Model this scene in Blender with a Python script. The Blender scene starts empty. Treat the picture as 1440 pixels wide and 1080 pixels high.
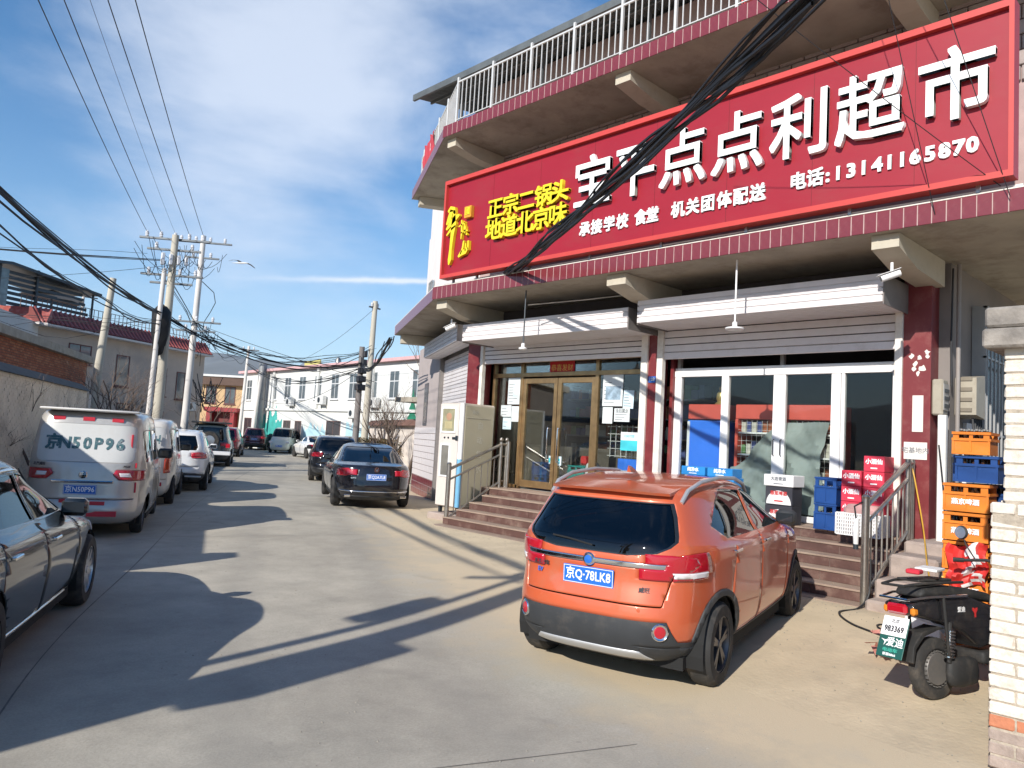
import bpy, bmesh, math, random
from mathutils import Vector, Matrix
R = math.radians
sc = bpy.context.scene
col = sc.collection
rnd = random.Random(7)

# ---------------------------------------------------------------- camera
CAM = Vector((0, 0, 1.85))
yaw, pitch, roll = -0.765757, 0.0739921, 0.05663
cd = bpy.data.cameras.new('camera'); cam = bpy.data.objects.new('camera', cd); col.objects.link(cam)
fw = Vector((-math.sin(yaw)*math.cos(pitch), math.cos(yaw)*math.cos(pitch), math.sin(pitch)))
rt = Vector((math.cos(yaw), math.sin(yaw), 0)); up = rt.cross(fw)
r2 = rt*math.cos(roll)+up*math.sin(roll); u2 = up*math.cos(roll)-rt*math.sin(roll)
M3 = Matrix((r2, u2, -fw)).transposed()
cam.matrix_world = Matrix.Translation(CAM) @ M3.to_4x4()
cd.sensor_width = 36; cd.lens = 1066.05/1440*36; cd.clip_end = 9000; cd.clip_start = .05
sc.camera = cam

# ---------------------------------------------------------------- light
SUNAZ = R(13.7); SUNEL = R(29.5)
sdir = Vector((math.cos(SUNAZ)*math.cos(SUNEL), math.sin(SUNAZ)*math.cos(SUNEL), -math.sin(SUNEL)))
ld = bpy.data.lights.new('sun', 'SUN'); ld.energy = 4.3; ld.angle = R(.55); ld.color = (1, .955, .88)
sun = bpy.data.objects.new('sun', ld); col.objects.link(sun)
sun.rotation_euler = sdir.to_track_quat('-Z', 'Y').to_euler(); sun.location = (-20, -6, 20)

w = bpy.data.worlds.new('World'); sc.world = w; w.use_nodes = True
nt = w.node_tree; nt.nodes.clear()
def N(t, **k):
    n = nt.nodes.new(t)
    for a, b in k.items():
        if a[0] == 'i' and a[1:].isdigit(): n.inputs[int(a[1:])].default_value = b
        else: setattr(n, a, b)
    return n
def L(a, b): nt.links.new(a, b)
def mth(op, a, b=None, c=None):
    n = N('ShaderNodeMath', operation=op)
    for i, v in enumerate((a, b, c)):
        if v is None: continue
        if isinstance(v, (int, float)): n.inputs[i].default_value = v
        else: L(v, n.inputs[i])
    return n.outputs[0]
sky = N('ShaderNodeTexSky'); sky.sky_type = 'NISHITA'; sky.sun_disc = False
sky.sun_elevation = SUNEL; sky.sun_rotation = R(256.3); sky.air_density = 1.0; sky.dust_density = .25; sky.ozone_density = 2.5
tc = N('ShaderNodeTexCoord')
def dotv(v):
    n = N('ShaderNodeVectorMath', operation='DOT_PRODUCT'); L(tc.outputs['Generated'], n.inputs[0]); n.inputs[1].default_value = v
    return n.outputs['Value']
# cloud veil: noise on a flattened dome, wisps stretched along one direction
mp = N('ShaderNodeMapping'); mp.inputs['Scale'].default_value = (1.0, 1.35, 2.4); mp.inputs['Rotation'].default_value = (0, 0, R(35)); mp.inputs['Location'].default_value = (.35, .1, .2)
L(tc.outputs['Generated'], mp.inputs[0])
n1 = N('ShaderNodeTexNoise'); n1.inputs['Scale'].default_value = 2.3; n1.inputs['Detail'].default_value = 9; n1.inputs['Roughness'].default_value = .56; n1.inputs['Distortion'].default_value = .35
L(mp.outputs[0], n1.inputs[0])
n2 = N('ShaderNodeTexNoise'); n2.inputs['Scale'].default_value = 6; n2.inputs['Detail'].default_value = 8; n2.inputs['Roughness'].default_value = .6
L(mp.outputs[0], n2.inputs[0])
def blob(px, py, sharp):
    d = (fw + r2*((px-720)/1066) - u2*((py-540)/1066)).normalized()
    v = dotv(d)
    return mth('POWER', mth('MAXIMUM', v, 0.0), sharp)
b = mth('ADD', blob(420, 20, 40), mth('MULTIPLY', blob(470, 150, 90), .75))
b = mth('ADD', b, mth('MULTIPLY', blob(250, 130, 50), .75)); b = mth('ADD', b, mth('MULTIPLY', blob(600, 110, 60), .35))
b = mth('SUBTRACT', b, mth('MULTIPLY', blob(480, 300, 160), .5))
b = mth('SUBTRACT', b, mth('MULTIPLY', blob(0, 60, 60), .55))
s = mth('ADD', mth('MULTIPLY', n1.outputs[0], 1.3), mth('MULTIPLY', n2.outputs[0], .36))
s = mth('ADD', s, mth('MULTIPLY', b, .38))
cr = N('ShaderNodeMapRange', interpolation_type='SMOOTHSTEP'); cr.inputs[1].default_value = .86; cr.inputs[2].default_value = 1.50
L(s, cr.inputs[0])
cmask = mth('MULTIPLY', cr.outputs[0], .72)
# a long thin trail high in the sky
dA = (fw + r2*((335-720)/1066) - u2*((391-540)/1066)).normalized(); dB = (fw + r2*((640-720)/1066) - u2*((396-540)/1066)).normalized()
nrm_ = dA.cross(dB).normalized(); mid = (dA*.25+dB*.75).normalized()
off = dotv(nrm_); n3 = N('ShaderNodeTexNoise'); n3.inputs['Scale'].default_value = 40; n3.inputs['Detail'].default_value = 5; L(tc.outputs['Generated'], n3.inputs[0])
off = mth('ADD', off, mth('MULTIPLY', mth('SUBTRACT', n3.outputs[0], .5), .006))
tr = mth('POWER', 2.718, mth('MULTIPLY', mth('MULTIPLY', off, off), -90000.0))
al = mth('POWER', mth('MAXIMUM', dotv(mid), 0.0), 110)
tr = mth('MULTIPLY', mth('MULTIPLY', tr, al), .95)
cm = mth('MINIMUM', mth('ADD', cmask, tr), .9)
mix = N('ShaderNodeMixRGB'); L(cm, mix.inputs[0])
hs = N('ShaderNodeHueSaturation'); hs.inputs['Saturation'].default_value = 1.3; hs.inputs['Value'].default_value = .80
L(sky.outputs[0], hs.inputs['Color'])
sz = N('ShaderNodeSeparateXYZ'); L(tc.outputs['Generated'], sz.inputs[0])
hf = mth('MULTIPLY', mth('POWER', 2.718, mth('MULTIPLY', mth('MAXIMUM', sz.outputs['Z'], 0.0), -7.5)), .85)
hm_ = N('ShaderNodeMixRGB'); L(hf, hm_.inputs[0]); L(hs.outputs[0], hm_.inputs[1]); hm_.inputs[2].default_value = (2.9, 3.9, 5.3, 1)
L(hm_.outputs[0], mix.inputs[1]); mix.inputs[2].default_value = (4.6, 5.0, 5.7, 1)
bg = N('ShaderNodeBackground'); bg.inputs[1].default_value = .14; L(mix.outputs[0], bg.inputs[0])
out = N('ShaderNodeOutputWorld'); L(bg.outputs[0], out.inputs[0])
sc.view_settings.view_transform = 'Standard'; sc.view_settings.look = 'None'; sc.view_settings.exposure = .48; sc.view_settings.gamma = 1

# ---------------------------------------------------------------- materials
MATS = {}
def mat(name, c, rough=.6, metal=0., var=.12, vs=3., bump=0., bs=30., coat=0., trans=0., spec=.5, dirt=None, da=0., ds=2., emit=None, alpha=1., stretch=None, ior=None):
    """procedural material: base colour broken up by two noises, optional dirt colour, optional bump"""
    if name in MATS: return MATS[name]
    m = bpy.data.materials.new(name); m.use_nodes = True; t = m.node_tree; p = t.nodes['Principled BSDF']
    c = tuple(c)+(1,) if len(c) == 3 else c
    def nn(ty): return t.nodes.new(ty)
    tcn = nn('ShaderNodeTexCoord'); src = tcn.outputs['Object']
    if stretch:
        mpn = nn('ShaderNodeMapping'); mpn.inputs['Scale'].default_value = stretch; t.links.new(src, mpn.inputs[0]); src = mpn.outputs[0]
    last = None
    if var > 0:
        no = nn('ShaderNodeTexNoise'); no.inputs['Scale'].default_value = vs; no.inputs['Detail'].default_value = 7; no.inputs['Roughness'].default_value = .62
        t.links.new(src, no.inputs[0])
        ramp = nn('ShaderNodeValToRGB'); ramp.color_ramp.elements[0].position = .3; ramp.color_ramp.elements[1].position = .72
        ramp.color_ramp.elements[0].color = tuple(max(0, x*(1-var)) for x in c[:3])+(1,); ramp.color_ramp.elements[1].color = tuple(min(1, x*(1+var)) for x in c[:3])+(1,)
        t.links.new(no.outputs[0], ramp.inputs[0]); last = ramp.outputs[0]
    if dirt:
        n2 = nn('ShaderNodeTexNoise'); n2.inputs['Scale'].default_value = ds; n2.inputs['Detail'].default_value = 9; n2.inputs['Roughness'].default_value = .7
        t.links.new(src, n2.inputs[0]); mr = nn('ShaderNodeMapRange'); mr.inputs[1].default_value = .5; mr.inputs[2].default_value = .72; mr.inputs[4].default_value = da
        t.links.new(n2.outputs[0], mr.inputs[0]); mx = nn('ShaderNodeMixRGB'); t.links.new(mr.outputs[0], mx.inputs[0])
        if last: t.links.new(last, mx.inputs[1])
        else: mx.inputs[1].default_value = c
        mx.inputs[2].default_value = tuple(dirt)+(1,); last = mx.outputs[0]
    if last: t.links.new(last, p.inputs['Base Color'])
    else: p.inputs['Base Color'].default_value = c
    p.inputs['Roughness'].default_value = rough; p.inputs['Metallic'].default_value = metal
    p.inputs['Coat Weight'].default_value = coat; p.inputs['Coat Roughness'].default_value = .06
    p.inputs['Transmission Weight'].default_value = trans; p.inputs['Specular IOR Level'].default_value = spec
    if ior: p.inputs['IOR'].default_value = ior
    if emit: p.inputs['Emission Color'].default_value = tuple(emit[:3])+(1,); p.inputs['Emission Strength'].default_value = emit[3]
    if alpha < 1: p.inputs['Alpha'].default_value = alpha
    if bump:
        n4 = nn('ShaderNodeTexNoise'); n4.inputs['Scale'].default_value = bs; n4.inputs['Detail'].default_value = 6; t.links.new(src, n4.inputs[0])
        bn = nn('ShaderNodeBump'); bn.inputs['Strength'].default_value = bump; bn.inputs['Distance'].default_value = .02
        t.links.new(n4.outputs[0], bn.inputs['Height']); t.links.new(bn.outputs[0], p.inputs['Normal'])
    MATS[name] = m
    return m
def glassmat(name, tint=(.5, .55, .55), k=.75, refl=1.0):
    """thin architectural / car glass: clear transmission tinted, mirror reflection by fresnel"""
    if name in MATS: return MATS[name]
    m = bpy.data.materials.new(name); m.use_nodes = True; t = m.node_tree; t.nodes.clear()
    o = t.nodes.new('ShaderNodeOutputMaterial'); tr_ = t.nodes.new('ShaderNodeBsdfTransparent'); gl = t.nodes.new('ShaderNodeBsdfGlossy')
    fr = t.nodes.new('ShaderNodeFresnel'); fr.inputs[0].default_value = 1.5; mx = t.nodes.new('ShaderNodeMixShader')
    mu = t.nodes.new('ShaderNodeMath'); mu.operation = 'MULTIPLY'; mu.inputs[1].default_value = refl*1.6; mu.use_clamp = True
    no = t.nodes.new('ShaderNodeTexNoise'); no.inputs['Scale'].default_value = 1.3; bn = t.nodes.new('ShaderNodeBump'); bn.inputs['Strength'].default_value = .05
    t.links.new(no.outputs[0], bn.inputs['Height']); t.links.new(bn.outputs[0], gl.inputs['Normal'])
    tr_.inputs[0].default_value = tuple(x*k for x in tint)+(1,); gl.inputs[0].default_value = (1, 1, 1, 1); gl.inputs['Roughness'].default_value = .02
    t.links.new(fr.outputs[0], mu.inputs[0]); t.links.new(mu.outputs[0], mx.inputs[0]); t.links.new(tr_.outputs[0], mx.inputs[1]); t.links.new(gl.outputs[0], mx.inputs[2]); t.links.new(mx.outputs[0], o.inputs[0])
    MATS[name] = m
    return m
# ---------------------------------------------------------------- object helpers
ORG = {}
def tag(o, label=None, cat=None, group=None, kind=None):
    if label: o['label'] = label
    if cat: o['category'] = cat
    if group: o['group'] = group
    if kind: o['kind'] = kind
    return o
def thing(name, label, cat, loc=(0, 0, 0), group=None, rz=0.):
    o = bpy.data.objects.new(name, None); col.objects.link(o); o.location = loc; o.rotation_euler = (0, 0, rz); o.empty_display_size = .2
    ORG[o.name] = Vector(loc); tag(o, label, cat, group); return o
class MB:
    """collects polygons and links them as one mesh object"""
    def __init__(s): s.v = []; s.f = []; s.m = []
    def add(s, vs, fs, mi=0):
        n = len(s.v); s.v += [tuple(x) for x in vs]
        for f in fs: s.f.append(tuple(n+i for i in f)); s.m.append(mi)
        return s
    def box(s, x0, x1, y0, y1, z0, z1, mi=0, T=None):
        vs = [Vector((x, y, z)) for z in (z0, z1) for y in (y0, y1) for x in (x0, x1)]
        if T is not None: vs = [T @ v for v in vs]
        return s.add(vs, [(0, 2, 3, 1), (4, 5, 7, 6), (0, 1, 5, 4), (2, 6, 7, 3), (0, 4, 6, 2), (1, 3, 7, 5)], mi)
    def bevbox(s, x0, x1, y0, y1, z0, z1, b=.01, mi=0, T=None):
        vs = []; idx = {}
        for i, z in enumerate((z0, z1)):
            for j, y in enumerate((y0, y1)):
                for k, x in enumerate((x0, x1)):
                    for ax in range(3):
                        p = [x, y, z]; sg = [1 if k == 0 else -1, 1 if j == 0 else -1, 1 if i == 0 else -1]
                        for a in range(3):
                            if a != ax: p[a] += sg[a]*b
                        # vertex lies on face normal to axis ax
                        idx[(i, j, k, ax)] = len(vs); vs.append(Vector(p))
        fs = []
        def q(*a): fs.append(tuple(idx[t] for t in a))
        for i in (0, 1): q((i, 0, 0, 2), (i, 0, 1, 2), (i, 1, 1, 2), (i, 1, 0, 2))
        for j in (0, 1): q((0, j, 0, 1), (0, j, 1, 1), (1, j, 1, 1), (1, j, 0, 1))
        for k in (0, 1): q((0, 0, k, 0), (0, 1, k, 0), (1, 1, k, 0), (1, 0, k, 0))
        for i in (0, 1):
            for j in (0, 1): q((i, j, 0, 1), (i, j, 1, 1), (i, j, 1, 2), (i, j, 0, 2))
        for i in (0, 1):
            for k in (0, 1): q((i, 0, k, 0), (i, 1, k, 0), (i, 1, k, 2), (i, 0, k, 2))
        for j in (0, 1):
            for k in (0, 1): q((0, j, k, 0), (1, j, k, 0), (1, j, k, 1), (0, j, k, 1))
        for i in (0, 1):
            for j in (0, 1):
                for k in (0, 1): q((i, j, k, 0), (i, j, k, 1), (i, j, k, 2))
        if T is not None: vs = [T @ v for v in vs]
        return s.add(vs, fs, mi)
    def tube(s, pts, r, n=8, mi=0, cap=True, r2=None):
        pts = [Vector(p) for p in pts]; k = len(pts); rings = []
        a = None
        for i, p in enumerate(pts):
            t = (pts[min(i+1, k-1)]-pts[max(i-1, 0)]).normalized()
            if a is None:
                a = t.orthogonal().normalized()
            a = (a-t*a.dot(t)).normalized(); b = t.cross(a)
            rr = r if r2 is None else r+(r2-r)*i/max(1, k-1)
            if isinstance(r, (list, tuple)): rr = r[i]
            rings.append([p+a*math.cos(2*math.pi*j/n)*rr+b*math.sin(2*math.pi*j/n)*rr for j in range(n)])
        vs = [v for ring in rings for v in ring]; fs = []
        for i in range(k-1):
            for j in range(n): fs.append((i*n+j, i*n+(j+1) % n, (i+1)*n+(j+1) % n, (i+1)*n+j))
        if cap and n > 2: fs.append(tuple(range(n))[::-1]); fs.append(tuple(range((k-1)*n, k*n)))
        return s.add(vs, fs, mi)
    def lathe(s, prof, c, ax='z', n=24, mi=0, T=None):
        """prof: (radius, height) pairs round axis through c"""
        vs = []; k = len(prof)
        for (r, h) in prof:
            for j in range(n):
                a = 2*math.pi*j/n; p, q = r*math.cos(a), r*math.sin(a)
                v = {'z': (p, q, h), 'x': (h, p, q), 'y': (p, h, q)}[ax]; vs.append(Vector(v)+Vector(c))
        fs = []
        for i in range(k-1):
            for j in range(n): fs.append((i*n+j, i*n+(j+1) % n, (i+1)*n+(j+1) % n, (i+1)*n+j))
        if prof[0][0] > 1e-4: fs.append(tuple(range(n))[::-1])
        if prof[-1][0] > 1e-4: fs.append(tuple(range((k-1)*n, k*n)))
        if T is not None: vs = [T @ v for v in vs]
        return s.add(vs, fs, mi)
    def prism(s, poly, d0, d1, fn, mi=0):
        """poly: 2D points; fn(u, v, d) -> 3D point"""
        n = len(poly); vs = [fn(u, v, d0) for u, v in poly]+[fn(u, v, d1) for u, v in poly]
        fs = [tuple(range(n)), tuple(range(2*n-1, n-1, -1))]+[(i, (i+1) % n, n+(i+1) % n, n+i) for i in range(n)]
        return s.add(vs, fs, mi)
    def build(s, name, mats, parent=None, smooth=False, world=True, label=None, fix=True):
        me = bpy.data.meshes.new(name)
        off = ORG.get(parent.name, Vector((0, 0, 0))) if (parent is not None and world) else Vector((0, 0, 0))
        me.from_pydata([(x-off[0], y-off[1], z-off[2]) for x, y, z in s.v], [], s.f)
        if not isinstance(mats, (list, tuple)): mats = [mats]
        for m in mats: me.materials.append(m)
        me.polygons.foreach_set('material_index', s.m)
        if fix:
            bm = bmesh.new(); bm.from_mesh(me); bmesh.ops.recalc_face_normals(bm, faces=bm.faces); bm.to_mesh(me); bm.free()
        if smooth: me.polygons.foreach_set('use_smooth', [True]*len(me.polygons)); me.update()
        if smooth: me.set_sharp_from_angle(angle=R(38))
        o = bpy.data.objects.new(name, me); col.objects.link(o)
        if parent is not None: o.parent = parent; ORG[o.name] = ORG.get(parent.name, Vector((0, 0, 0))) if world else Vector((0, 0, 0))
        if label: o['label'] = label
        return o
def copy_tree(o, parent=None):
    c = o.copy(); col.objects.link(c)
    if parent is not None: c.parent = parent
    for ch in list(o.children): copy_tree(ch, c)
    return c
def inst(me_obj, name, loc, parent, rot=None, scale=None):
    """another piece that shares me_obj's mesh data"""
    c = bpy.data.objects.new(name, me_obj.data); col.objects.link(c); c.parent = parent; c.location = loc
    if rot: c.rotation_euler = rot
    if scale: c.scale = scale
    return c
FONTM = {}
def text(name, st, size, m, parent, T, extrude=.002, bold=0., sx=1., world=True, spacing=1.):
    """lettering as a mesh; T maps text plane (x right, y up, z out) into the world"""
    cu = bpy.data.curves.new('txt', 'FONT'); cu.body = st; cu.size = size; cu.extrude = extrude; cu.align_x = 'CENTER'; cu.align_y = 'CENTER'; cu.resolution_u = 2; cu.space_character = spacing
    o = bpy.data.objects.new('txt', cu); col.objects.link(o)
    dg = bpy.context.evaluated_depsgraph_get(); me = bpy.data.meshes.new_from_object(o.evaluated_get(dg)); bpy.data.objects.remove(o)
    if bold > 0:                                  # thicken the strokes: the outline repeated round a small circle
        bm = bmesh.new(); nb_ = 8 if bold > .006 else 4
        for k in range(nb_+1):
            a = 2*math.pi*k/nb_; q = me.copy(); r_ = 0 if k == nb_ else bold
            ca_ = math.cos(a+.3927*(nb_ == 4)*2); sa_ = math.sin(a+.3927*(nb_ == 4)*2); mx_ = max(abs(ca_), abs(sa_)); q.transform(Matrix.Translation((r_*ca_/mx_, r_*sa_/mx_, -extrude*.012*k-.0001*k))); bm.from_mesh(q); bpy.data.meshes.remove(q)
        bm.to_mesh(me); bm.free()
    off = ORG.get(parent.name, Vector((0, 0, 0))) if (parent is not None and world) else Vector((0, 0, 0))
    me.transform(Matrix.Translation(-off) @ T @ Matrix.Diagonal((sx, 1, 1, 1)))
    me.materials.clear(); me.materials.append(m); me.name = name
    q = bpy.data.objects.new(name, me); col.objects.link(q)
    if parent is not None: q.parent = parent
    return q
def frame(o, xd, yd):
    xd = Vector(xd).normalized(); yd = Vector(yd).normalized(); zd = xd.cross(yd)
    return Matrix.Translation(Vector(o)) @ Matrix((xd, yd, zd)).transposed().to_4x4()
def onface(y, z, x=9.12):     # a plane that faces the street (normal -X)
    return frame((x, y, z), (0, -1, 0), (0, 0, 1))
def smooth01(a): a = max(0., min(1., a)); return a*a*(3-2*a)
def gz(x, y):                 # height of the ground
    return -.09*math.exp(-((x-5)**2/6+(y-3.6)**2/10))+.14*smooth01((x-4.0)/5.5)*(1-smooth01((y-13)/9))*smooth01((y+8)/6)
# ================================================================ ground and road
m_tan = mat('dusty_concrete', (.56, .455, .31), .95, var=.13, vs=1.1, bump=.25, bs=25, dirt=(.33, .27, .20), da=.6, ds=.9)
def lerp(a, b, t): return a+(b-a)*t
def grid_z(x0, x1, y0, y1, nx, ny, fz):
    vs = [(lerp(x0, x1, i/nx), lerp(y0, y1, j/ny), 0) for j in range(ny+1) for i in range(nx+1)]
    vs = [(x, y, fz(x, y)) for x, y, _ in vs]
    fs = [(j*(nx+1)+i, j*(nx+1)+i+1, (j+1)*(nx+1)+i+1, (j+1)*(nx+1)+i) for j in range(ny) for i in range(nx)]
    return vs, fs
def edges_to(c): # non uniform coordinates
    return c
gb = MB()
xs = [-3000, -800, -200, -60, -20, -8, -2]+[i*.5 for i in range(0, 29)]+[18, 24, 34, 60, 200, 800, 3000]
ys = [-3000, -800, -200, -40, -10]+[i*.75 for i in range(-10, 34)]+[30, 40, 60, 100, 300, 1000, 4000]
vs = [(x, y, gz(x, y)) for y in ys for x in xs]; nx = len(xs)
gb.add(vs, [(j*nx+i, j*nx+i+1, (j+1)*nx+i+1, (j+1)*nx+i) for j in range(len(ys)-1) for i in range(nx-1)])
g = gb.build('ground', m_tan, smooth=True, fix=False); tag(g, kind='structure')

# road: pale grey concrete slab strip running past the shop and bending right
CL = [(-9, -30), (-3.5, -12), (-.2, -2), (1.9, 5), (4.4, 10.2), (7.6, 16.5), (11.8, 24), (17.5, 34), (23.4, 45), (28, 56), (31, 72), (33, 100)]
HL = [3.6, 3.6, 3.6, 3.7, 3.6, 3.8, 4.0, 4.2, 4.2, 4.2, 4.5, 4.5]
HRr = [4.6, 4.6, 3.9, 3.1, 2.6, 2.9, 4.0, 4.6, 5.0, 4.8, 4.5, 4.5]
def cr_(P, t):
    i = int(t); i = min(i, len(P)-2); f = t-i
    p = [P[max(0, min(len(P)-1, i+k))] for k in (-1, 0, 1, 2)]
    def c(a, b, c_, d): return .5*(2*b+(c_-a)*f+(2*a-5*b+4*c_-d)*f*f+(-a+3*b-3*c_+d)*f**3)
    if isinstance(P[0], tuple): return tuple(c(p[0][k], p[1][k], p[2][k], p[3][k]) for k in range(len(P[0])))
    return c(*p)
NR = 160; NC = 14; vs = []; rv = []; lnv = []
for i in range(NR+1):
    t = i/NR*(len(CL)-1); x, y = cr_(CL, t); x2, y2 = cr_(CL, min(len(CL)-1, t+.02)); x1, y1 = cr_(CL, max(0, t-.02))
    d = Vector((x2-x1, y2-y1)).normalized(); nr = Vector((d.y, -d.x)); a = -cr_(HL, t); b_ = cr_(HRr, t)+1.1
    for j in range(NC+1):
        u = a+(b_-a)*j/NC; X = x+nr.x*u; Y = y+nr.y*u; vs.append((X, Y, gz(X, Y)+.005)); lnv.append(u); rv.append(min(1, (b_-u)/2.2)*min(1, (u-a)/.8+.2))
rb = MB(); rb.add(vs, [(i*(NC+1)+j, i*(NC+1)+j+1, (i+1)*(NC+1)+j+1, (i+1)*(NC+1)+j) for i in range(NR) for j in range(NC)])
mr_ = bpy.data.materials.new('road_concrete'); mr_.use_nodes = True; t_ = mr_.node_tree; p_ = t_.nodes['Principled BSDF']
def rn(ty, **k):
    n = t_.nodes.new(ty)
    for a, b in k.items(): n.inputs[a.replace('_', ' ')].default_value = b
    return n
at = rn('ShaderNodeAttribute'); at.attribute_name = 'edge'; tcn = rn('ShaderNodeTexCoord')
na = rn('ShaderNodeTexNoise', Scale=.35, Detail=8., Roughness=.6); nb = rn('ShaderNodeTexNoise', Scale=1.6, Detail=10., Roughness=.68); nc = rn('ShaderNodeTexNoise', Scale=60., Detail=4., Roughness=.7)
for n in (na, nb, nc): t_.links.new(tcn.outputs['Object'], n.inputs[0])
r1 = rn('ShaderNodeValToRGB'); r1.color_ramp.elements[0].position = .35; r1.color_ramp.elements[1].position = .68
r1.color_ramp.elements[0].color = (.375, .342, .285, 1); r1.color_ramp.elements[1].color = (.49, .45, .375, 1); t_.links.new(na.outputs[0], r1.inputs[0])
r2_ = rn('ShaderNodeValToRGB'); r2_.color_ramp.elements[0].position = .3; r2_.color_ramp.elements[1].position = .7; r2_.color_ramp.elements[0].color = (.78, .77, .75, 1); r2_.color_ramp.elements[1].color = (1.12, 1.10, 1.06, 1)
t_.links.new(nb.outputs[0], r2_.inputs[0])
mu1 = rn('ShaderNodeMixRGB'); mu1.blend_type = 'MULTIPLY'; mu1.inputs[0].default_value = 1; t_.links.new(r1.outputs[0], mu1.inputs[1]); t_.links.new(r2_.outputs[0], mu1.inputs[2])
r3 = rn('ShaderNodeValToRGB'); r3.color_ramp.elements[0].position = .35; r3.color_ramp.elements[1].position = .65; r3.color_ramp.elements[0].color = (.88, .88, .88, 1); r3.color_ramp.elements[1].color = (1.06, 1.06, 1.06, 1); t_.links.new(nc.outputs[0], r3.inputs[0])
mu2 = rn('ShaderNodeMixRGB'); mu2.blend_type = 'MULTIPLY'; mu2.inputs[0].default_value = 1; t_.links.new(mu1.outputs[0], mu2.inputs[1]); t_.links.new(r3.outputs[0], mu2.inputs[2])
ma = rn('ShaderNodeMath'); ma.operation = 'ADD'; mbn = rn('ShaderNodeMath'); mbn.operation = 'MULTIPLY'; mbn.inputs[1].default_value = 1.1
t_.links.new(nb.outputs[0], mbn.inputs[0]); t_.links.new(mbn.outputs[0], ma.inputs[1]); t_.links.new(at.outputs['Fac'], ma.inputs[0])
mrr = rn('ShaderNodeMapRange'); mrr.inputs[1].default_value = .82; mrr.inputs[2].default_value = 1.28; t_.links.new(ma.outputs[0], mrr.inputs[0])
nd = rn('ShaderNodeTexNoise', Scale=.9, Detail=3., Roughness=.5, Distortion=.6); t_.links.new(tcn.outputs['Object'], nd.inputs[0])
rd = rn('ShaderNodeMapRange'); rd.inputs[1].default_value = .64; rd.inputs[2].default_value = .72; rd.inputs[4].default_value = .32; t_.links.new(nd.outputs[0], rd.inputs[0])
ne = rn('ShaderNodeTexVoronoi', Scale=2.2); t_.links.new(tcn.outputs['Object'], ne.inputs[0]); re_ = rn('ShaderNodeMapRange'); re_.inputs[1].default_value = .06; re_.inputs[2].default_value = .02; re_.inputs[3].default_value = 0.; re_.inputs[4].default_value = .35; t_.links.new(ne.outputs['Distance'], re_.inputs[0])
ms_ = rn('ShaderNodeMath'); ms_.operation = 'MAXIMUM'; t_.links.new(rd.outputs[0], ms_.inputs[0]); t_.links.new(re_.outputs[0], ms_.inputs[1])
mst = rn('ShaderNodeMixRGB'); mst.inputs[2].default_value = (.20, .18, .155, 1); t_.links.new(ms_.outputs[0], mst.inputs[0]); t_.links.new(mu2.outputs[0], mst.inputs[1])
# dark tyre tracks that follow the lane
sx_ = rn('ShaderNodeAttribute'); sx_.attribute_name = 'lane'; wv = rn('ShaderNodeMath'); wv.operation = 'MULTIPLY'; wv.inputs[1].default_value = 3.9; t_.links.new(sx_.outputs['Fac'], wv.inputs[0])
sn = rn('ShaderNodeMath'); sn.operation = 'SINE'; t_.links.new(wv.outputs[0], sn.inputs[0]); rs2 = rn('ShaderNodeMapRange'); rs2.inputs[1].default_value = .35; rs2.inputs[2].default_value = 1.; rs2.inputs[4].default_value = .22; t_.links.new(sn.outputs[0], rs2.inputs[0])
mtk = rn('ShaderNodeMixRGB'); mtk.inputs[2].default_value = (.22, .205, .18, 1); t_.links.new(rs2.outputs[0], mtk.inputs[0]); t_.links.new(mst.outputs[0], mtk.inputs[1])
mx = rn('ShaderNodeMixRGB'); mx.inputs[1].default_value = (.56, .455, .31, 1); t_.links.new(mrr.outputs[0], mx.inputs[0]); t_.links.new(mtk.outputs[0], mx.inputs[2])
t_.links.new(mx.outputs[0], p_.inputs['Base Color']); p_.inputs['Roughness'].default_value = .88
bn = rn('ShaderNodeBump'); bn.inputs['Strength'].default_value = .22; bn.inputs['Distance'].default_value = .01; t_.links.new(nc.outputs[0], bn.inputs['Height']); t_.links.new(bn.outputs[0], p_.inputs['Normal'])
ro = rb.build('road', mr_, smooth=True, fix=False); tag(ro, kind='structure')
al_ = ro.data.attributes.new('lane', 'FLOAT', 'POINT'); al_.data.foreach_set('value', lnv)
av = ro.data.attributes.new('edge', 'FLOAT', 'POINT'); av.data.foreach_set('value', rv)
# expansion joints and a couple of cracks in the road slab (recessed tar strips)
m_tar = mat('tar_joint', (.17, .155, .135), .9, var=.3, vs=9)
jb = MB()
def strip(pts, wd, h=.009):
    for (x0, y0), (x1, y1) in zip(pts, pts[1:]):
        d = Vector((x1-x0, y1-y0)).normalized(); n = Vector((-d.y, d.x))*wd*rnd.uniform(.6, 1.2)/2
        q = [(x0+n.x, y0+n.y), (x1+n.x, y1+n.y), (x1-n.x, y1-n.y), (x0-n.x, y0-n.y)]
        jb.add([(a, b, gz(a, b)+h) for a, b in q], [(0, 3, 2, 1)])
for k in (22, 41, 63, 84, 103, 125):
    t = k/160*(len(CL)-1); x, y = cr_(CL, t); x2, y2 = cr_(CL, t+.02); d = Vector((x2-x, y2-y)).normalized(); nr = Vector((d.y, -d.x)); a, b_ = -cr_(HL, t)+.3, cr_(HRr, t)-.4
    pts = [(x+nr.x*(a+(b_-a)*j/10)+rnd.uniform(-.01, .01), y+nr.y*(a+(b_-a)*j/10)) for j in range(11)]
    strip(pts, .009)
pts = []
for k in range(10, 120):
    t = k/160*(len(CL)-1); x, y = cr_(CL, t); x2, y2 = cr_(CL, t+.02); d = Vector((x2-x, y2-y)).normalized(); nr = Vector((d.y, -d.x)); pts.append((x-nr.x*.9, y-nr.y*.9))
strip(pts, .011)
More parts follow.
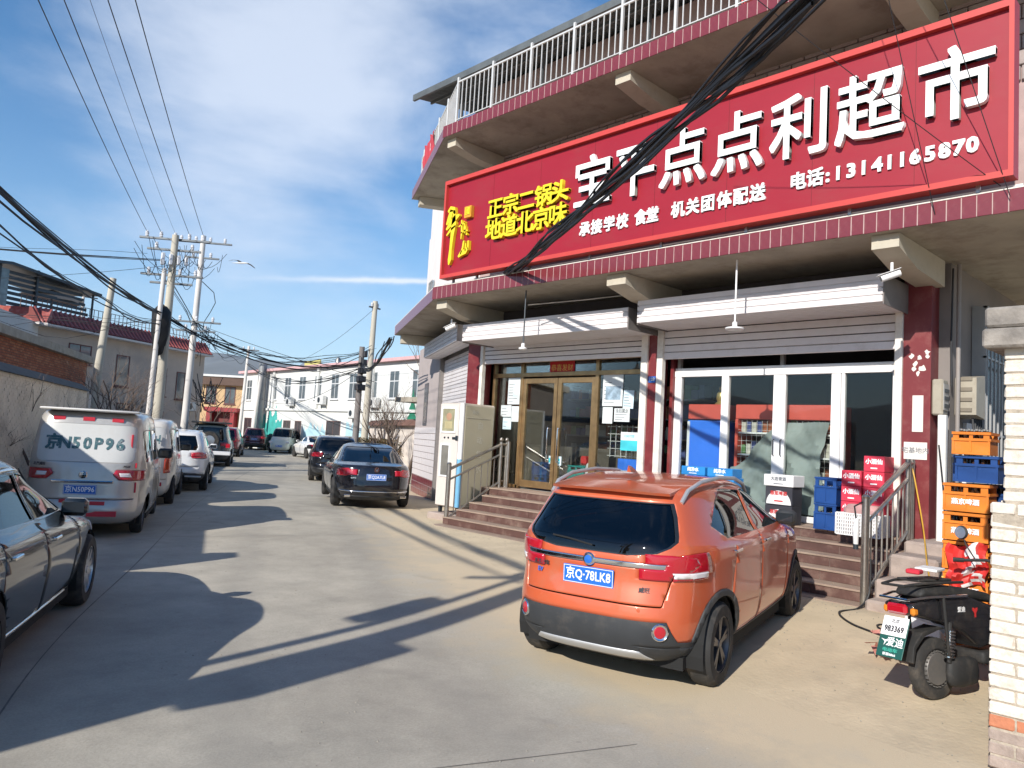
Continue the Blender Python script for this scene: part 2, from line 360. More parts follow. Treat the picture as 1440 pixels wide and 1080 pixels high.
def crack(x, y, a, n, w_):
    pts = [(x, y)]
    for k in range(n):
        a += rnd.gauss(0, .35); l = rnd.uniform(.05, .16); x += math.cos(a)*l; y += math.sin(a)*l; pts.append((x, y))
        if rnd.random() < .05 and n > 12: crack(x, y, a+rnd.choice((-.9, .9)), n//3, w_*.7)
    strip(pts, w_)
for (x, y, a, n) in ((6.9, 9.6, -.6, 16), (8.2, 12.2, 1.1, 26), (6.0, 13.0, 1.0, 30), (9.0, 18, 1.2, 30)): crack(x, y, a, n, .0045)
jo = jb.build('road_joints', m_tar, fix=False); tag(jo, kind='structure')

# little stones and litter on the ground near the camera
m_stone = mat('pebble', (.30, .27, .22), .9, var=.3, vs=8)
sb = MB()
for k in range(1500):
    r = rnd.uniform(.0025, .009); x = rnd.uniform(2.2, 9.2); y = rnd.uniform(1.6, 13) if rnd.random() < .5 else rnd.uniform(1.5, 6)
    if k > 900: x = rnd.gauss(9.0, .25); y = rnd.uniform(3.4, 12.5)
    z = gz(x, y)+.006
    sb.add([(x-r, y, z), (x, y-r*.8, z), (x+r, y, z), (x, y+r, z), (x, y, z+r*.9)], [(0, 1, 4), (1, 2, 4), (2, 3, 4), (3, 0, 4)])
o = sb.build('gravel', m_stone, fix=False); tag(o, 'tiny pebbles scattered over the dusty concrete in front of the shop', 'gravel', kind='stuff')

# ================================================================ the shop building
m_tile = mat('maroon_tile', (.19, .032, .040), .28, var=.22, vs=2.2, dirt=(.26, .16, .13), da=.45, ds=3., coat=.25)
m_grout = mat('pink_grout', (.42, .30, .28), .9, var=.15)
m_slab = mat('slab_concrete', (.38, .335, .27), .92, var=.2, vs=1.4, dirt=(.17, .135, .10), da=.75, ds=1.3, bump=.3, bs=6)
m_beam = mat('cream_beam', (.50, .45, .36), .9, var=.12, vs=3, dirt=(.28, .23, .17), da=.5, ds=3)
m_cream = mat('cream_paint', (.74, .69, .62), .5, var=.07, vs=3, dirt=(.38, .32, .26), da=.5, ds=5)
m_red = mat('red_column_paint', (.17, .022, .025), .45, var=.12, vs=2, dirt=(.34, .18, .15), da=.3, ds=4)
m_block = mat('block_wall', (.33, .27, .25), .9, var=.18, vs=5)
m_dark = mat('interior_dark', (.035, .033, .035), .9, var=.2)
m_white = mat('white_shutter', (.70, .66, .66), .45, var=.05, vs=2, dirt=(.42, .36, .32), da=.35, ds=2.5)
m_al = mat('white_aluminium', (.78, .77, .76), .35, var=.04, dirt=(.5, .45, .4), da=.3, ds=5)
m_steel = mat('dull_steel', (.45, .42, .38), .32, metal=.9, var=.15, vs=8, dirt=(.25, .2, .16), da=.5, ds=6)
m_brass = mat('brass_frame', (.42, .27, .13), .33, metal=.75, var=.25, vs=4, dirt=(.24, .15, .09), da=.6, ds=5)
m_glass = glassmat('shop_glass', (.92, .95, .94), .97, .45)
D2 = Vector((.47, .883, 0)).normalized(); N2 = Vector((-D2.y, D2.x, 0)); C2 = Vector((11.0, 12.6, 0))
def cw(s, n, z): v = C2+D2*s+N2*n; return Vector((v.x, v.y, z))
T2 = Matrix.Translation(C2) @ Matrix((D2, N2, Vector((0, 0, 1)))).transposed().to_4x4()   # local x along the angled wall, y outwards

shop = thing('shop_building', 'two storey corner shop with maroon tiled balcony edges and roller shutters', 'building', (11, 8, 0))
# floors, wall masses
for y0, y1 in ((12.45, 12.9), (7.78, 7.98), (3.39, 3.74)): MB().box(11.0, 11.3, y0, y1, 0, 4.58).build('column', m_red, shop)
for y0, y1 in ((12.36, 12.45), (7.98, 8.12), (7.66, 7.78), (3.74, 3.84)): MB().bevbox(10.955, 11.06, y0, y1, .85, 3.95, .006).build('shutter_rail', m_cream, shop)
# upper storey wall behind the sign, laid block by block
ub = MB(); ub.box(10.85, 11.5, 1.9, 12.5, 4.88, 9.7); ub.build('upper_wall', m_grout, shop)
blk = MB().bevbox(0, .045, 0, .39, 0, .185, .008); bo = blk.build('block', m_block, shop, world=False)
first = True
for r_ in range(7):
    z = 6.72+.2*r_
    for k in range(26):
        y = 1.95+k*.405+(.2 if r_ % 2 else 0)
        if y > 12.1: continue
        if first: bo.location = Vector((10.8, y, z))-ORG[shop.name]; first = False
        else: inst(bo, 'block', Vector((10.8+rnd.uniform(-.004, .004), y, z))-ORG[shop.name], shop)
# left flank along the angled wall, right flank down the alley, back, roof mass
b = MB()
b.box(4.3, 8.25, -.25, 0, 0, 4.6, T=T2); b.box(0, 4.3, -.3, -.16, 0, 4.6, T=T2)
b.build('side_wall', mat('pinkish_render', (.42, .36, .34), .9, var=.08, vs=2, dirt=(.42, .35, .31), da=.4, ds=2), shop)
b = MB(); b.box(0.3, 7.9, -.30, -.02, 4.88, 8.2, T=T2); b.box(2.5, 7.7, -.30, -.02, 8.2, 9.3, T=T2)
b.build('upper_side_wall', mat('pale_render', (.72, .67, .64), .9, var=.06, vs=2), shop)
b = MB(); b.box(11.31, 19, 3.25, 3.5, 0, 8.0); b.box(18.8, 19, 3.5, 20, 0, 9.3); b.box(15.2, 18.8, 19.8, 20, 0, 9)
b.build('alley_wall', mat('grey_render', (.22, .195, .18), .92, var=.15, vs=1.5, dirt=(.22, .18, .15), da=.5, ds=1.5), shop)
b = MB(); b.prism([(11.38, 3.6), (18.7, 3.6), (18.7, 19.5), (15.0, 19.5), (11.38, 12.6)], .70, .86, lambda u, v, d_: Vector((u, v, d_))); b.build('shop_floor', mat('floor_tile', (.30, .29, .27), .3), shop)
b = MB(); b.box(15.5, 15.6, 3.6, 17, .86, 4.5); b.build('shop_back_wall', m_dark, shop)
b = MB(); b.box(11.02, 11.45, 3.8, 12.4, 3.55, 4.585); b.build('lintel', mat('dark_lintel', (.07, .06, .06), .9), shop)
b = MB(); b.prism([(11.5, 2), (18.8, 2), (18.8, 19.8), (15.1, 19.8), (11.5, 12.6)], 4.62, 4.86, lambda u, v, d_: Vector((u, v, d_))); b.build('floor_slab', m_slab, shop)
# two projecting slabs that follow the street, square on the front then angled
def slab(z0, z1, ye, tip, ends=1.95):
    """plan outline of the balcony slab"""
    d = D2*tip; P = [(9.32, ends), (9.32, 12.1), (9.32+D2.x*tip, 12.1+D2.y*tip), (9.32+D2.x*tip-N2.x*1.35, 12.1+D2.y*tip-N2.y*1.35), (11.3, 12.3), (11.3, ends)]
    if ye: P = [(9.32, ends), (9.32, 12.1), (9.32+D2.x*tip, 12.1+D2.y*tip), (9.32+D2.x*tip-N2.x*ye, 12.1+D2.y*tip-N2.y*ye), (12.6, 12.3), (12.6, ends)]
    return MB().prism(P, z0, z1, lambda u, v, d_: Vector((u, v, d_)))
slab(4.60, 4.84, 2.6, 6.2).build('balcony_slab', m_slab, shop)
slab(7.97, 8.20, 2.4, 4.4).build('balcony_slab', m_slab, shop)
# maroon fascia tiles, one by one
def tiles(z0, z1, tip):
    h = z1-z0; y = 1.98; pitch_ = .152
    t0 = MB().bevbox(-.014, .0, 0, pitch_-.011, 0, h, .003).build('fascia_tile', m_tile, shop, world=False, fix=True)
    k = 0; used = False
    base = ORG[shop.name]
    while y < 12.05:
        loc = Vector((9.318+rnd.uniform(-.002, .002), y, z0+rnd.uniform(-.003, .003)))-base
        if not used: t0.location = loc; used = True
        else: inst(t0, 'fascia_tile', loc, shop)
        y += pitch_
    s_ = .03; a = math.atan2(D2.y, D2.x)-math.pi/2
    while s_ < tip-.1:
        p = Vector((9.318, 12.1, z0))+D2*s_
        inst(t0, 'fascia_tile', Vector((p.x, p.y, z0))-base, shop, rot=(0, 0, a)); s_ += pitch_
tiles(4.60, 4.85, 6.2); tiles(7.97, 8.21, 4.4)
for z0, z1, tp in ((4.605, 4.843, 6.2), (7.975, 8.203, 4.4)):
    MB().box(9.3075, 9.3195, 1.96, 12.09, z0, z1).build('grout_bed', m_grout, shop)
    b = MB(); b.box(.02, tp, -.0, .0115, z0, z1, T=Matrix.Translation((9.318, 12.1, 0)) @ T2.to_3x3().to_4x4()); b.build('grout_bed', m_grout, shop)
b = MB(); b.box(9.30, 9.36, 1.95, 12.1, 4.85, 4.868); b.box(0, 6.2, -.06, .005, 4.85, 4.868, T=Matrix.Translation((9.31, 12.1, 0)) @ T2.to_3x3().to_4x4())
b.build('slab_edge', m_cream, shop)
# beams below each slab
for z0, z1, ys_ in ((4.30, 4.595, ((3.28, 3.60), (7.36, 7.74), (11.84, 12.16))), (7.72, 7.965, ((3.3, 3.6), (7.45, 7.76), (11.88, 12.14)))):
    for y0, y1 in ys_:
        b = MB(); P = [(9.44, z1), (9.44, z1-.17), (10.1, z0-.02), (11.15, z0-.06), (11.15, z1)]
        b.prism(P, y0, y1, lambda u, v, d_: Vector((u, d_, v))); b.build('beam', m_beam, shop)
b = MB(); b.box(4.6, 4.9, -.2, 1.1, 4.36, 4.595, T=T2); b.build('beam', m_beam, shop)
b = MB(); b.box(2.8, 3.1, -.0, 1.1, 7.76, 7.965, T=T2); b.build('beam', m_beam, shop)
# balcony railing along the upper slab
m_rail = mat('white_rail', (.72, .70, .66), .35, metal=.3, var=.08)
rail = b = MB()
b.box(9.345, 9.375, 1.9, 11.8, 9.06, 9.09); b.box(9.35, 9.37, 1.9, 11.8, 8.27, 8.285)
b.build('top_rail', m_rail, shop)
yy = 11.8; k = 0
pst = MB().box(-.022, .022, -.022, .022, 0, .98).build('rail_post', m_rail, shop, world=False); used = False
bal = MB().box(-.008, .008, -.008, .008, 0, .80).build('baluster', m_rail, shop, world=False); used2 = False
base = ORG[shop.name]
while yy > 1.9:
    loc = Vector((9.36, yy, 8.19))-base
    if not used: pst.location = loc; used = True
    else: inst(pst, 'rail_post', loc, shop)
    for j in range(1, 8):
        y = yy-j*.131
        loc = Vector((9.36, y, 8.27))-base
        if not used2: bal.location = loc; used2 = True
        else: inst(bal, 'baluster', loc, shop)
    yy -= 1.048
P0 = Vector((9.36, 11.8, 0))
b = MB(); TR = Matrix.Translation((9.36, 11.8, 0)) @ T2.to_3x3().to_4x4(); b.box(0, 4.6, -.015, .015, 9.06, 9.09, T=TR); b.box(0, 4.6, -.01, .01, 8.27, 8.285, T=TR); b.build('top_rail', m_rail, shop)
for k in range(1, 36):
    p = P0+D2*(k*.131); post = k % 8 == 0
    inst(pst if post else bal, 'rail_post' if post else 'baluster', Vector((p.x, p.y, 8.19 if post else 8.27))-base, shop)
# light sheet roof over the balcony, corrugated
m_sheet = mat('grey_sheet_roof', (.13, .14, .14), .5, metal=.3, var=.2, vs=3)
b = MB(); n = 150; vs = []; x0, x1 = 9.95, 14.5
for i in range(n+1):
    y = 1.5+(14.15-1.5)*i/n; dz = .018*(1 if i % 2 else -1); vs += [(x0, y, 9.66+dz), (x1, y, 10.35+dz)]
b.add(vs, [(2*i, 2*i+1, 2*i+3, 2*i+2) for i in range(n)])
b.box(9.90, 9.96, 1.5, 14.15, 9.56, 9.70)
o = b.build('sheet_roof', m_sheet, shop)
b = MB()
for i in range(6): b.box(10.3+.6*i, 10.34+.6*i, 1.6, 14.0, 9.58+.09*i, 9.64+.09*i)
b.build('roof_purlin', m_sheet, shop)
for y in (2.5, 5.2, 7.8, 10.4, 12.9): MB().box(10.35, 10.41, y, y+.06, 8.2, 9.6).build('roof_post', m_sheet, shop)
b = MB(); b.box(13.2, 13.5, 2.0, 8.8, 8.2, 9.9); b.build('top_wall', mat('dim_wood_wall', (.09, .08, .075), .8, var=.35, vs=4, stretch=(1, 1, 8)), shop)
# red plastic chair and red cloth on the balcony
m_pred = mat('red_plastic', (.62, .05, .05), .4, var=.08)
def plastic_chair(x, y, z, rz, lab):
    t = thing('plastic_chair', lab, 'chair', (x, y, z), rz=rz)
    b = MB(); b.bevbox(-.2, .2, -.2, .2, .42, .45, .01); b.build('seat', m_pred, t, world=False)
    b = MB(); b.bevbox(-.2, .2, .18, .21, .62, .82, .01); b.box(-.2, -.17, .18, .21, .44, .64); b.box(.17, .2, .18, .21, .44, .64); b.build('backrest', m_pred, t, world=False)
    for sx in (-1, 1):
        for sy in (-1, 1): MB().tube([(sx*.22, sy*.22, 0), (sx*.18, sy*.18, .43)], .016, 6).build('leg', m_pred, t, world=False)
plastic_chair(9.9, 5.5, 8.2, .6, 'red plastic chair standing behind the railing of the upper balcony')
b = MB(); n = 14; vs = []
for i in range(n+1):
    for j in range(7):
        p = Vector((9.36, 11.8, 0))+D2*(2.6+1.5*i/n)+N2*(.03+.03*math.sin(i*1.7+j)); vs.append((p.x, p.y, 9.1-.62*j/6-.06*math.sin(i*.9)))
b.add(vs, [(i*7+j, i*7+j+1, (i+1)*7+j+1, (i+1)*7+j) for i in range(n) for j in range(6)])
o = b.build('cloth', mat('red_cloth', (.5, .05, .07), .85, var=.15), smooth=True); tag(o, 'red cloth hung over the far end of the balcony railing', 'cloth')

# --- roller shutter housings with slats, and the lowered shutter strips behind
def slat_panel(parent, y0, y1, prof, name='housing'):
    b = MB(); b.prism(prof, y0, y1, lambda u, v, d_: Vector((u, d_, v))); return b
def shutter_bay(y0, y1, zt, zb, ztop_drop, zbot_drop, lab, sag=.03):
    XF = 10.10; t = thing('roller_shutter', lab, 'shutter', (10.6, (y0+y1)/2, zb), 'roller shutters over the shop front')
    d = MB(); d.box(XF+.02, 10.98, y0+.02, y1-.02, zb+.03, zt-.02)
    d.build('core', m_white, t)
    # front slats
    n = 4; h = (zt-zb)/n
    for i in range(n):
        z0 = zb+i*h; s = MB(); s.prism([(XF+.028, z0+.004), (XF+.003, z0+.012), (XF, z0+h-.012), (XF+.028, z0+h-.003)], y0, y1, lambda u, v, d_: Vector((u, d_, v))); s.build('slat', m_white, t)
    # underside slats sloping back to the wall
    for i in range(7):
        xa = XF+.03+i*.126; za = zb+.012; s = MB(); s.prism([(xa+.003, za), (xa+.008, za-.008), (xa+.115, za-.008), (xa+.122, za), (xa+.122, za+.012), (xa+.003, za+.012)], y0, y1, lambda u, v, d_: Vector((u, d_, v))); s.build('slat', m_white, t)
    n = 4; h = (ztop_drop-zbot_drop)/n; ya, yb = (8.12, 12.36) if y1 > 10 else (3.84, 7.66)
    for i in range(n):
        z0 = zbot_drop+i*h; s = MB(); s.prism([(11.03, z0+.003), (11.008, z0+.012), (11.006, z0+h-.012), (11.03, z0+h-.002), (11.045, z0+h/2)], ya, yb, lambda u, v, d_: Vector((u, d_, v))); s.build('slat', m_white, t)
    for y in (y0-.012, y1): MB().box(XF+.02, 11.0, y, y+.012, zb-.02, zt-.01).build('end_plate', mat('grey_plate', (.22, .20, .19), .6, metal=.3), t)
    return t
shutter_bay(7.80, 12.08, 4.20, 3.84, 3.86, 3.47, 'long white roller shutter housing above the brass framed double door')
shutter_bay(3.70, 7.60, 4.29, 3.90, 3.90, 3.40, 'long white roller shutter housing above the white framed glazed front')
# angled bay shutter, closed
t = thing('roller_shutter', 'closed white roller shutter on the angled corner wall behind the vending cabinet', 'shutter', tuple(cw(2.4, 0, .4)), 'roller shutters over the shop front')
b = MB(); b.box(.2, 4.5, .0, .44, 4.0, 4.36, T=T2); b.build('core', m_white, t)
for i in range(4): MB().box(.15, 4.55, .442, .462, 3.99+i*.094, 3.99+(i+1)*.094-.012, T=T2).build('slat', m_white, t)
for i in range(3): MB().box(.15, 4.55, .02+i*.14, .15+i*.14, 3.975, 3.995, T=T2).build('slat', m_white, t)
for i in range(40):
    z0 = .3+i*.093
    if z0+.093 > 4.0: break
    s = MB(); s.prism([(.0, z0+.002), (.022, z0+.010), (.022, z0+.083), (.0, z0+.091), (-.012, z0+.05)], .5, 4.22, lambda u, v, d_: T2 @ Vector((d_, u-.1, v))); s.build('slat', m_white, t)
MB().box(4.22, 4.32, -.1, .04, .1, 4.0, T=T2).build('guide', mat('grey_plate', (.2, .2, .2)), t)
MB().box(.38, .5, -.1, .04, .1, 4.0, T=T2).build('guide', m_cream, t)
# corner: red strip next to the guide
b = MB(); b.box(.0, .38, -.16, -.02, .1, 4.4, T=T2); b.build('corner_panel', m_red, shop)
# tiles on the angled wall: maroon base, pale squares above, window slot with dark frame
def wall_tiles(s0, s1, z0, z1, ws, hs, m, zoff=0):
    first = None; z = z0; r_ = 0
    while z < z1-.05:
        s_ = s0
        while s_ < s1-.02:
            w_ = min(ws, s1-s_)
            if w_ < .05: break
            if first is None or abs(w_-ws) > .001:
                q = MB().bevbox(0, w_-.018, 0, .016, 0, hs-.018, .003).build('wall_tile', m, shop, world=False)
                q.location = T2 @ Vector((s_, .001, z))-base; q.rotation_euler = (0, 0, math.atan2(D2.y, D2.x))
                if first is None and abs(w_-ws) < .001: first = q
            else:
                inst(first, 'wall_tile', T2 @ Vector((s_, .001+rnd.uniform(0, .003), z))-base, shop, rot=(0, 0, math.atan2(D2.y, D2.x)))
            s_ += ws
        z += hs
wall_tiles(4.34, 8.25, .05, .62, .33, .19, m_tile)
wall_tiles(4.34, 8.25, .62, 2.1, .33, .185, mat('pale_wall_tile', (.66, .61, .60), .5, var=.07, vs=3, dirt=(.5, .44, .42), da=.4, ds=3))
b = MB(); b.box(6.1, 6.75, .002, .02, 2.15, 3.42, T=T2); b.build('window', mat('slot_frame', (.10, .10, .11), .5), shop)
b = MB(); b.box(6.16, 6.42, .021, .026, 2.2, 3.37, T=T2); b.box(6.44, 6.70, .021, .026, 2.2, 3.37, T=T2); b.build('pane', mat('dark_pane', (.05, .06, .08), .1, spec=.8), shop)
b = MB(); b.box(6.4, 7.0, .0, .02, 5.0, 6.6, T=T2)
b.build('window', mat('slot_pane', (.30, .34, .37), .2), shop)
b = MB()
for i in range(6): b.box(6.4+i*.12, 6.415+i*.12, .05, .065, 5.0, 6.6, T=T2)
for i in range(6):
    b.box(6.38, 7.02, .05, .065, 5.0+i*.31, 5.015+i*.31, T=T2)
b.build('window_grille', mat('grey_bar', (.3, .3, .3), .5, metal=.5), shop)
# --- shop front left: brass frame double doors
XD = 11.32
def bar(parent, name, m, y0, y1, z0, z1, d0=XD-.04, d1=XD+.04): return MB().bevbox(d0, d1, y0, y1, z0, z1, .004).build(name, m, parent)
df = thing('shop_entrance', 'brass framed glass double door with side panels at the top of the steps', 'door', (XD, 10.4, .86))
for y0, y1 in ((12.28, 12.34), (11.40, 11.48), (9.34, 9.42), (8.22, 8.28)): bar(df, 'frame', m_brass, y0, y1, .86, 3.52)
bar(df, 'frame', m_brass, 8.22, 12.3, 3.20, 3.285, XD-.045, XD+.045); bar(df, 'frame', m_brass, 8.22, 9.36, .86, .93); bar(df, 'frame', m_brass, 11.42, 12.3, .86, .93)
bar(df, 'frame', m_brass, 8.22, 12.3, 3.5, 3.56)
for (y0, y1) in ((10.42, 11.40), (9.42, 10.40)):
    fr_ = MB()
    for a0, a1, c0, c1 in ((y0, y0+.09, .90, 3.17), (y1-.09, y1, .90, 3.17), (y0+.09, y1-.09, 3.06, 3.17), (y0+.09, y1-.09, .90, 1.04)): fr_.bevbox(XD-.025, XD+.025, a0, a1, c0, c1, .004)
    leaf = fr_.build('door_leaf', m_brass, df)
    q = MB().box(XD-.004, XD+.004, y0+.09, y1-.09, 1.04, 3.06).build('pane', m_glass, leaf); 
    yh = y0+.13 if y0 > 10.4 else y1-.13
    hb = MB(); hb.tube([(XD-.03, yh, 2.12), (XD-.11, yh, 2.14), (XD-.115, yh, 2.1), (XD-.115, yh, 1.5), (XD-.11, yh, 1.46), (XD-.03, yh, 1.48)], .014, 8); hb.build('handle', mat('chrome', (.7, .7, .7), .12, metal=1., var=0), leaf, smooth=True)
for y0, y1, z0, z1 in ((11.48, 12.28, .93, 3.2), (8.28, 9.34, .93, 3.2), (11.48, 12.28, 3.285, 3.5), (9.42, 11.40, 3.285, 3.5), (8.28, 9.34, 3.285, 3.5)):
    MB().box(XD-.004, XD+.004, y0, y1, z0, z1).build('pane', m_glass, df)
# papers taped on the glass
def paper(y0, y1, z0, z1, lab, m, lines=None, head=None, tilt=0.):
    t = thing('notice', lab, 'notice', (XD-.012, (y0+y1)/2, (z0+z1)/2)); t.rotation_euler = (tilt, 0, 0)
    hw, hh = (y1-y0)/2, (z1-z0)/2
    MB().box(-.0015, .0015, -hw, hw, -hh, hh).build('sheet', m, t, world=False)
    if lines:
        lb = MB()
        for k in range(lines):
            z = hh*.62-(k+.5)*(hh*1.5)/lines; l = hw*rnd.uniform(.4, .85); lb.box(-.003, -.0018, hw*.85-2*l*.9, hw*.85, z-.006, z+.006)
        lb.build('print', mat('ink_grey', (.18, .19, .21), .9), t, world=False)
    if head: head(t, hw, hh)
    return t
m_pap = mat('paper', (.62, .66, .66), .8, var=.05); m_pap2 = mat('paper_pale_blue', (.55, .68, .74), .8, var=.06); m_cyan = mat('cyan_print', (.05, .50, .58), .7)
m_ink = mat('black_ink', (.03, .03, .035), .8, var=0)
def hd(st, sz, dz=.7):
    def f(t, hw, hh): text('lettering', st, sz, m_ink, t, frame((-.004, 0, hh*dz), (0, -1, 0), (0, 0, 1)), .0005, world=False)
    return f
def pic(mm, a, b_, c, d):
    def f(t, hw, hh): MB().box(-.0035, -.0018, a*hw, b_*hw, c*hh, d*hh).build('picture', mm, t, world=False)
    return f
paper(11.50, 11.87, 2.62, 3.19, 'tall printed notice high in the left side panel', m_pap, 7, pic(m_pap2, -.8, .1, -.4, .5))
paper(11.74, 12.06, 2.35, 2.60, 'plain white sheet below the tall notice at the far left', m_pap, 3)
paper(11.47, 11.73, 2.25, 2.58, 'blank white sheet beside the brass post left of the door', m_pap)
paper(11.72, 11.98, 2.08, 2.33, 'lowest small pale sheet in the left side panel', m_pap2, 2)
paper(8.76, 9.24, 2.60, 3.20, 'large poster with a grey picture right of the double door', m_pap, 6, pic(mat('poster_grey', (.25, .34, .42), .7, var=.5, vs=9), -.8, .7, -.6, .25))
paper(8.50, 8.74, 2.56, 2.90, 'pale sheet hanging slightly crooked beside the poster', m_pap2, 5, None, .04)
paper(8.98, 9.22, 2.27, 2.58, 'plain narrow sheet under the poster', m_pap)
paper(8.58, 8.94, 2.31, 2.56, 'white notice with a bold black heading', m_pap, 4, hd('今日营业', .075, .6))
def cyn(t, hw, hh):
    MB().box(-.0035, -.0018, -hw, hw, -hh, hh*.1).build('band', m_cyan, t, world=False); text('lettering', '扫码付款', .06, m_cyan, t, frame((-.004, 0, hh*.55), (0, -1, 0), (0, 0, 1)), .0005, world=False)
paper(8.36, 8.76, 1.78, 2.12, 'white and turquoise sign low in the right side panel', m_pap, None, cyn)
def fuf(t, hw, hh): text('lettering', '恭喜发财', .15, mat('gold_print', (.65, .42, .08), .5), t, frame((-.004, 0, 0), (0, -1, 0), (0, 0, 1)), .0005, world=False)
paper(9.99, 10.66, 3.20, 3.52, 'red new year banner above the double door', mat('banner_red', (.50, .02, .02), .7, var=.2), None, fuf)
paper(10.46, 10.58, 1.42, 1.58, 'small turquoise card under the left door handle', m_pap2, None, pic(m_cyan, -.6, .6, -.7, .5))
paper(10.22, 10.36, 1.40, 1.58, 'small turquoise card under the right door handle', m_pap2, None, pic(m_cyan, -.5, .7, -.6, .5))
# --- shop front right: white framed sliding glass
df2 = thing('glass_shop_front', 'white framed glazed front with four tall panes above the right hand steps', 'shop front', (XD, 5.8, .86))
for y0, y1 in ((7.47, 7.60), (6.55, 6.68), (5.56, 5.76), (4.70, 4.84), (4.64, 4.69), (3.88, 3.97)): bar(df2, 'frame', m_al, y0, y1, .95, 3.12)
bar(df2, 'frame', m_al, 3.88, 7.60, 3.12, 3.22, XD-.05, XD+.05); bar(df2, 'frame', m_al, 3.88, 7.60, 3.225, 3.27, XD-.035, XD+.035); bar(df2, 'frame', m_al, 3.88, 7.60, .86, .95, XD-.05, XD+.05)
for y in (3.9, 5.6, 7.5): bar(df2, 'mullion', mat('grey_mullion', (.25, .24, .22), .5), y, y+.06, 3.27, 3.52)
for y0, y1 in ((6.68, 7.47), (5.76, 6.55), (4.84, 5.56), (3.97, 4.64)): MB().box(XD-.004, XD+.004, y0, y1, .95, 3.12).build('pane', m_glass, df2)
for y in (5.60, 5.72): MB().tube([(XD-.05, y, 2.1), (XD-.09, y, 2.08), (XD-.09, y, 1.86), (XD-.05, y, 1.84)], .008, 6).build('handle', mat('black_plastic', (.02, .02, .02), .4, var=0), df2, smooth=True)
b = MB(); b.box(XD-.1, XD+.1, 7.60, 7.66, .86, 3.6); b.build('jamb', m_red, shop)
b = MB(); b.box(11.06, 11.30, 3.74, 3.80, .86, 3.6); b.build('jamb', m_cream, shop)
# --- inside: red framed shelving, fridge, hanging sheet, stock
def cab(name, lab, cat, x0, x1, y0, y1, z0, z1): return thing(name, lab, cat, ((x0+x1)/2, (y0+y1)/2, z0))
m_rs = mat('shelf_red', (.62, .10, .07), .45, var=.1)
m_wire = mat('white_wire', (.7, .68, .66), .5, var=0)
def cooler(y0, y1, lab, n_sh=4):
    t = thing('cooler', lab, 'cooler', (11.8, (y0+y1)/2, .86), 'red topped coolers behind the right glass')
    MB().bevbox(11.52, 12.1, y0, y1, 2.42, 2.66, .01).build('header', m_rs, t)
    for y in (y0, y1-.05): MB().box(11.52, 12.1, y, y+.05, .86, 2.42).build('side_panel', m_rs, t)
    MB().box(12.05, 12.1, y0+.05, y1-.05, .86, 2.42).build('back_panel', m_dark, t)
    b = MB()
    for k in range(int((y1-y0-.1)/.09)): b.box(11.53, 11.535, y0+.07+k*.09, y0+.074+k*.09, .95, 2.40)
    for k in range(16): b.box(11.53, 11.535, y0+.05, y1-.05, .98+k*.09, .984+k*.09)
    b.build('grille', m_wire, t)
    for k in range(n_sh): MB().box(11.54, 12.0, y0+.05, y1-.05, 1.1+k*.36, 1.13+k*.36).build('shelf', m_al, t)
    b = MB()
    for k in range(n_sh):
        y = y0+.1
        while y < y1-.15:
            h = rnd.uniform(.12, .24); b.box(11.6, 11.68, y, y+.075, 1.132+k*.36, 1.132+k*.36+h, rnd.randrange(4)); y += .095
    b.build('bottles', [mat('goods_a', (.35, .12, .06), .4), mat('goods_b', (.10, .22, .08), .4), mat('goods_c', (.55, .52, .45), .4), mat('goods_d', (.08, .10, .25), .4)], t)['kind'] = 'stuff'
cooler(5.72, 6.54, 'red topped cooler with a wire grille behind the second white framed pane')
cooler(4.86, 5.68, 'red topped cooler partly covered by the grey sheet behind the third pane')
t = thing('freezer', 'tall cooler with a bright blue cover and red header behind the first pane', 'freezer', (11.8, 7.05, .86))
MB().bevbox(11.50, 12.0, 6.70, 7.46, .86, 2.38, .015).build('cover', mat('blue_cover', (.045, .20, .80), .5, var=.08, vs=2), t)
MB().bevbox(11.52, 12.0, 6.70, 7.46, 2.40, 2.66, .01).build('header', m_rs, t)
MB().box(11.49, 11.50, 7.40, 7.45, .9, 2.36).build('trim', m_al, t)
o = MB().bevbox(11.55, 11.95, 8.30, 9.0, .87, 1.62, .01).build('chest', mat('blue_cover', (0, 0, 0)), None); tag(o, 'low blue chest standing inside right of the double door', 'chest')
# crumpled grey plastic sheet taped inside the glass
b = MB(); NI, NJ = 26, 20; vs = []
for i in range(NI+1):
    for j in range(NJ+1):
        u, v = i/NI, j/NJ; y = 6.52-1.62*u
        top = 1.62+.72*smooth01(u/.55)+.05*u ; z = .97+(top-.97)*v
        y += .12*math.sin(v*3)*u
        x = 11.42+.035*math.sin(u*21+v*5)+.03*math.sin(v*13-u*9)+.02*math.sin(u*47+v*31)
        vs.append((x, y, z))
b.add(vs, [(i*(NJ+1)+j, i*(NJ+1)+j+1, (i+1)*(NJ+1)+j+1, (i+1)*(NJ+1)+j) for i in range(NI) for j in range(NJ)])
o = b.build('plastic_sheet', mat('grey_green_sheet', (.27, .30, .29), .75, var=.15, vs=2), smooth=True); tag(o, 'crumpled grey green plastic sheet hanging behind the white framed panes', 'sheet')
# round object on top of freezer
t = thing('statuette', 'small gilt statuette on top of the blue covered cooler', 'ornament', (11.75, 6.95, 2.66))
MB().lathe([(.10, 0), (.11, .03), (.07, .06), (.09, .12), (.08, .2), (.04, .26), (.05, .31), (.0, .36)], (0, 0, 0), n=14).build('body', mat('gilt', (.45, .33, .12), .35, metal=.5), t, smooth=True, world=False)
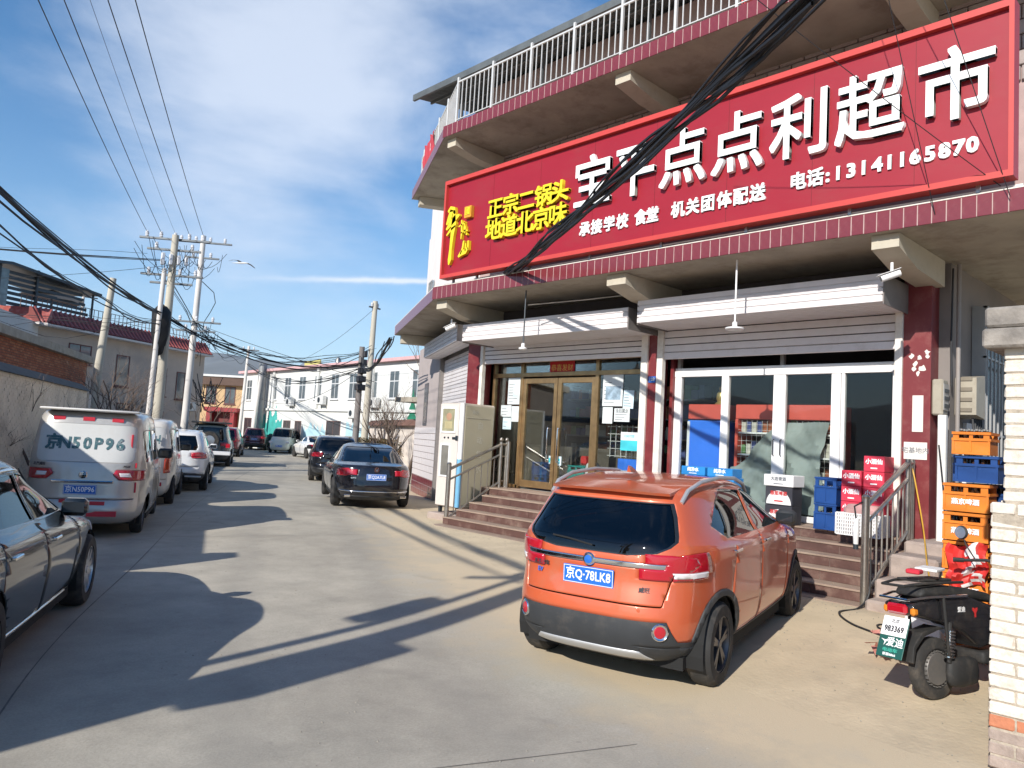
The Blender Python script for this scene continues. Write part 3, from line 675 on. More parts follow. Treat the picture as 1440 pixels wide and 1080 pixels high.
# shop interior left: shelving and counter seen through the doors
t = thing('shop_shelf', 'dim shelf of goods deep behind the double door', 'shelf', (13, 10.5, .86))
b = MB()
for k in range(5): b.box(13.6, 14.0, 8.4, 12.2, 1.2+k*.42, 1.23+k*.42)
b.build('shelf', mat('shelf_grey', (.25, .25, .25), .6), t)
b = MB()
for k in range(5):
    y = 8.45
    while y < 12.1:
        w_ = rnd.uniform(.07, .2); b.box(13.62, 13.9, y, y+w_, 1.232+k*.42, 1.232+k*.42+rnd.uniform(.12, .3), rnd.randrange(4)); y += w_+.015
b.build('goods', [MATS['goods_a'], MATS['goods_b'], MATS['goods_c'], MATS['goods_d']], t)['kind'] = 'stuff'
t = thing('shelf_rack', 'wire rack with dark goods behind the right side panel', 'rack', (11.7, 8.8, 1.6))
b = MB()
for k in range(5): b.box(11.60, 11.61, 8.32, 9.3, 1.66+k*.14, 1.67+k*.14)
for k in range(8): b.box(11.60, 11.61, 8.32+k*.13, 8.33+k*.13, 1.64, 2.26)
b.build('wires', m_wire, t)

# ================================================================ the big red sign
m_sgn = mat('sign_red', (.30, .008, .020), .45, var=.07, vs=1.5, stretch=(1, .4, 1), bump=.25, bs=1.6, dirt=(.24, .03, .03), da=.5, ds=3); m_sfr = mat('sign_border', (.52, .055, .045), .45, var=.04)
m_lw = mat('letter_white', (.82, .82, .80), .4, var=.02); m_ly = mat('letter_yellow', (.80, .62, .02), .4, var=.03)
sg = thing('shop_sign', 'huge red shop sign board with white and yellow raised characters and a phone number', 'sign', (9.25, 6.9, 4.98))
MB().box(9.22, 9.36, 2.10, 11.71, 5.02, 6.84).build('board', m_sgn, sg)
MB().box(9.15, 9.36, 2.05, 11.76, 6.84, 6.92).build('border', m_sfr, sg); MB().box(9.15, 9.36, 2.05, 11.76, 4.95, 5.02).build('border', m_sfr, sg)
MB().box(9.15, 9.36, 2.05, 2.10, 5.02, 6.84).build('border', m_sfr, sg); MB().box(9.15, 9.36, 11.71, 11.76, 5.02, 6.84).build('border', m_sfr, sg)
for c, y in zip('宝平点点利超市', (7.90, 7.07, 6.19, 5.31, 4.42, 3.55, 2.61)):
    text('letter', c, .90, m_lw, sg, onface(y, 6.06, 9.165), .034, .013, .93)
for c, y in zip('正宗二锅头', (10.23, 9.82, 9.42, 9.0, 8.62)): text('letter', c, .40, m_ly, sg, onface(y, 6.07, 9.18), .035, .009, 1.08)
for c, y in zip('地道北京味', (10.25, 9.84, 9.43, 9.03, 8.64)): text('letter', c, .42, m_ly, sg, onface(y, 5.67, 9.18), .035, .009, 1.05)
for c, y in zip('承接学校食堂机关团体配送', (8.06, 7.81, 7.55, 7.29, 6.94, 6.72, 6.27, 6.02, 5.77, 5.51, 5.26, 5.01)): text('letter', c, .245, m_lw, sg, onface(y, 5.345, 9.205), .012, .008, .95)
for c, y in zip('电话:13141165870', (4.45, 4.22, 4.06, 3.93, 3.77, 3.62, 3.46, 3.32, 3.18, 3.04, 2.88, 2.73, 2.59, 2.45, 2.31)):
    text('letter', c, .24 if ord(c) > 255 else .235, m_lw, sg, onface(y, 5.385, 9.205), .012, .009 if ord(c) < 255 else .008, .95 if ord(c) > 255 else 1.05)
# brushed emblem at the left end, built from tapering strokes
def stroke(pts, rs, m=m_ly, d0=9.15, d1=9.215):
    b = MB()
    L_ = []; R_ = []
    for i, (u, v) in enumerate(pts):
        a = Vector(pts[min(i+1, len(pts)-1)])-Vector(pts[max(i-1, 0)]); a.normalize(); n = Vector((-a.y, a.x))*rs[i]
        L_.append((u+n.x, v+n.y)); R_.append((u-n.x, v-n.y))
    P_ = L_+R_[::-1]
    b.prism(P_, d0, d1, lambda u, v, d_: Vector((d_, 11.2-u, 5.3+v))); return b.build('emblem_stroke', m, sg)
stroke([(-.42, .98), (-.34, 1.02), (-.24, 1.0), (-.20, .9)], [.02, .06, .05, .02])
stroke([(-.30, 1.0), (-.36, .84), (-.44, .72)], [.05, .06, .02])
stroke([(-.44, .62), (-.32, .72), (-.18, .82), (-.06, .86)], [.02, .055, .06, .02])
stroke([(-.22, .98), (-.22, .7), (-.25, .45), (-.27, .2), (-.28, .0), (-.30, -.10)], [.03, .07, .045, .035, .05, .015])
stroke([(-.42, .5), (-.3, .6), (-.16, .66)], [.015, .03, .015])
stroke([(.02, .74), (.04, .5), (.03, .36)], [.015, .022, .01]); stroke([(-.06, .62), (.06, .66), (.12, .68)], [.012, .02, .01]); stroke([(.10, .7), (.12, .5), (.2, .42)], [.012, .02, .012])
stroke([(.02, .48), (.14, .52), (.22, .50)], [.012, .018, .01]); stroke([(.14, .60), (.16, .44)], [.012, .012])
stroke([(.12, .32), (.10, .18), (.04, .06)], [.02, .022, .015]); stroke([(-.02, .02), (.06, .08), (.18, .10), (.26, .16)], [.02, .05, .05, .02]); stroke([(.25, .3), (.26, .12)], [.02, .015]); stroke([(.18, .26), (.18, .1)], [.015, .015])
o = MB().box(9.14, 9.215, 10.90, 11.10, 6.06, 6.28).build('emblem_block', mat('orange_gold', (.65, .30, .03), .4), sg)
text('letter', '國', .16, m_ly, sg, onface(11.0, 6.17, 9.135), .004, .003)
for y in (3.05, 4.27, 5.49, 6.71, 7.93, 9.15, 10.37): MB().box(9.2175, 9.2199, y, y+.006, 5.021, 6.839).build('seam', mat('sign_seam', (.16, .006, .012), .6), sg)
b = MB()
for y in (2.4, 3.8, 5.2, 6.6, 8, 9.4, 10.8, 11.5): b.box(9.3, 9.34, y, y+.04, 4.86, 4.96)
b.build('bracket', m_steel, sg)

# ================================================================ steps and handrails
m_step = mat('step_tile', (.105, .052, .042), .5, var=.2, vs=3, dirt=(.30, .22, .17), da=.5, ds=3)
m_tread = mat('step_tread', (.30, .215, .165), .7, var=.15, vs=2.5, dirt=(.38, .30, .22), da=.7, ds=2)
m_rough = mat('raw_concrete', (.36, .29, .25), .95, var=.18, vs=3, bump=.4, bs=18, dirt=(.27, .17, .15), da=.5, ds=2.5)
st = thing('steps', 'wide flight of maroon tiled steps running along both shop fronts', 'steps', (9.3, 7.5, 0))
NS = 6; X0, TR_, Y0S, Y1S = 9.28, .29, 3.52, 11.75; H0 = .0; RH = .85/6
for k in range(NS):
    x = X0+TR_*k; z = RH*(k+1); x1 = 11.34 if k == NS-1 else X0+TR_*(k+1)
    y0 = 3.40 if k == NS-1 else Y0S; y1 = 12.4 if k == NS-1 else Y1S-.05*k
    MB().box(x+.012, 11.4, y0, y1, z-RH-.02, z-.026).build('step_core', m_rough, st)
    tw = .80; y = y0
    while y < y1-.02:
        w_ = min(tw, y1-y); MB().bevbox(x, x+.0115, y+.002, y+w_-.004, z-RH+.001, z-.026, .002).build('riser_tile', m_step, st); y += tw
    y = y0; tw = 1.2
    while y < y1-.02:
        w_ = min(tw, y1-y); MB().bevbox(x-.015, x1+.0, y+.001, y+w_-.002, z-.025, z, .004).build('tread_tile', m_tread, st); y += tw
# rough stepped concrete cheek to the right of the steps
for k, (xa, xb, z) in enumerate(((9.22, 9.75, .25), (9.5, 10.4, .46), (9.95, 11.0, .72), (10.45, 11.3, .86))):
    MB().bevbox(xa, xb, 2.88+.04*k, 3.51, -.02, z, .03).build('cheek_block', m_rough, st)
def handrail(y, x0, x1, z0, z1, zt0, zt1, lab, extra):
    t = thing('handrail', lab, 'handrail', (x0, y, z0), 'steel handrails beside the steps')
    rp = MB(); rp.tube([(x0, y, z0), (x0, y, zt0)], .045, 12); rp.lathe([(.045, 0), (.05, .02), (.03, .045), (0, .05)], (x0, y, zt0), n=12); rp.build('post', m_steel, t, smooth=True)
    for dx in ((0, .16) if extra else (0, .14)):
        rp = MB(); rp.tube([(x1+dx, y, z1), (x1+dx, y, zt1)], .038, 12)
        if extra: rp.lathe([(.0, 0), (.035, .02), (.045, .05), (.03, .085), (0, .1)], (x1+dx, y, zt1), n=12)
        rp.build('post', m_steel, t, smooth=True)
    if extra: MB().tube([(x1+.08, y-.14, z1), (x1+.08, y-.14, zt1+.02)], .036, 10).build('post', m_steel, t, smooth=True)
    MB().tube([(x0-.02, y, zt0-.10), (x1, y, zt1-.05), (x1+.2, y, zt1-.05)], .032, 10).build('top_bar', m_steel, t, smooth=True)
    MB().tube([(x0, y, zt0-.30), (x1, y, zt1-.26)], .022, 8).build('bar', m_steel, t, smooth=True)
    MB().tube([(x0, y, z0+.10), (x1, y, z1+.12)], .025, 8).build('bar', m_steel, t, smooth=True)
    MB().tube([(x1, y, zt1-.30), (x1+.2, y, zt1-.30)], .018, 8).build('bar', m_steel, t, smooth=True); MB().tube([(x1, y, z1+.14), (x1+.2, y, z1+.14)], .018, 8).build('bar', m_steel, t, smooth=True)
    for k in range(1, 8):
        f = k/8; x = lerp(x0, x1, f); MB().tube([(x, y, lerp(z0+.1, z1+.12, f)), (x, y, lerp(zt0-.3, zt1-.26, f))], .011, 6).build('baluster', m_steel, t, smooth=True)
handrail(11.66, 9.62, 11.0, .14, .85, 1.30, 1.80, 'left steel handrail with ball topped posts beside the vending cabinet', True)
handrail(3.56, 9.34, 10.72, .14, .85, 1.40, 1.90, 'right steel handrail rusted at the foot beside the rough concrete cheek', False)
# ================================================================ vehicles
m_tyre = mat('tyre_rubber', (.028, .027, .026), .85, var=.25, vs=6, dirt=(.16, .13, .10), da=.5, ds=7)
m_rim = mat('alloy', (.52, .52, .53), .3, metal=.85, var=.08, dirt=(.2, .17, .14), da=.3, ds=8)
m_rimd = mat('dark_alloy', (.10, .10, .11), .35, metal=.6, var=.1)
m_pl = mat('black_car_plastic', (.032, .034, .037), .62, var=.12, vs=5, dirt=(.13, .11, .09), da=.4, ds=4)
m_chr = mat('chrome', (.7, .7, .7), .12, metal=1., var=0)
m_tl = mat('red_lens', (.42, .008, .02), .12, var=.05, coat=1., emit=None)
m_tlw = mat('clear_lens', (.75, .70, .70), .12, var=.05, coat=1.)
m_blue = mat('plate_blue', (.015, .13, .50), .4, var=.03)
m_gloss = mat('dark_mirror', (.02, .022, .025), .05, spec=.6, var=0)
m_pw = mat('plate_white', (.85, .85, .85), .4, var=0)
m_under = mat('underbody', (.012, .012, .012), .9, var=.2)
m_seat = mat('seat_cloth', (.06, .058, .055), .9, var=.15)
m_cg = glassmat('car_glass', (.26, .28, .28), .5, .62); m_cgd = glassmat('car_glass_dark', (.06, .065, .07), .45, .9)
def paint(name, c, rough=.28, metal=.35, dirt=None, da=.0):
    return mat(name, c, rough, metal=metal, var=.04, vs=1.5, coat=.9, dirt=dirt or (.3, .26, .2), da=da, ds=2.2)

def pip(poly, u, v):
    c = False; n = len(poly); j = n-1
    for i in range(n):
        (a, b_), (c_, d) = poly[i], poly[j]
        if (b_ > v) != (d > v) and u < (c_-a)*(v-b_)/(d-b_)+a: c = not c
        j = i
    return c
def circ(y, z, r, n=18): return [(y+r*math.cos(2*math.pi*k/n), z+r*math.sin(2*math.pi*k/n)) for k in range(n)]
def seg(y0, z0, y1, z1, w_=.008):
    d = Vector((y1-y0, z1-z0)).normalized(); n = Vector((-d.y, d.x))*w_/2
    return [(y0+n.x, z0+n.y), (y1+n.x, z1+n.y), (y1-n.x, z1-n.y), (y0-n.x, z0-n.y)]
def rrect(u0, u1, v0, v1, r=.05, n=3):
    P = []
    for (cx, cy, a0) in ((u1-r, v1-r, 0), (u0+r, v1-r, 90), (u0+r, v0+r, 180), (u1-r, v0+r, 270)):
        for k in range(n+1): a = R(a0+90*k/n); P.append((cx+r*math.cos(a), cy+r*math.sin(a)))
    return P
def hull(levels, sub, nexp=4.5, nexf=4.0, ys=13):
    """levels from bottom to roof: (z, y_rear, y_front, half_width, tilt, crown); returns bmesh of the skin"""
    ends = [0, .2, .42, .62, .76, .85]; side = [.86, .76, .6, .4, .2, 0, -.2, -.4, -.6, -.76, -.86]
    n = 0; rings = []
    bm = bmesh.new()
    for lv in levels:
        z, yr, yf, hw, tilt, crown = lv[:6]; er = lv[6] if len(lv) > 6 else nexp; ef = lv[7] if len(lv) > 7 else nexf
        c = (yr+yf)/2; h = (yf-yr)/2; P = []
        for e in ends: P.append((e*hw, c-h*(1-e**er)**(1/er)))
        for s_ in side:
            ex = er if s_ > 0 else ef; P.append((hw*(1-abs(s_)**ex)**(1/ex), c-h*s_))
        for e in ends[::-1]: P.append((e*hw, c+h*(1-e**ef)**(1/ef)))
        full = P+[(-x, y) for x, y in P[1:-1][::-1]]
        ring = []
        for x, y in full:
            k = (y-c)/max(h, .01); zz = z+tilt*(y-2.0)/4.0-crown*k*k-(.35*crown*(x/hw)**2)
            ring.append(bm.verts.new((x, y, zz)))
        rings.append(ring); n = len(P)
    m_ = len(rings[0])
    for a, b_ in zip(rings, rings[1:]):
        for j in range(m_): bm.faces.new((a[j], a[(j+1) % m_], b_[(j+1) % m_], b_[j]))
    top = rings[-1]
    for j in range(1, n-2):
        bm.faces.new((top[j], top[j+1], top[m_-j-1], top[m_-j]))
    bm.faces.new((top[0], top[1], top[m_-1])); bm.faces.new((top[n-2], top[n-1], top[n]))
    bmesh.ops.recalc_face_normals(bm, faces=bm.faces)
    if sub:
        me = bpy.data.meshes.new('tmp'); bm.to_mesh(me); bm.free(); o = bpy.data.objects.new('tmp', me); col.objects.link(o)
        md = o.modifiers.new('s', 'SUBSURF'); md.levels = sub; md.render_levels = sub
        dg = bpy.context.evaluated_depsgraph_get(); me2 = bpy.data.meshes.new_from_object(o.evaluated_get(dg)); bpy.data.objects.remove(o)
        bm = bmesh.new(); bm.from_mesh(me2); bpy.data.meshes.remove(me2)
    return bm
VIEW = {'side': (0, (1, 2)), 'rear': (1, (0, 2)), 'front': (1, (0, 2))}
def facing(f, view):
    n = f.normal
    if view == 'side': return abs(n.x) > .22
    if view == 'rear': return n.y < -.22
    return n.y > .12
def facing2(f, view):
    n = f.normal
    return abs(n.x) > .08 if view == 'side' else (n.y < -.1 if view == 'rear' else n.y > .05)
def carve(bm, regions):
    """cut each region's outline into the skin, then number the faces inside it"""
    lay = bm.faces.layers.int.new('reg')
    for idx, (view, poly, name, m, push) in enumerate(regions):
        ax, (iu, iv) = VIEW[view]
        us = [p[0] for p in poly]; vs_ = [p[1] for p in poly]; mg = .02
        def near(f):
            c = [v.co for v in f.verts]
            return (max(p[iu] for p in c) > min(us)-mg and min(p[iu] for p in c) < max(us)+mg and max(p[iv] for p in c) > min(vs_)-mg and min(p[iv] for p in c) < max(vs_)+mg and facing2(f, view))
        n = len(poly)
        for i in range(n):
            a, b_ = poly[i], poly[(i+1) % n]
            eu, ev = b_[0]-a[0], b_[1]-a[1]
            if abs(eu)+abs(ev) < 1e-6: continue
            lo_u, hi_u = min(a[0], b_[0])-.02, max(a[0], b_[0])+.02; lo_v, hi_v = min(a[1], b_[1])-.02, max(a[1], b_[1])+.02
            fs = []
            for f in bm.faces:
                if not near(f): continue
                c = [v.co for v in f.verts]
                if max(p[iu] for p in c) < lo_u or min(p[iu] for p in c) > hi_u or max(p[iv] for p in c) < lo_v or min(p[iv] for p in c) > hi_v: continue
                fs.append(f)
            if not fs: continue
            co = [0, 0, 0]; no = [0, 0, 0]; co[iu] = a[0]; co[iv] = a[1]; no[iu] = -ev; no[iv] = eu
            es = {e for f in fs for e in f.edges}; vv = {v for f in fs for v in f.verts}
            bmesh.ops.bisect_plane(bm, geom=list(vv)+list(es)+fs, dist=1e-5, plane_co=co, plane_no=no); bm.normal_update()
        for f in bm.faces:
            if facing(f, view):
                c = f.calc_center_median()
                if pip(poly, c[iu], c[iv]): f[lay] = idx+1
    return lay
def wheel(t, x, y, r, wd, sgn, rim_m, spokes=5, style='split'):
    w_ = MB(); w_.lathe([(r*.66, -wd/2), (r*.9, -wd/2), (r*.985, -wd*.36), (r, -wd*.2), (r*.992, 0), (r, wd*.2), (r*.985, wd*.36), (r*.9, wd/2), (r*.66, wd/2), (r*.64, 0)], (x, y, r), ax='x', n=36)
    ty = w_.build('tyre', m_tyre, None, smooth=True, world=False)
    wo = bpy.data.objects.new('wheel', None); col.objects.link(wo); wo.parent = t; ty.parent = wo
    b = MB(); xo = x+sgn*wd*.42
    b.lathe([(r*.67, -wd*.46), (r*.67, wd*.46), (r*.63, wd*.46), (r*.60, wd*.30), (r*.58, -wd*.3)], (x, y, r), ax='x', n=30)
    b.lathe([(.0, wd*.43), (r*.10, wd*.43), (r*.13, wd*.36), (r*.13, -wd*.2)] if sgn > 0 else [(.0, -wd*.43), (r*.10, -wd*.43), (r*.13, -wd*.36), (r*.13, wd*.2)], (x, y, r), ax='x', n=16)
    for k in range(spokes):
        a0 = 2*math.pi*k/spokes+.3
        for da in ((-.13, .13) if style == 'split' else (0,)):
            a1 = a0+da; hw = r*(.045 if style == 'split' else .08)
            ca, sa = math.cos(a0), math.sin(a0); cb, sb_ = math.cos(a1), math.sin(a1)
            p0 = Vector((0, ca*r*.08, sa*r*.08)); p1 = Vector((0, cb*r*.63, sb_*r*.63)); d = (p1-p0).normalized(); nn_ = Vector((0, -d.z, d.y))*hw
            vs = []
            for p, xx in ((p0, sgn*wd*.40), (p1, sgn*wd*.42)):
                for q in (-1, 1):
                    for dx in (0, -sgn*.03): vs.append((x+xx+dx, y+p.y+nn_.y*q, r+p.z+nn_.z*q))
            b.add(vs, [(0, 2, 6, 4), (1, 5, 7, 3), (0, 4, 5, 1), (2, 3, 7, 6), (0, 1, 3, 2), (4, 6, 7, 5)])
    b.build('rim', rim_m, wo, smooth=True, world=False)
    MB().lathe([(r*.5, -.01), (r*.5, .01), (.0, .01)], (x-sgn*.01, y, r), ax='x', n=20).build('brake_disc', m_under, wo, world=False)
    return wo
def plate(t, o, txt_, w_=.44, h=.14, nx=(1, 0, 0), up_=(0, 0, 1), m=None, mt=None):
    F = frame(o, nx, up_); q = MB().bevbox(-w_/2, w_/2, -h/2, h/2, -.004, .004, .003, T=F).build('licence_plate', m or m_blue, t, world=False)
    b = MB()
    for a in ((-w_/2+.006, w_/2-.006, h/2-.010, h/2-.006), (-w_/2+.006, w_/2-.006, -h/2+.006, -h/2+.010), (-w_/2+.006, -w_/2+.010, -h/2+.010, h/2-.010), (w_/2-.010, w_/2-.006, -h/2+.010, h/2-.010)): b.box(*a, .0042, .0055, T=F)
    b.build('plate_border', mt or m_pw, q, world=False)
    o_ = text('plate_number', txt_, h*.95, mt or m_pw, q, F @ Matrix.Translation((0, 0, .0055)), .0006, .0018, .88 if len(txt_) < 8 else .76, world=False, spacing=1.0)
    Fi = F.inverted(); cs_ = [Fi @ v.co for v in o_.data.vertices]; wmax = max(v.x for v in cs_)-min(v.x for v in cs_); hmax = max(v.y for v in cs_)-min(v.y for v in cs_)
    o_.data.transform(F @ Matrix.Diagonal((w_*.88/wmax, min(1.2, h*.72/hmax), 1, 1)) @ Fi)
    return q
from mathutils.bvhtree import BVHTree
BV = {}
def ys(t, x, z, end=-1):      # y of the rear (end=-1) or front skin at (x, z)
    h = BV[t.name].ray_cast(Vector((x, -3 if end < 0 else 9, z)), Vector((0, 1 if end < 0 else -1, 0)))
    return h[0].y if h[0] else 0.
def zt(t, x, y):              # height of the roof skin
    h = BV[t.name].ray_cast(Vector((x, y, 3)), Vector((0, 0, -1)))
    return h[0].z if h[0] else 1.5
def xs_(t, y, z, sg_=1):      # x of the side skin at (y, z)
    h = BV[t.name].ray_cast(Vector((3*sg_, y, z)), Vector((-sg_, 0, 0)))
    return abs(h[0].x) if h[0] else .8
def make_car(name, label, loc, hd_, L_, levels, body_m, regions, wheels, r, track, glass, sub=1, rim_m=None, spokes=5, style='split', cat='car', group=None, arch=.055, inner=True, wd=.2, clad=None, tilt=0., handles=None, mirrors=None, mirror_m=None, gz0=None, nexp=4.5, nexf=4.0):
    z0 = gz(*loc) if gz0 is None else gz0
    t = thing(name, label, cat, (loc[0], loc[1], z0), group, rz=-hd_); t.rotation_euler = (tilt, 0, -hd_); ORG[t.name] = Vector((0, 0, 0))
    regs = []
    for q in regions:                       # black rubber surround just outside every pane
        if q[2] in ('window', 'rear_window') and sub > 1 and 'van' not in name:
            cu = sum(p[0] for p in q[1])/len(q[1]); cv = sum(p[1] for p in q[1])/len(q[1]); P_ = []
            for u, v in q[1]: d = Vector((u-cu, v-cv)); d = d*(1+.024/max(.05, d.length)); P_.append((cu+d.x, cv+d.y))
            regs.append((q[0], P_, 'window_trim', m_gloss, -.001))
        regs.append(q)
    for wy in wheels:
        if clad: regs.insert(0, ('side', [(wy+(r+arch+clad[0])*math.cos(R(a)), r+(r+arch+clad[0])*math.sin(R(a))) for a in range(-30, 211, 15)], 'arch_trim', m_pl, .012))
    for wy in wheels: regs.append(('side', [(wy+(r+arch)*math.cos(R(a)), r+(r+arch)*math.sin(R(a))) for a in range(-30, 211, 12)]+[(wy-(r+arch)*.8, -.1), (wy+(r+arch)*.8, -.1)], None, None, 0))
    bm = hull(levels, sub, nexp, nexf)
    BV[t.name] = BVHTree.FromBMesh(bm)
    lay = carve(bm, regs)
    parts = {}
    for f in bm.faces:
        k = f[lay]; c = f.calc_center_median()
        if k and regs[k-1][2] is None: key = None
        elif k and regs[k-1][0] == 'side': key = (k, c.x > 0)
        else: key = (k, None)
        parts.setdefault(key, []).append(f)
    for key, fs in parts.items():
        if key is None: continue
        k, side = key; me = bpy.data.meshes.new('p'); vm = {}; V = []; F = []
        nm, mm, push = ('body', body_m, 0.) if k == 0 else (regs[k-1][2], regs[k-1][3], regs[k-1][4])
        for f in fs:
            ids = []
            for v in f.verts:
                if v.index not in vm or True:
                    key_ = tuple(round(q, 5) for q in v.co)
                    if key_ not in vm: vm[key_] = len(V); V.append(v.co+v.normal*push)
                    ids.append(vm[key_])
            if len(set(ids)) == len(ids): F.append(tuple(ids))
        if not F: continue
        me.from_pydata([tuple(v) for v in V], [], F); me.materials.append(mm); me.name = nm
        me.polygons.foreach_set('use_smooth', [True]*len(me.polygons)); me.update(); me.set_sharp_from_angle(angle=R(42))
        o = bpy.data.objects.new(nm, me); col.objects.link(o); o.parent = t
        if nm not in ('window', 'windscreen', 'rear_window', 'window_trim'):
            md = o.modifiers.new('thick', 'SOLIDIFY'); md.thickness = .022; md.offset = -1
    bm.free()
    for wy in wheels:
        for sg_ in (-1, 1):
            x = sg_*track/2; wheel(t, x, wy, r, wd, sg_, rim_m or m_rim, spokes, style)
        # dark wheel housing
        b = MB(); hw = track/2+wd*.35; vs = []; n = 14
        for sx in (-hw, hw):
            for k in range(n+1):
                a = R(-20+220*k/n); vs.append((sx, wy+(r+arch)*math.cos(a), r+(r+arch)*math.sin(a)))
        b.add(vs, [(k, k+1, n+2+k, n+1+k) for k in range(n)]); b.build('wheel_housing', m_under, t, world=False, fix=False)
    y0, y1 = wheels[0]+r+.1, wheels[-1]-r-.1; hw = levels[1][3]
    b = MB(); b.box(-hw*.86, hw*.86, wheels[0]-.45, wheels[-1]+.5, .20, .30); b.box(-hw*.97, hw*.97, y0, y1, .19, .28); b.build('floor_pan', m_under, t, world=False)
    if inner:
        zb = inner if isinstance(inner, float) else .9
        for yy_ in ([wheels[0]+.35, wheels[0]+1.45] if L_ < 6 else []):
            for x in (-.38, .38):
                MB().bevbox(x-.24, x+.24, yy_, yy_+.13, .35, zb+.18, .04, T=None).build('seat', m_seat, t, world=False)
                MB().bevbox(x-.12, x+.12, yy_+.01, yy_+.10, zb+.2, zb+.4, .03).build('headrest', m_seat, t, world=False)
        MB().bevbox(-.6, .6, wheels[-1]-.75, wheels[-1]-.35, .5, zb+.02, .05).build('dashboard', m_under, t, world=False)
    for (y, z, sg_) in (handles or []):
        x = xs_(t, y, z, sg_)
        MB().bevbox(min(sg_*(x-.004), sg_*(x+.028)), max(sg_*(x-.004), sg_*(x+.028)), y-.09, y+.09, z-.012, z+.014, .006).build('door_handle', m_chr if True else body_m, t, world=False)
    for (y, z, sz, mm) in (mirrors or []):
        for sg_ in (-1, 1):
            x = xs_(t, y, z+.02, sg_)-.02
            b = MB(); b.bevbox(*(sorted((sg_*(x+.02), sg_*(x+.02+.20*sz)))), y-.05, y+.08, z-.02, z+.13*sz, .035); b.box(*(sorted((sg_*(x-.05), sg_*(x+.05)))), y-.02, y+.03, z-.03, z+.01)
            mo = b.build('mirror', mm, t, world=False, smooth=True)
            MB().box(*(sorted((sg_*(x+.04), sg_*(x+.20*sz)))), y-.053, y-.0505, z+.015, z+.10*sz).build('mirror_glass', m_gloss, mo, world=False)
    return t
def handles_x(levels, z):
    for a, b_ in zip(levels, levels[1:]):
        if a[0] <= z <= b_[0]: f = (z-a[0])/(b_[0]-a[0]); return a[3]+(b_[3]-a[3])*f
    return levels[-1][3]

# ---------------------------------------------------------------- the orange crossover in front of the steps
OR = paint('orange_paint', (.58, .112, .042), .34, .15, (.36, .22, .14), .4)
lv = [(.22, .26, 4.12, .70, 0, 0), (.27, .12, 4.22, .82, 0, 0), (.36, .04, 4.28, .875, 0, 0), (.50, .00, 4.32, .895, 0, 0), (.62, .02, 4.32, .90, 0, 0), (.72, .05, 4.31, .898, 0, 0),
      (.80, .08, 4.26, .90, .02, 0), (.88, .07, 4.10, .905, .0, 0), (.95, .085, 3.80, .895, -.03, .0), (1.00, .10, 3.35, .875, -.05, 0, 4.5, 6), (1.07, .13, 3.10, .825, -.04, .0, 4.5, 7), (1.22, .23, 2.85, .765, -.02, .01, 5, 6), (1.38, .33, 2.55, .700, 0, .03, 5, 5), (1.48, .38, 2.36, .645, 0, .05, 5, 5), (1.535, .46, 2.22, .57, 0, .055, 5, 5), (1.56, .7, 1.95, .40, 0, .05, 4, 4)]
seams = [('side', seg(.97, .40, 1.12, .98), None, None, 0), ('side', seg(1.93, .33, 1.90, 1.02), None, None, 0), ('side', seg(2.92, .33, 2.98, .95), None, None, 0), ('side', seg(1.05, .335, 2.92, .335), None, None, 0)]
reg = [
 ('rear', [(-1, -.1), (1, -.1), (1, .37), (.70, .41), (.64, .56), (-.64, .56), (-.70, .41), (-1, .37)], 'bumper', m_pl, .004),
 ('side', [(-.2, .1), (4.6, .1), (4.6, .30), (3.75, .34), (1.1, .31), (.5, .36), (-.2, .385)], 'sill_trim', m_pl, .006),
 ('rear', [(-.52, .27), (.52, .27), (.44, .335), (-.44, .335)], 'skid_plate', mat('silver_plastic', (.55, .55, .55), .35, metal=.5, var=.08), .012),
 ('rear', [(-.52, .985), (-.3, .962), (.3, .962), (.52, .985), (.61, 1.03), (.645, 1.08), (.635, 1.14), (.585, 1.28), (.54, 1.365), (-.54, 1.365), (-.585, 1.28), (-.635, 1.14), (-.645, 1.08), (-.61, 1.03)], 'rear_window', m_cgd, -.008),
 ('front', [(-.68, 1.04), (.68, 1.04), (.58, 1.46), (-.58, 1.46)], 'windscreen', m_cg, -.008),
 ('side', [(1.02, 1.065), (1.86, 1.045), (1.83, 1.41), (1.3, 1.43), (1.08, 1.36), (.80, 1.20)], 'window', m_cg, -.010),
 ('side', [(1.95, 1.045), (2.88, 1.04), (2.93, 1.08), (2.62, 1.27), (2.32, 1.385), (1.92, 1.42)], 'window', m_cg, -.010),
 ('rear', [(.60, .80), (1.0, .80), (1.0, .975), (.88, .99), (.72, .975), (.60, .93)], 'tail_light', m_tl, .014),
 ('rear', [(-.60, .80), (-1.0, .80), (-1.0, .975), (-.88, .99), (-.72, .975), (-.60, .93)], 'tail_light', m_tl, .014),
 ('side', [(-.1, .80), (.20, .80), (.42, .90), (.38, .945), (.2, .975), (-.1, .975)], 'tail_light', m_tl, .014),
 ('rear', [(.66, .815), (.82, .812), (.82, .845), (.65, .852)], 'lamp_strip', m_tlw, .018),
 ('rear', [(-.66, .815), (-.82, .812), (-.82, .845), (-.65, .852)], 'lamp_strip', m_tlw, .018),
 ('side', [(-.1, -.1), (.55, -.1), (.52, .24), (.02, .235)], None, None, 0),
 ('rear', [(-.60, .872), (.60, .872), (.62, .908), (-.62, .908)], 'trim_strip', m_chr, .012),
 ('rear', seg(-.60, .66, .60, .66), None, None, 0), ('rear', seg(-.60, .66, -.66, .84), None, None, 0), ('rear', seg(.60, .66, .66, .84), None, None, 0),
]+seams
def zmap(z): return z*1.08+.055*math.exp(-((z-.92)/.20)**4)
lv = [(zmap(l[0]),)+tuple(l[1:]) for l in lv]; reg = [(a, [(u, zmap(v)) for u, v in p], n_, mm, ps) for a, p, n_, mm, ps in reg]
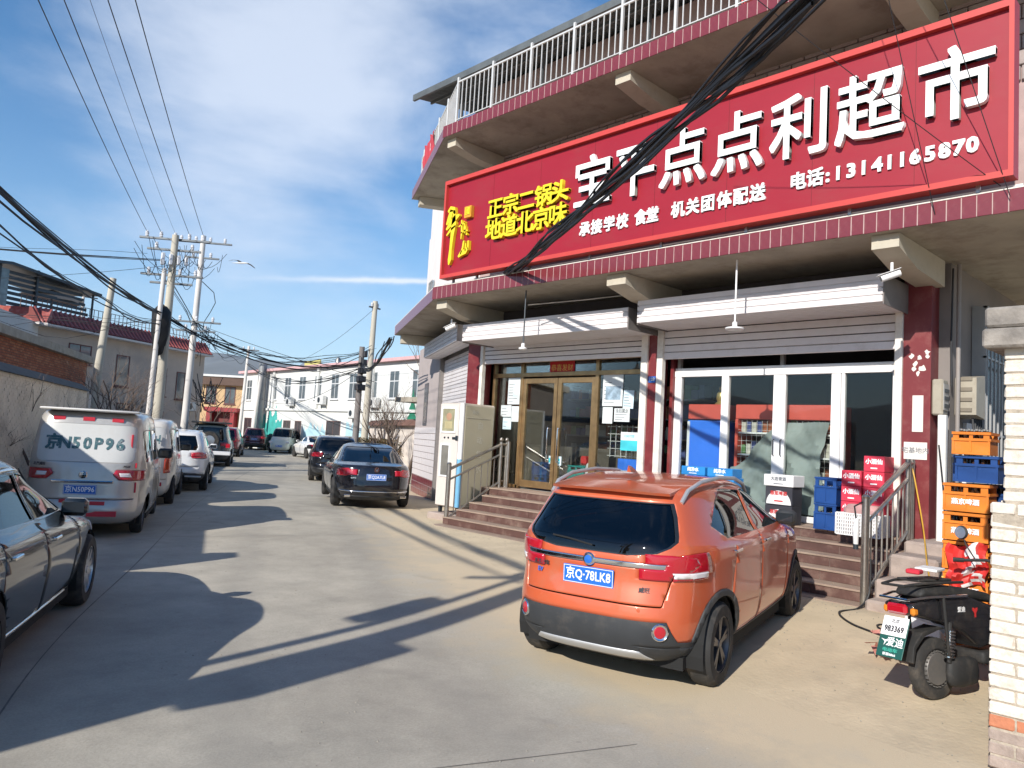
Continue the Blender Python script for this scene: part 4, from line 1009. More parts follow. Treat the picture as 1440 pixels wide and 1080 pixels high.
oc = make_car('parked_car', 'orange crossover car parked in front of the shop steps', (4.76, 3.97), 1.338, 4.3, lv, OR, reg, (.80, 3.50), .342, 1.54, None, sub=2, rim_m=m_rimd, spokes=5, arch=.05, clad=(.055, 0), tilt=.030,
 handles=[(1.12, 1.07, 1), (2.06, 1.065, 1), (1.12, 1.07, -1), (2.06, 1.065, -1)], mirrors=[(2.80, 1.16, 1.0, m_pl)], inner=.98, gz0=-.085, wd=.21)
plate(oc, (.0, ys(oc, 0, .885)-.012, .885), '京Q·78LK8', .45, .145)
for k in (-1, 1):
    x = .60*k; yf_ = ys(oc, x, .53); FT = Matrix.Translation((x, yf_, .53)) @ Matrix.Rotation(math.atan((ys(oc, x+.05, .53)-ys(oc, x-.05, .53))/.1), 4, 'Z'); b = MB(); b.lathe([(.0, -.030), (.04, -.026), (.054, -.012), (.054, .04)], (0, .012, 0), ax='y', n=24, T=FT); fl = b.build('fog_light', m_tl, oc, smooth=True, world=False)
    MB().lathe([(.052, -.018), (.060, -.024), (.068, -.016), (.070, .05), (.052, .05)], (0, .010, 0), ax='y', n=24, T=FT).build('ring', m_chr, fl, smooth=True, world=False)
    MB().tube([(k*.60, .50, zt(oc, .60, .50)), (k*.61, .62, zt(oc, .61, .62)+.045), (k*.62, .9, zt(oc, .62, .9)+.06), (k*.625, 1.4, zt(oc, .62, 1.4)+.065), (k*.62, 1.9, zt(oc, .62, 1.9)+.06), (k*.61, 2.2, zt(oc, .61, 2.2)+.045), (k*.60, 2.34, zt(oc, .6, 2.34))], .018, 8).build('roof_rail', MATS['silver_plastic'], oc, smooth=True, world=False)
yb_ = ys(oc, 0, 1.018)
MB().lathe([(.0, -.026), (.045, -.024), (.055, -.012), (.055, .02)], (0, yb_, 1.018), ax='y', n=24).build('badge', m_chr, oc, smooth=True, world=False)
MB().lathe([(.0, -.030), (.034, -.026)], (0, yb_, 1.018), ax='y', n=20).build('badge_centre', m_blue, oc, world=False)
def rt_(par, s_, sz, o, m, bold=.0012, ex=.001):
    q = xs_; y = ys(par, o[0], o[2])-.004; y2 = ys(par, o[0]+.05, o[2])-.004
    return text('lettering', s_, sz, m, par, frame((o[0], min(y, y2), o[2]), (.05, y2-y, 0), (0, .05, 1)), ex, bold, 1.0, world=False)
rt_(oc, '北京汽车', .042, (-.45, 0, .935), m_rimd); rt_(oc, 'EV', .052, (-.46, 0, .875), m_blue); rt_(oc, '威旺', .045, (.47, 0, .83), m_rimd)
b = MB(); vs = []
for i in range(13):
    x = -.54+1.08*i/12; y = .46+.10*(x/.54)**4; vs += [(x, y-.17, 1.575-.01*(x/.5)**2), (x, y+.10, 1.618-.02*(x/.5)**2), (x, y-.155, 1.553-.01*(x/.5)**2), (x, y+.10, 1.56)]
b.add(vs, [f for i in range(12) for f in ((4*i, 4*i+1, 4*i+5, 4*i+4), (4*i, 4*i+4, 4*i+6, 4*i+2), (4*i+2, 4*i+6, 4*i+7, 4*i+3))]+[(0, 2, 3, 1), (48, 49, 51, 50)])
b.build('spoiler', OR, oc, world=False, smooth=True)
MB().tube([(.02, ys(oc, .02, 1.13)-.015, 1.13), (-.2, ys(oc, -.2, 1.16)-.015, 1.16), (-.36, ys(oc, -.36, 1.17)-.012, 1.17)], .008, 6).build('rear_wiper', m_under, oc, world=False)
b = MB(); b.add([(-.02, .80, 1.69), (.02, .80, 1.69), (.01, .96, 1.69), (-.01, .96, 1.69), (0, .78, 1.75), (0, .85, 1.74)], [(0, 1, 4), (1, 2, 5, 4), (2, 3, 5), (3, 0, 4, 5)]); b.build('antenna', OR, oc, world=False)
for x in (-.42, .44): MB().lathe([(.0, -.004), (.014, -.003), (.014, .01)], (x, ys(oc, x, .68), .68), ax='y', n=12).build('parking_sensor', OR, oc, world=False)

# ---------------------------------------------------------------- sedans
def sedan_levels(W_=.91, Lg=4.8, H=1.47, rearwin=.62, deck=.98):
    s_ = H/1.47
    return [(.20, .22, Lg-.15, W_*.80, 0, 0), (.27, .08, Lg-.04, W_*.93, 0, 0), (.38, .02, Lg, W_*.965, 0, 0), (.52, .0, Lg, W_*.985, 0, 0), (.64, .03, Lg-.01, W_*1.0, 0, 0), (.74, .03, Lg-.06, W_*.998, .0, 0),
            (.83, .06, Lg-.25, W_*.985, -.03, 0), (.90, .08, Lg-.7, W_*.965, -.05, 0), (.955, .12, Lg-1.15, W_*.93, -.05, .0), (.99, .42, Lg-1.38, W_*.895, -.045, 0, 4, 6), (1.04, rearwin, Lg-1.52, W_*.86, -.035, 0, 5, 6), (1.16, rearwin+.26, Lg-1.78, W_*.79, -.01, .01, 5, 6), (1.30, rearwin+.56, Lg-2.10, W_*.72, 0, .025, 5, 5), (1.39*s_, rearwin+.78, Lg-2.38, W_*.655, 0, .045, 5, 5), (1.44*s_, rearwin+.98, Lg-2.62, W_*.56, 0, .05, 5, 5), (1.465*s_, rearwin+1.25, Lg-2.95, W_*.38, 0, .04, 4, 4)]
BK = paint('black_paint', (.012, .012, .016), .16, .2, (.2, .17, .14), .10)
sd = [('side', seg(1.12, .34, 1.28, .98), None, None, 0), ('side', seg(2.25, .3, 2.22, 1.0), None, None, 0), ('side', seg(3.32, .3, 3.36, .93), None, None, 0), ('side', seg(1.3, .30, 3.32, .30), None, None, 0)]
def sedan_regions(g1, tl='wide'):
    q = [('rear', [(-.70, 1.03), (.70, 1.03), (.70, 1.08), (.57, 1.355), (-.57, 1.355), (-.70, 1.08)], 'rear_window', g1, -.008),
         ('front', [(-.66, 1.0), (.66, 1.0), (.56, 1.36), (-.56, 1.36)], 'windscreen', m_cg, -.008),
         ('side', [(1.20, 1.06), (2.18, 1.035), (2.16, 1.37), (1.85, 1.365), (1.45, 1.25)], 'window', g1, -.010),
         ('side', [(2.25, 1.035), (3.16, 1.02), (3.28, 1.0), (3.05, 1.14), (2.65, 1.33), (2.23, 1.375)], 'window', g1, -.010),
         ('side', [(4.4, .60), (4.9, .58), (4.9, .74), (4.35, .76)], 'head_light', m_tlw, .01),
         ('rear', [(-1, -.1), (1, -.1), (1, .30), (-1, .30)], 'bumper', m_pl, .004), ('rear', [(-.80, .385), (.80, .385), (.80, .41), (-.80, .41)], 'chrome_strip', m_chr, .01)]
    for k in (-1, 1):
        q += [('rear', [(k*.46, .78), (k*.66, .73), (k*.93, .72), (k*.93, .87), (k*.60, .90)], 'tail_light', m_tl, .012)]
    q += [('side', [(-.1, .73), (.22, .78), (.34, .86), (-.1, .89)], 'tail_light', m_tl, .012)]
    return q+sd
vw = make_car('parked_car', 'glossy black sedan seen from behind at the roadside below the shop', (9.70, 14.26), .455, 4.85, sedan_levels(.91, 4.85, 1.47, .55), BK, sedan_regions(m_cgd), (.98, 3.78), .33, 1.56, None, sub=2, rim_m=m_rim, tilt=0,
 handles=[(1.35, .90, -1), (2.4, .89, -1), (1.35, .90, 1), (2.4, .89, 1)], mirrors=[(3.1, .98, .95, BK)], inner=.85)
plate(vw, (.0, ys(vw, 0, .72)-.01, .72), '京Q2A7L8', .44, .14)
MB().lathe([(.046, -.01), (.056, -.01), (.056, .01), (.046, .01), (.046, -.01)], (0, .045, .885), ax='y', n=24).build('badge_ring', m_chr, vw, world=False, smooth=True)
stroke_b = MB()
for a, c in (((-.03, .03), (-.012, -.035)), ((-.012, -.035), (0, 0)), ((0, 0), (.012, -.035)), ((.012, -.035), (.03, .03))): stroke_b.tube([(a[0], .034, .885+a[1]), (c[0], .034, .885+c[1])], .005, 5)
stroke_b.build('badge', m_chr, vw, world=False)
for k in (-1, 1): MB().bevbox(k*.62-.07, k*.62+.07, .03, .12, .27, .33, .012).build('exhaust', m_chr, vw, world=False)
MB().tube([(0, 1.05, 1.445), (0, 1.15, 1.49), (0, 1.22, 1.455)], .012, 6).build('antenna', BK, vw, world=False)
rt_(vw, '帕萨特', .04, (-.5, .012, .69), m_chr)

# dark grey sedan at the left edge of the picture
GS = paint('graphite_paint', (.008, .011, .013), .26, .0, (.2, .18, .15), .08)
rg = sedan_regions(m_cg); 
rg += [('side', [(1.02, 1.035), (1.2, 1.045), (1.45, 1.265), (1.85, 1.385), (2.22, 1.40), (2.65, 1.355), (3.08, 1.155), (3.36, .975), (3.36, 1.0), (3.09, 1.18), (2.66, 1.38), (2.22, 1.425), (1.85, 1.41), (1.42, 1.29), (1.15, 1.08)], 'chrome_strip', m_chr, .004),
       ('side', [(1.45, .30), (3.3, .275), (3.3, .29), (1.5, .325)], 'chrome_strip', m_chr, .01)]
gs = make_car('parked_car', 'dark grey sedan with chrome window trim at the near left edge of the road', (-.18, 5.20), .45, 4.95, sedan_levels(.93, 4.95, 1.56, .5), GS, rg, (1.0, 3.92), .345, 1.62, None, sub=2, rim_m=m_rim, spokes=10, style='single', arch=.045,
 handles=[(1.45, .86, 1), (2.5, .85, 1), (1.45, .86, -1), (2.5, .85, -1)], mirrors=[(3.2, .97, 1.05, GS)], inner=.85, wd=.23)

# ---------------------------------------------------------------- microvans
def van_levels(W_=.82, Lg=4.5, H=1.93):
    return [(.22, .20, Lg-.1, W_*.86, 0, 0), (.30, .06, Lg-.02, W_*.95, 0, 0), (.40, .0, Lg, W_*.985, 0, 0), (.52, .02, Lg, W_*.99, 0, 0), (.62, .07, Lg-.02, W_*.995, 0, 0), (.80, .07, Lg-.10, W_*1.0, 0, 0),
            (.95, .09, Lg-.25, W_*.995, 0, 0), (1.06, .11, Lg-.55, W_*.985, -.03, 0), (1.14, .13, Lg-.8, W_*.965, -.02, 0, 5, 6), (1.30, .18, Lg-1.0, W_*.935, 0, 0, 6, 6), (1.55, .26, Lg-1.3, W_*.89, 0, 0, 6, 6), (H-.16, .32, Lg-1.5, W_*.85, 0, .02, 6, 6), (H-.07, .36, Lg-1.62, W_*.80, 0, .03, 6, 6), (H-.02, .45, Lg-1.8, W_*.70, 0, .04, 6, 6), (H, .7, Lg-2.1, W_*.5, 0, .04, 5, 5)]
SV = paint('silver_van_paint', (.50, .475, .44), .38, .35, (.30, .26, .21), .45); WV = paint('white_van_paint', (.66, .63, .58), .35, .0, (.36, .32, .27), .4)
m_redt = mat('red_reflective', (.55, .03, .05), .4, var=.1); m_wht = mat('white_reflective', (.75, .72, .70), .4, var=.05)
m_wrap = mat('whitish_film', (.56, .56, .54), .5, var=.06, dirt=(.40, .37, .33), da=.4, ds=3)
m_tintg = glassmat('grey_glass', (.42, .43, .42), .7)
def van_regions(gw, gsd, tlm, low=False):
    q = [('rear', rrect(-.66, .66, 1.16, 1.73, .08), 'rear_window', gw, .002), ('front', [(-.7, 1.16), (.7, 1.16), (.62, 1.72), (-.62, 1.72)], 'windscreen', m_cg, -.008),
         ('side', rrect(.52, 1.42, 1.16, 1.66, .06), 'window', gsd, -.006), ('side', rrect(1.50, 2.36, 1.16, 1.66, .05), 'window', gsd, -.006), ('side', [(2.44, 1.16), (3.42, 1.16), (3.15, 1.5), (3.0, 1.66), (2.46, 1.66)], 'window', gsd, -.006),
         ('side', seg(1.46, .35, 1.46, 1.72), None, None, 0), ('side', seg(2.40, .35, 2.40, 1.72), None, None, 0), ('side', seg(3.5, .35, 3.5, 1.1), None, None, 0), ('rear', seg(-.70, .60, .70, .60), None, None, 0)]
    for k in (-1, 1):
        q.append(('rear', [(k*.40, .98), (k*.48, .90), (k*.86, .88), (k*.86, 1.04), (k*.44, 1.045)], 'tail_light', m_tl, .012))
        q.append(('rear', [(k*.50, .945), (k*.64, .94), (k*.62, 1.0), (k*.48, 1.0)], 'lamp_strip', m_tlw, .016))
    return q
van1 = make_car('parked_van', 'dirty silver microvan with big stencilled plate characters on its tailgate', (3.36, 12.67), .40, 4.5, van_levels(.89, 4.5, 2.0), SV, van_regions(m_wrap, m_tintg, None), (.95, 3.6), .30, 1.44, None, sub=2, rim_m=m_rimd, cat='van', arch=.05,
  mirrors=[(3.35, 1.14, 1.3, m_pl)], handles=[(1.62, 1.0, 1), (2.55, 1.0, 1)], inner=1.1, wd=.18)
for k, c in enumerate('京N50P96'): text('lettering', c, .25, mat('teal_black_print', (.03, .10, .12), .6, dirt=(.5, .5, .5), da=.5, ds=14), van1, frame((-.45+k*.15, ys(van1, -.45+k*.15, 1.43)-.008, 1.43), (1, 0, 0), (0, .28, 1)), .002, .008, .9, world=False)
plate(van1, (-.02, ys(van1, 0, .745)-.01, .745), '京N50P96', .44, .14)
MB().bevbox(-.42, .42, .055, .10, .845, .885, .012).build('tailgate_bar', m_chr, van1, world=False)
MB().lathe([(.0, -.012), (.05, -.010), (.06, 0), (.06, .03)], (0, .085, .965), ax='y', n=24).build('badge', m_chr, van1, smooth=True, world=False)
b = MB().bevbox(-.68, .68, .20, .60, 1.925, 1.965, .018).build('spoiler', WV, van1, world=False, smooth=True)
for x in (-.42, -.02, .38): MB().box(x-.08, x+.08, ys(van1, x, 1.80)-.012, ys(van1, x, 1.80)+.01, 1.78, 1.84).build('reflector', m_redt, van1, world=False)
for x0, x1, z0, z1 in ((-.28, -.18, .55, .60), (-.05, .33, .52, .575), (.10, .5, .35, .43)): MB().box(x0, x1, ys(van1, (x0+x1)/2, (z0+z1)/2)-.012, ys(van1, (x0+x1)/2, (z0+z1)/2)+.03, z0, z1).build('reflector', m_redt, van1, world=False)
for z0, z1 in ((1.35, 1.60), (.70, .86), (1.08, 1.16)): xr_ = xs_(van1, .3, (z0+z1)/2); MB().bevbox(xr_-.02, xr_+.006, .27, .34, z0, z1, .004).build('reflector', m_redt, van1, world=False)
MB().bevbox(-.30, .08, -.005, .03, .36, .43, .004).build('reflector', m_wht, van1, world=False)
rt_(van1, '北汽威旺', .05, (-.60, 0, 1.11), m_rimd); rt_(van1, 'M50F', .05, (.58, 0, 1.10), m_rimd)

van2 = make_car('parked_van', 'cream white microvan with tall red tail lights behind the silver one', (5.37, 16.84), .42, 4.3, van_levels(.80, 4.3, 1.90), WV, [
  ('rear', rrect(-.58, .58, 1.14, 1.68, .06), 'rear_window', m_wrap, .002), ('front', [(-.7, 1.16), (.7, 1.16), (.62, 1.7), (-.62, 1.7)], 'windscreen', m_cg, -.008),
  ('side', rrect(.45, 1.36, 1.16, 1.64, .05), 'window', m_tintg, -.006), ('side', rrect(1.44, 2.26, 1.16, 1.64, .05), 'window', m_tintg, -.006), ('side', [(2.34, 1.16), (3.22, 1.16), (2.95, 1.5), (2.8, 1.64), (2.36, 1.64)], 'window', m_tintg, -.006),
  ('rear', [(.60, .72), (.90, .72), (.90, 1.22), (.70, 1.20), (.60, 1.0)], 'tail_light', mat('orange_red_lens', (.55, .06, .02), .15, coat=1.), .012), ('rear', [(-.60, .72), (-.90, .72), (-.90, 1.22), (-.70, 1.20), (-.60, 1.0)], 'tail_light', MATS['orange_red_lens'], .012),
  ('rear', seg(-.66, .58, .66, .58), None, None, 0), ('side', seg(1.40, .35, 1.40, 1.7), None, None, 0), ('side', seg(2.30, .35, 2.30, 1.7), None, None, 0)],
  (.9, 3.4), .30, 1.42, None, sub=1, rim_m=m_rimd, cat='van', mirrors=[(3.15, 1.14, 1.2, m_pl)], inner=1.1, wd=.18)
plate(van2, (-.02, ys(van2, 0, .72)-.01, .72), '京P3H85', .44, .14); text('lettering', 'H', .26, MATS['teal_black_print'], van2, frame((.42, .20, 1.42), (1, 0, 0), (0, .28, 1)), .002, .006, .9, world=False)
MB().box(.3, .6, -.006, .03, .46, .54).build('reflector', m_redt, van2, world=False)

# ---------------------------------------------------------------- SUVs
def suv_levels(W_=.93, Lg=4.5, H=1.68, deck=1.0, upright=0.):
    return [(.26, .20, Lg-.1, W_*.84, 0, 0), (.34, .06, Lg-.02, W_*.94, 0, 0), (.46, .0, Lg, W_*.98, 0, 0), (.60, .02, Lg, W_*.995, 0, 0), (.72, .05, Lg-.02, W_*1.0, 0, 0), (.84, .06, Lg-.08, W_*.998, 0, 0),
            (.95, .07, Lg-.4, W_*.985, -.02, 0), (1.03, .09, Lg-.9, W_*.965, -.04, 0), (1.09, .11, Lg-1.25, W_*.93, -.04, 0, 4.5, 6), (1.18, .15, Lg-1.4, W_*.89, -.03, 0, 5, 6), (1.34, .24-upright*.1, Lg-1.65, W_*.83, 0, .01, 5, 6), (H-.17, .36-upright*.2, Lg-1.92, W_*.77, 0, .03, 5, 5), (H-.07, .42-upright*.2, Lg-2.1, W_*.71, 0, .05, 5, 5), (H-.02, .55, Lg-2.3, W_*.6, 0, .05, 5, 5), (H, .8, Lg-2.6, W_*.42, 0, .05, 4, 4)]
def suv_regions(gl, H, wide=.93, low=m_pl):
    k2 = H-1.68
    q = [('rear', [(-.62*wide, 1.10), (.62*wide, 1.10), (.66*wide, 1.2), (.56*wide, 1.50+k2), (-.56*wide, 1.50+k2), (-.66*wide, 1.2)], 'rear_window', gl, -.008), ('front', [(-.66, 1.14), (.66, 1.14), (.58, 1.55+k2), (-.58, 1.55+k2)], 'windscreen', m_cg, -.008),
         ('side', [(.62, 1.2), (1.0, 1.14), (1.9, 1.13), (1.87, 1.50+k2), (1.1, 1.50+k2), (.75, 1.42+k2)], 'window', gl, -.008), ('side', [(1.98, 1.13), (2.95, 1.12), (2.6, 1.38), (2.4, 1.49+k2), (1.96, 1.50+k2)], 'window', gl, -.008),
         ('rear', [(-1, -.1), (1, -.1), (1, .42), (.6, .5), (-.6, .5), (-1, .42)], 'bumper', low, .004), ('side', [(-.2, .1), (4.7, .1), (4.7, .36), (-.2, .40)], 'sill_trim', low, .005),
         ('side', seg(.95, .4, 1.05, 1.08), None, None, 0), ('side', seg(1.94, .38, 1.92, 1.1), None, None, 0), ('side', seg(2.95, .38, 3.0, 1.06), None, None, 0), ('rear', seg(-.66, .66, .66, .66), None, None, 0)]
    for k in (-1, 1): q.append(('rear', [(k*.48, .90), (k*.94, .88), (k*.94, 1.03), (k*.60, 1.05)], 'tail_light', m_tl, .012))
    q.append(('side', [(-.1, .89), (.30, .95), (.2, 1.04), (-.1, 1.04)], 'tail_light', m_tl, .012))
    return q
WH = paint('white_car_paint', (.70, .70, .70), .2, .0, (.4, .37, .33), .15); RD = paint('wine_red_paint', (.16, .008, .025), .18, .3, None, .1); MR = paint('maroon_paint', (.07, .008, .016), .18, .3, None, .1)
BKS = paint('dark_navy_paint', (.016, .018, .024), .18, .3, (.2, .18, .15), .12)
def suv(label, loc, hd_, m, gl, H=1.68, W_=.93, Lg=4.5, sub=1, up_=0., plt=None, grp=None):
    t = make_car('parked_car', label, loc, hd_, Lg, suv_levels(W_, Lg, H, 1, up_), m, suv_regions(gl, H), (.88, 3.55 if Lg > 4.3 else 3.3), .34, W_*1.7, None, sub=sub, rim_m=m_rim, cat='car', clad=(.05, 0), mirrors=[(2.85, 1.10, 1.0, m)], inner=1.0, arch=.05)
    if plt: plate(t, (0, ys(t, 0, .83)-.01, .83), plt)
    for k in (-1, 1): MB().tube([(k*.58, y_, zt(t, .58, y_)+dz) for y_, dz in ((.7, 0), (.85, .035), (1.9, .035), (2.1, 0))], .016, 6).build('roof_rail', MATS['silver_plastic'], t, world=False)
    return t
s3 = suv('white compact SUV with dark rear glass and black lower bumper in the left row', (7.47, 20.4), .44, WH, m_cgd, 1.66, .92, 4.4, 1, 0, '京P6Y31')
MB().bevbox(.35, .75, -.01, .05, .40, .44, .01).build('bumper_trim', MATS['silver_plastic'], s3, world=False)
# off-roader with its spare wheel on the tailgate
s4 = suv('dark grey off-roader with a spare wheel on its white tailgate', (13.3, 32.3), .46, paint('dark_teal_paint', (.05, .065, .07), .25, .2), m_cgd, 1.86, .95, 4.3, 1, 1.)
b = MB(); b.lathe([(.20, -.12), (.36, -.12), (.39, -.06), (.39, .06), (.20, .08)], (.05, -.06, 1.12), ax='y', n=28); sp = b.build('spare_wheel', m_tyre, s4, smooth=True, world=False)
b = MB(); b.lathe([(.0, -.14), (.20, -.13), (.22, -.11), (.22, .0)], (.05, -.06, 1.12), ax='y', n=20); b.build('rim', m_rim, sp, smooth=True, world=False)
MB().bevbox(-.93, .93, -.10, .10, .50, .68, .03).build('bumper', WH, s4, world=False, smooth=True)
for k in (-1, 1): MB().bevbox(k*.80-.09, k*.80+.09, -.02, .1, .82, 1.0, .02).build('tail_light', m_tl, s4, world=False)
MB().bevbox(-.78, .78, .35, 3.0, 1.84, 1.92, .03).build('roof_box', m_pl, s4, world=False)
s5 = suv('wine red SUV seen from behind beyond the off-roader', (18.2, 42.2), .50, RD, m_cgd, 1.72, .94, 4.6, 1)
s6 = suv('maroon SUV furthest along the left row where the street bends', (26.2, 55.2), .52, MR, m_cgd, 1.74, .95, 4.6, 1, 0, '京A61K7')
s7 = suv('dark navy SUV hidden partly behind the black sedan', (14.3, 23.6), .50, BKS, m_cgd, 1.68, .93, 4.6, 1)
s8 = suv('white hatchback squeezed between the dark SUV and the hedge', (18.5, 30.6), .50, WH, m_cgd, 1.55, .90, 4.2, 1)
ws = make_car('parked_car', 'white sedan parked at an angle where the road bends', (24.3, 41.6), .22, 4.6, sedan_levels(.89, 4.6, 1.46, .55), WH, sedan_regions(m_cgd), (.95, 3.6), .33, 1.54, None, sub=1, mirrors=[(3.0, .98, .95, WH)], inner=.85)
mv = make_car('parked_van', 'cream minivan facing the street beside the white sedan', (27.8, 53.0), .62+math.pi, 4.0, van_levels(.78, 4.0, 1.85), paint('cream_van_paint', (.62, .60, .50), .35, .0), van_regions(m_cg, m_cg, None), (.85, 3.2), .29, 1.36, None, sub=1, cat='van', mirrors=[(2.9, 1.12, 1.1, m_pl)], inner=1.1, wd=.18)
for k in (-1, 1): MB().bevbox(k*.58-.12, k*.58+.12, 3.93, 4.02, .72, .86, .02).build('head_light', m_tlw, mv, world=False)
plate(mv, (0, 4.01, .52), '京K17M2', nx=(-1, 0, 0))
# ================================================================ far setting: hills, houses, walls, poles, trees
m_hill = mat('far_hill', (.16, .17, .17), 1., var=.15, vs=.004)
hb = MB(); n = 140; vs = []; rr = random.Random(3)
ph = [rr.uniform(0, 6.28) for _ in range(9)]
def hillh(a, k):
    return sum(math.sin(a*f+ph[i])*amp for i, (f, amp) in enumerate(((3, .5), (7, .35), (13, .22), (29, .12), (53, .07), (97, .04))))
for ring, (dist, base) in enumerate(((1500, -5), (2000, 80), (2500, 160), (3000, 205), (3300, 60))):
    for i in range(n+1):
        a = R(-150+300*i/n); v = hillh(a, ring)
        h = base*(1+.28*v+.12*math.sin(a*31+ring*2)); vs.append((dist*math.sin(a+R(30)), dist*math.cos(a+R(30)), h-6))
hb.add(vs, [(r_*(n+1)+i, r_*(n+1)+i+1, (r_+1)*(n+1)+i+1, (r_+1)*(n+1)+i) for r_ in range(4) for i in range(n)])
o = hb.build('hills', m_hill, smooth=True, fix=False); tag(o, kind='structure')

def ptl(a, b_, s_, off=0., z=0.):   # point s metres from a towards b, shifted sideways
    d = (Vector(b_)-Vector(a)).normalized(); return Vector((a[0]+d.x*s_-d.y*off, a[1]+d.y*s_+d.x*off, z))
def lineT(a, b_):
    d = (Vector(b_)-Vector(a)).normalized(); return Matrix.Translation((a[0], a[1], 0)) @ Matrix(((d.x, -d.y, 0), (d.y, d.x, 0), (0, 0, 1))).to_4x4()
def leng(a, b_): return (Vector(b_)-Vector(a)).length
# --- whitewashed brick wall on the left, with a dark coping; brick courses as relief
m_wwall = mat('whitewashed_brick', (.74, .655, .53), .95, var=.14, vs=1.5, dirt=(.25, .22, .18), da=.75, ds=.8)
m_cop = mat('dark_coping', (.10, .10, .095), .9, var=.2)
A_, B_ = (-.15, 9.45), (6.5, 24.8)
T = lineT(A_, B_); Lw = leng(A_, B_)
wt = thing('boundary_wall', 'dirty whitewashed brick wall with a dark sloping coping behind the left row of vehicles', 'wall', (A_[0], A_[1], 0))
MB().box(0, Lw, 0, .22, 0, 2.58, T=T).build('wall_core', m_wwall, wt)
b = MB(); r_ = 0; z = .05
while z < 2.5:
    s_ = .2-(.13 if r_ % 2 else 0)
    while s_ < Lw-.3:
        b.box(s_+.006, s_+.24-.006, -.012-rnd.uniform(0, .010), .0, z+.006, z+.058, T=T); s_ += .25
    z += .066; r_ += 1
o = b.build('bricks', m_wwall, wt, fix=False); o['kind'] = 'stuff'
b = MB(); b.prism([(-.10, 2.58), (.16, 2.78), (.34, 2.58)], 0, Lw, lambda u, v, d_: T @ Vector((d_, u, v))); b.build('coping', m_cop, wt)
MB().box(-.4, -.001, -.06, .3, 0, 2.95, T=T).build('pier', mat('pale_pier', (.56, .53, .48), .9), wt); MB().box(Lw+.001, Lw+.4, -.06, .3, 0, 2.5, T=T).build('pier', mat('pale_pier', (.56, .53, .48), .9), wt)
# --- red brick outbuilding behind it
def bricks_on(parent, T, L0, L1, z0, z1, m, bw=.26, bh=.085, mortar=.018, out=.012, name='bricks'):
    b = MB(); z = z0; r_ = 0
    while z < z1-.02:
        s_ = L0-(bw/2 if r_ % 2 else 0)
        while s_ < L1:
            a, c = max(L0, s_+mortar/2), min(L1, s_+bw-mortar/2)
            if c-a > .03: b.box(a, c, -out-rnd.uniform(0, .006), .0, z+mortar/2, z+bh-mortar/2, rnd.randrange(3), T=T)
            s_ += bw
        z += bh; r_ += 1
    o = b.build(name, m, parent, fix=False); o['kind'] = 'stuff'; return o
m_rb = [mat('red_brick_a', (.38, .12, .055), .9, var=.25, vs=9), mat('red_brick_b', (.32, .10, .05), .9, var=.25, vs=9), mat('red_brick_c', (.42, .16, .08), .9, var=.2, vs=9)]
m_mort = mat('mortar', (.10, .075, .06), .95, var=.2)
A1, B1 = (-2.0, 14.3), (9.5, 36.7)
t = thing('brick_outbuilding', 'rough red brick outbuilding with a flat cornice rising behind the whitewashed wall', 'building', (A1[0], A1[1], 0))
T = lineT(A1, B1); L1_ = leng(A1, B1)
MB().box(7.5, L1_, .0, 5, 0, 4.15, T=T).build('wall', m_mort, t); bricks_on(t, T, 7.5, L1_, 1.6, 4.12, m_rb)
MB().box(7.3, L1_+.25, -.28, 5.2, 4.15, 4.42, T=T).build('cornice', mat('old_cornice', (.36, .32, .26), .9, var=.2, dirt=(.15, .12, .09), da=.6, ds=2), t)
for s_ in (L1_+.02,): MB().box(s_, s_+.3, .2, 1.2, 0, 3.0, T=T).build('pier', m_mort, t)
# --- two storey house with a maroon pantile parapet roof
m_pant = mat('maroon_pantile', (.33, .075, .06), .45, var=.3, vs=5, dirt=(.55, .38, .35), da=.35, ds=4); m_hw = mat('house_render', (.50, .41, .34), .9, var=.1, vs=.7, dirt=(.30, .26, .25), da=.5, ds=.6)
m_fr = mat('dark_red_frame', (.11, .03, .03), .6, var=.15); m_pane = mat('window_glass', (.10, .12, .13), .08, spec=.9, var=.3, vs=1.); m_wf = mat('white_window_frame', (.62, .62, .62), .5, var=.05)
def facade(name, lab, A, B, zb, zt, depth, m, side=1, cat='building'):
    T = lineT(A, B) if side > 0 else lineT(A, B) @ Matrix.Diagonal((1, -1, 1, 1))
    t = thing(name, lab, cat, (A[0], A[1], 0)); MB().box(0, leng(A, B), 0, depth, zb, zt, T=T).build('wall', m, t); return t, T, leng(A, B)
def window(t, T, s0, s1, z0, z1, fm=None, gm=None, mull=1, d=.0, sill=True, trans=0):
    fm = fm or m_wf; gm = gm or m_pane
    b = MB(); w_ = .06
    b.box(s0, s1, -.03+d, .01, z0, z0+w_, T=T); b.box(s0, s1, -.03+d, .01, z1-w_, z1, T=T); b.box(s0, s0+w_, -.03+d, .01, z0+w_, z1-w_, T=T); b.box(s1-w_, s1, -.03+d, .01, z0+w_, z1-w_, T=T)
    for k in range(mull): s_ = s0+(s1-s0)*(k+1)/(mull+1); b.box(s_-.025, s_+.025, -.026+d, .01, z0+w_, z1-w_, T=T)
    if trans: b.box(s0+w_, s1-w_, -.027+d, .01, z0+(z1-z0)*trans-.03, z0+(z1-z0)*trans+.03, T=T)
    f = b.build('window', fm, t); MB().box(s0+w_, s1-w_, -.012, -.006, z0+w_, z1-w_, T=T).build('pane', gm, f)
    if sill: MB().box(s0-.06, s1+.06, -.10, .0, z0-.07, z0-.002, T=T).build('sill', fm, f)
    return f
HA, HB = (8.75, 42.6), (19.6, 49.3)
t, T, LH = facade('tiled_house', 'two storey grey house with maroon pantile roof edge behind the concrete poles', HA, HB, 0, 6.25, 9, m_hw)
house = t
T_b = lineT(HA, (2.0, 46.5))     # end wall turning away to the left
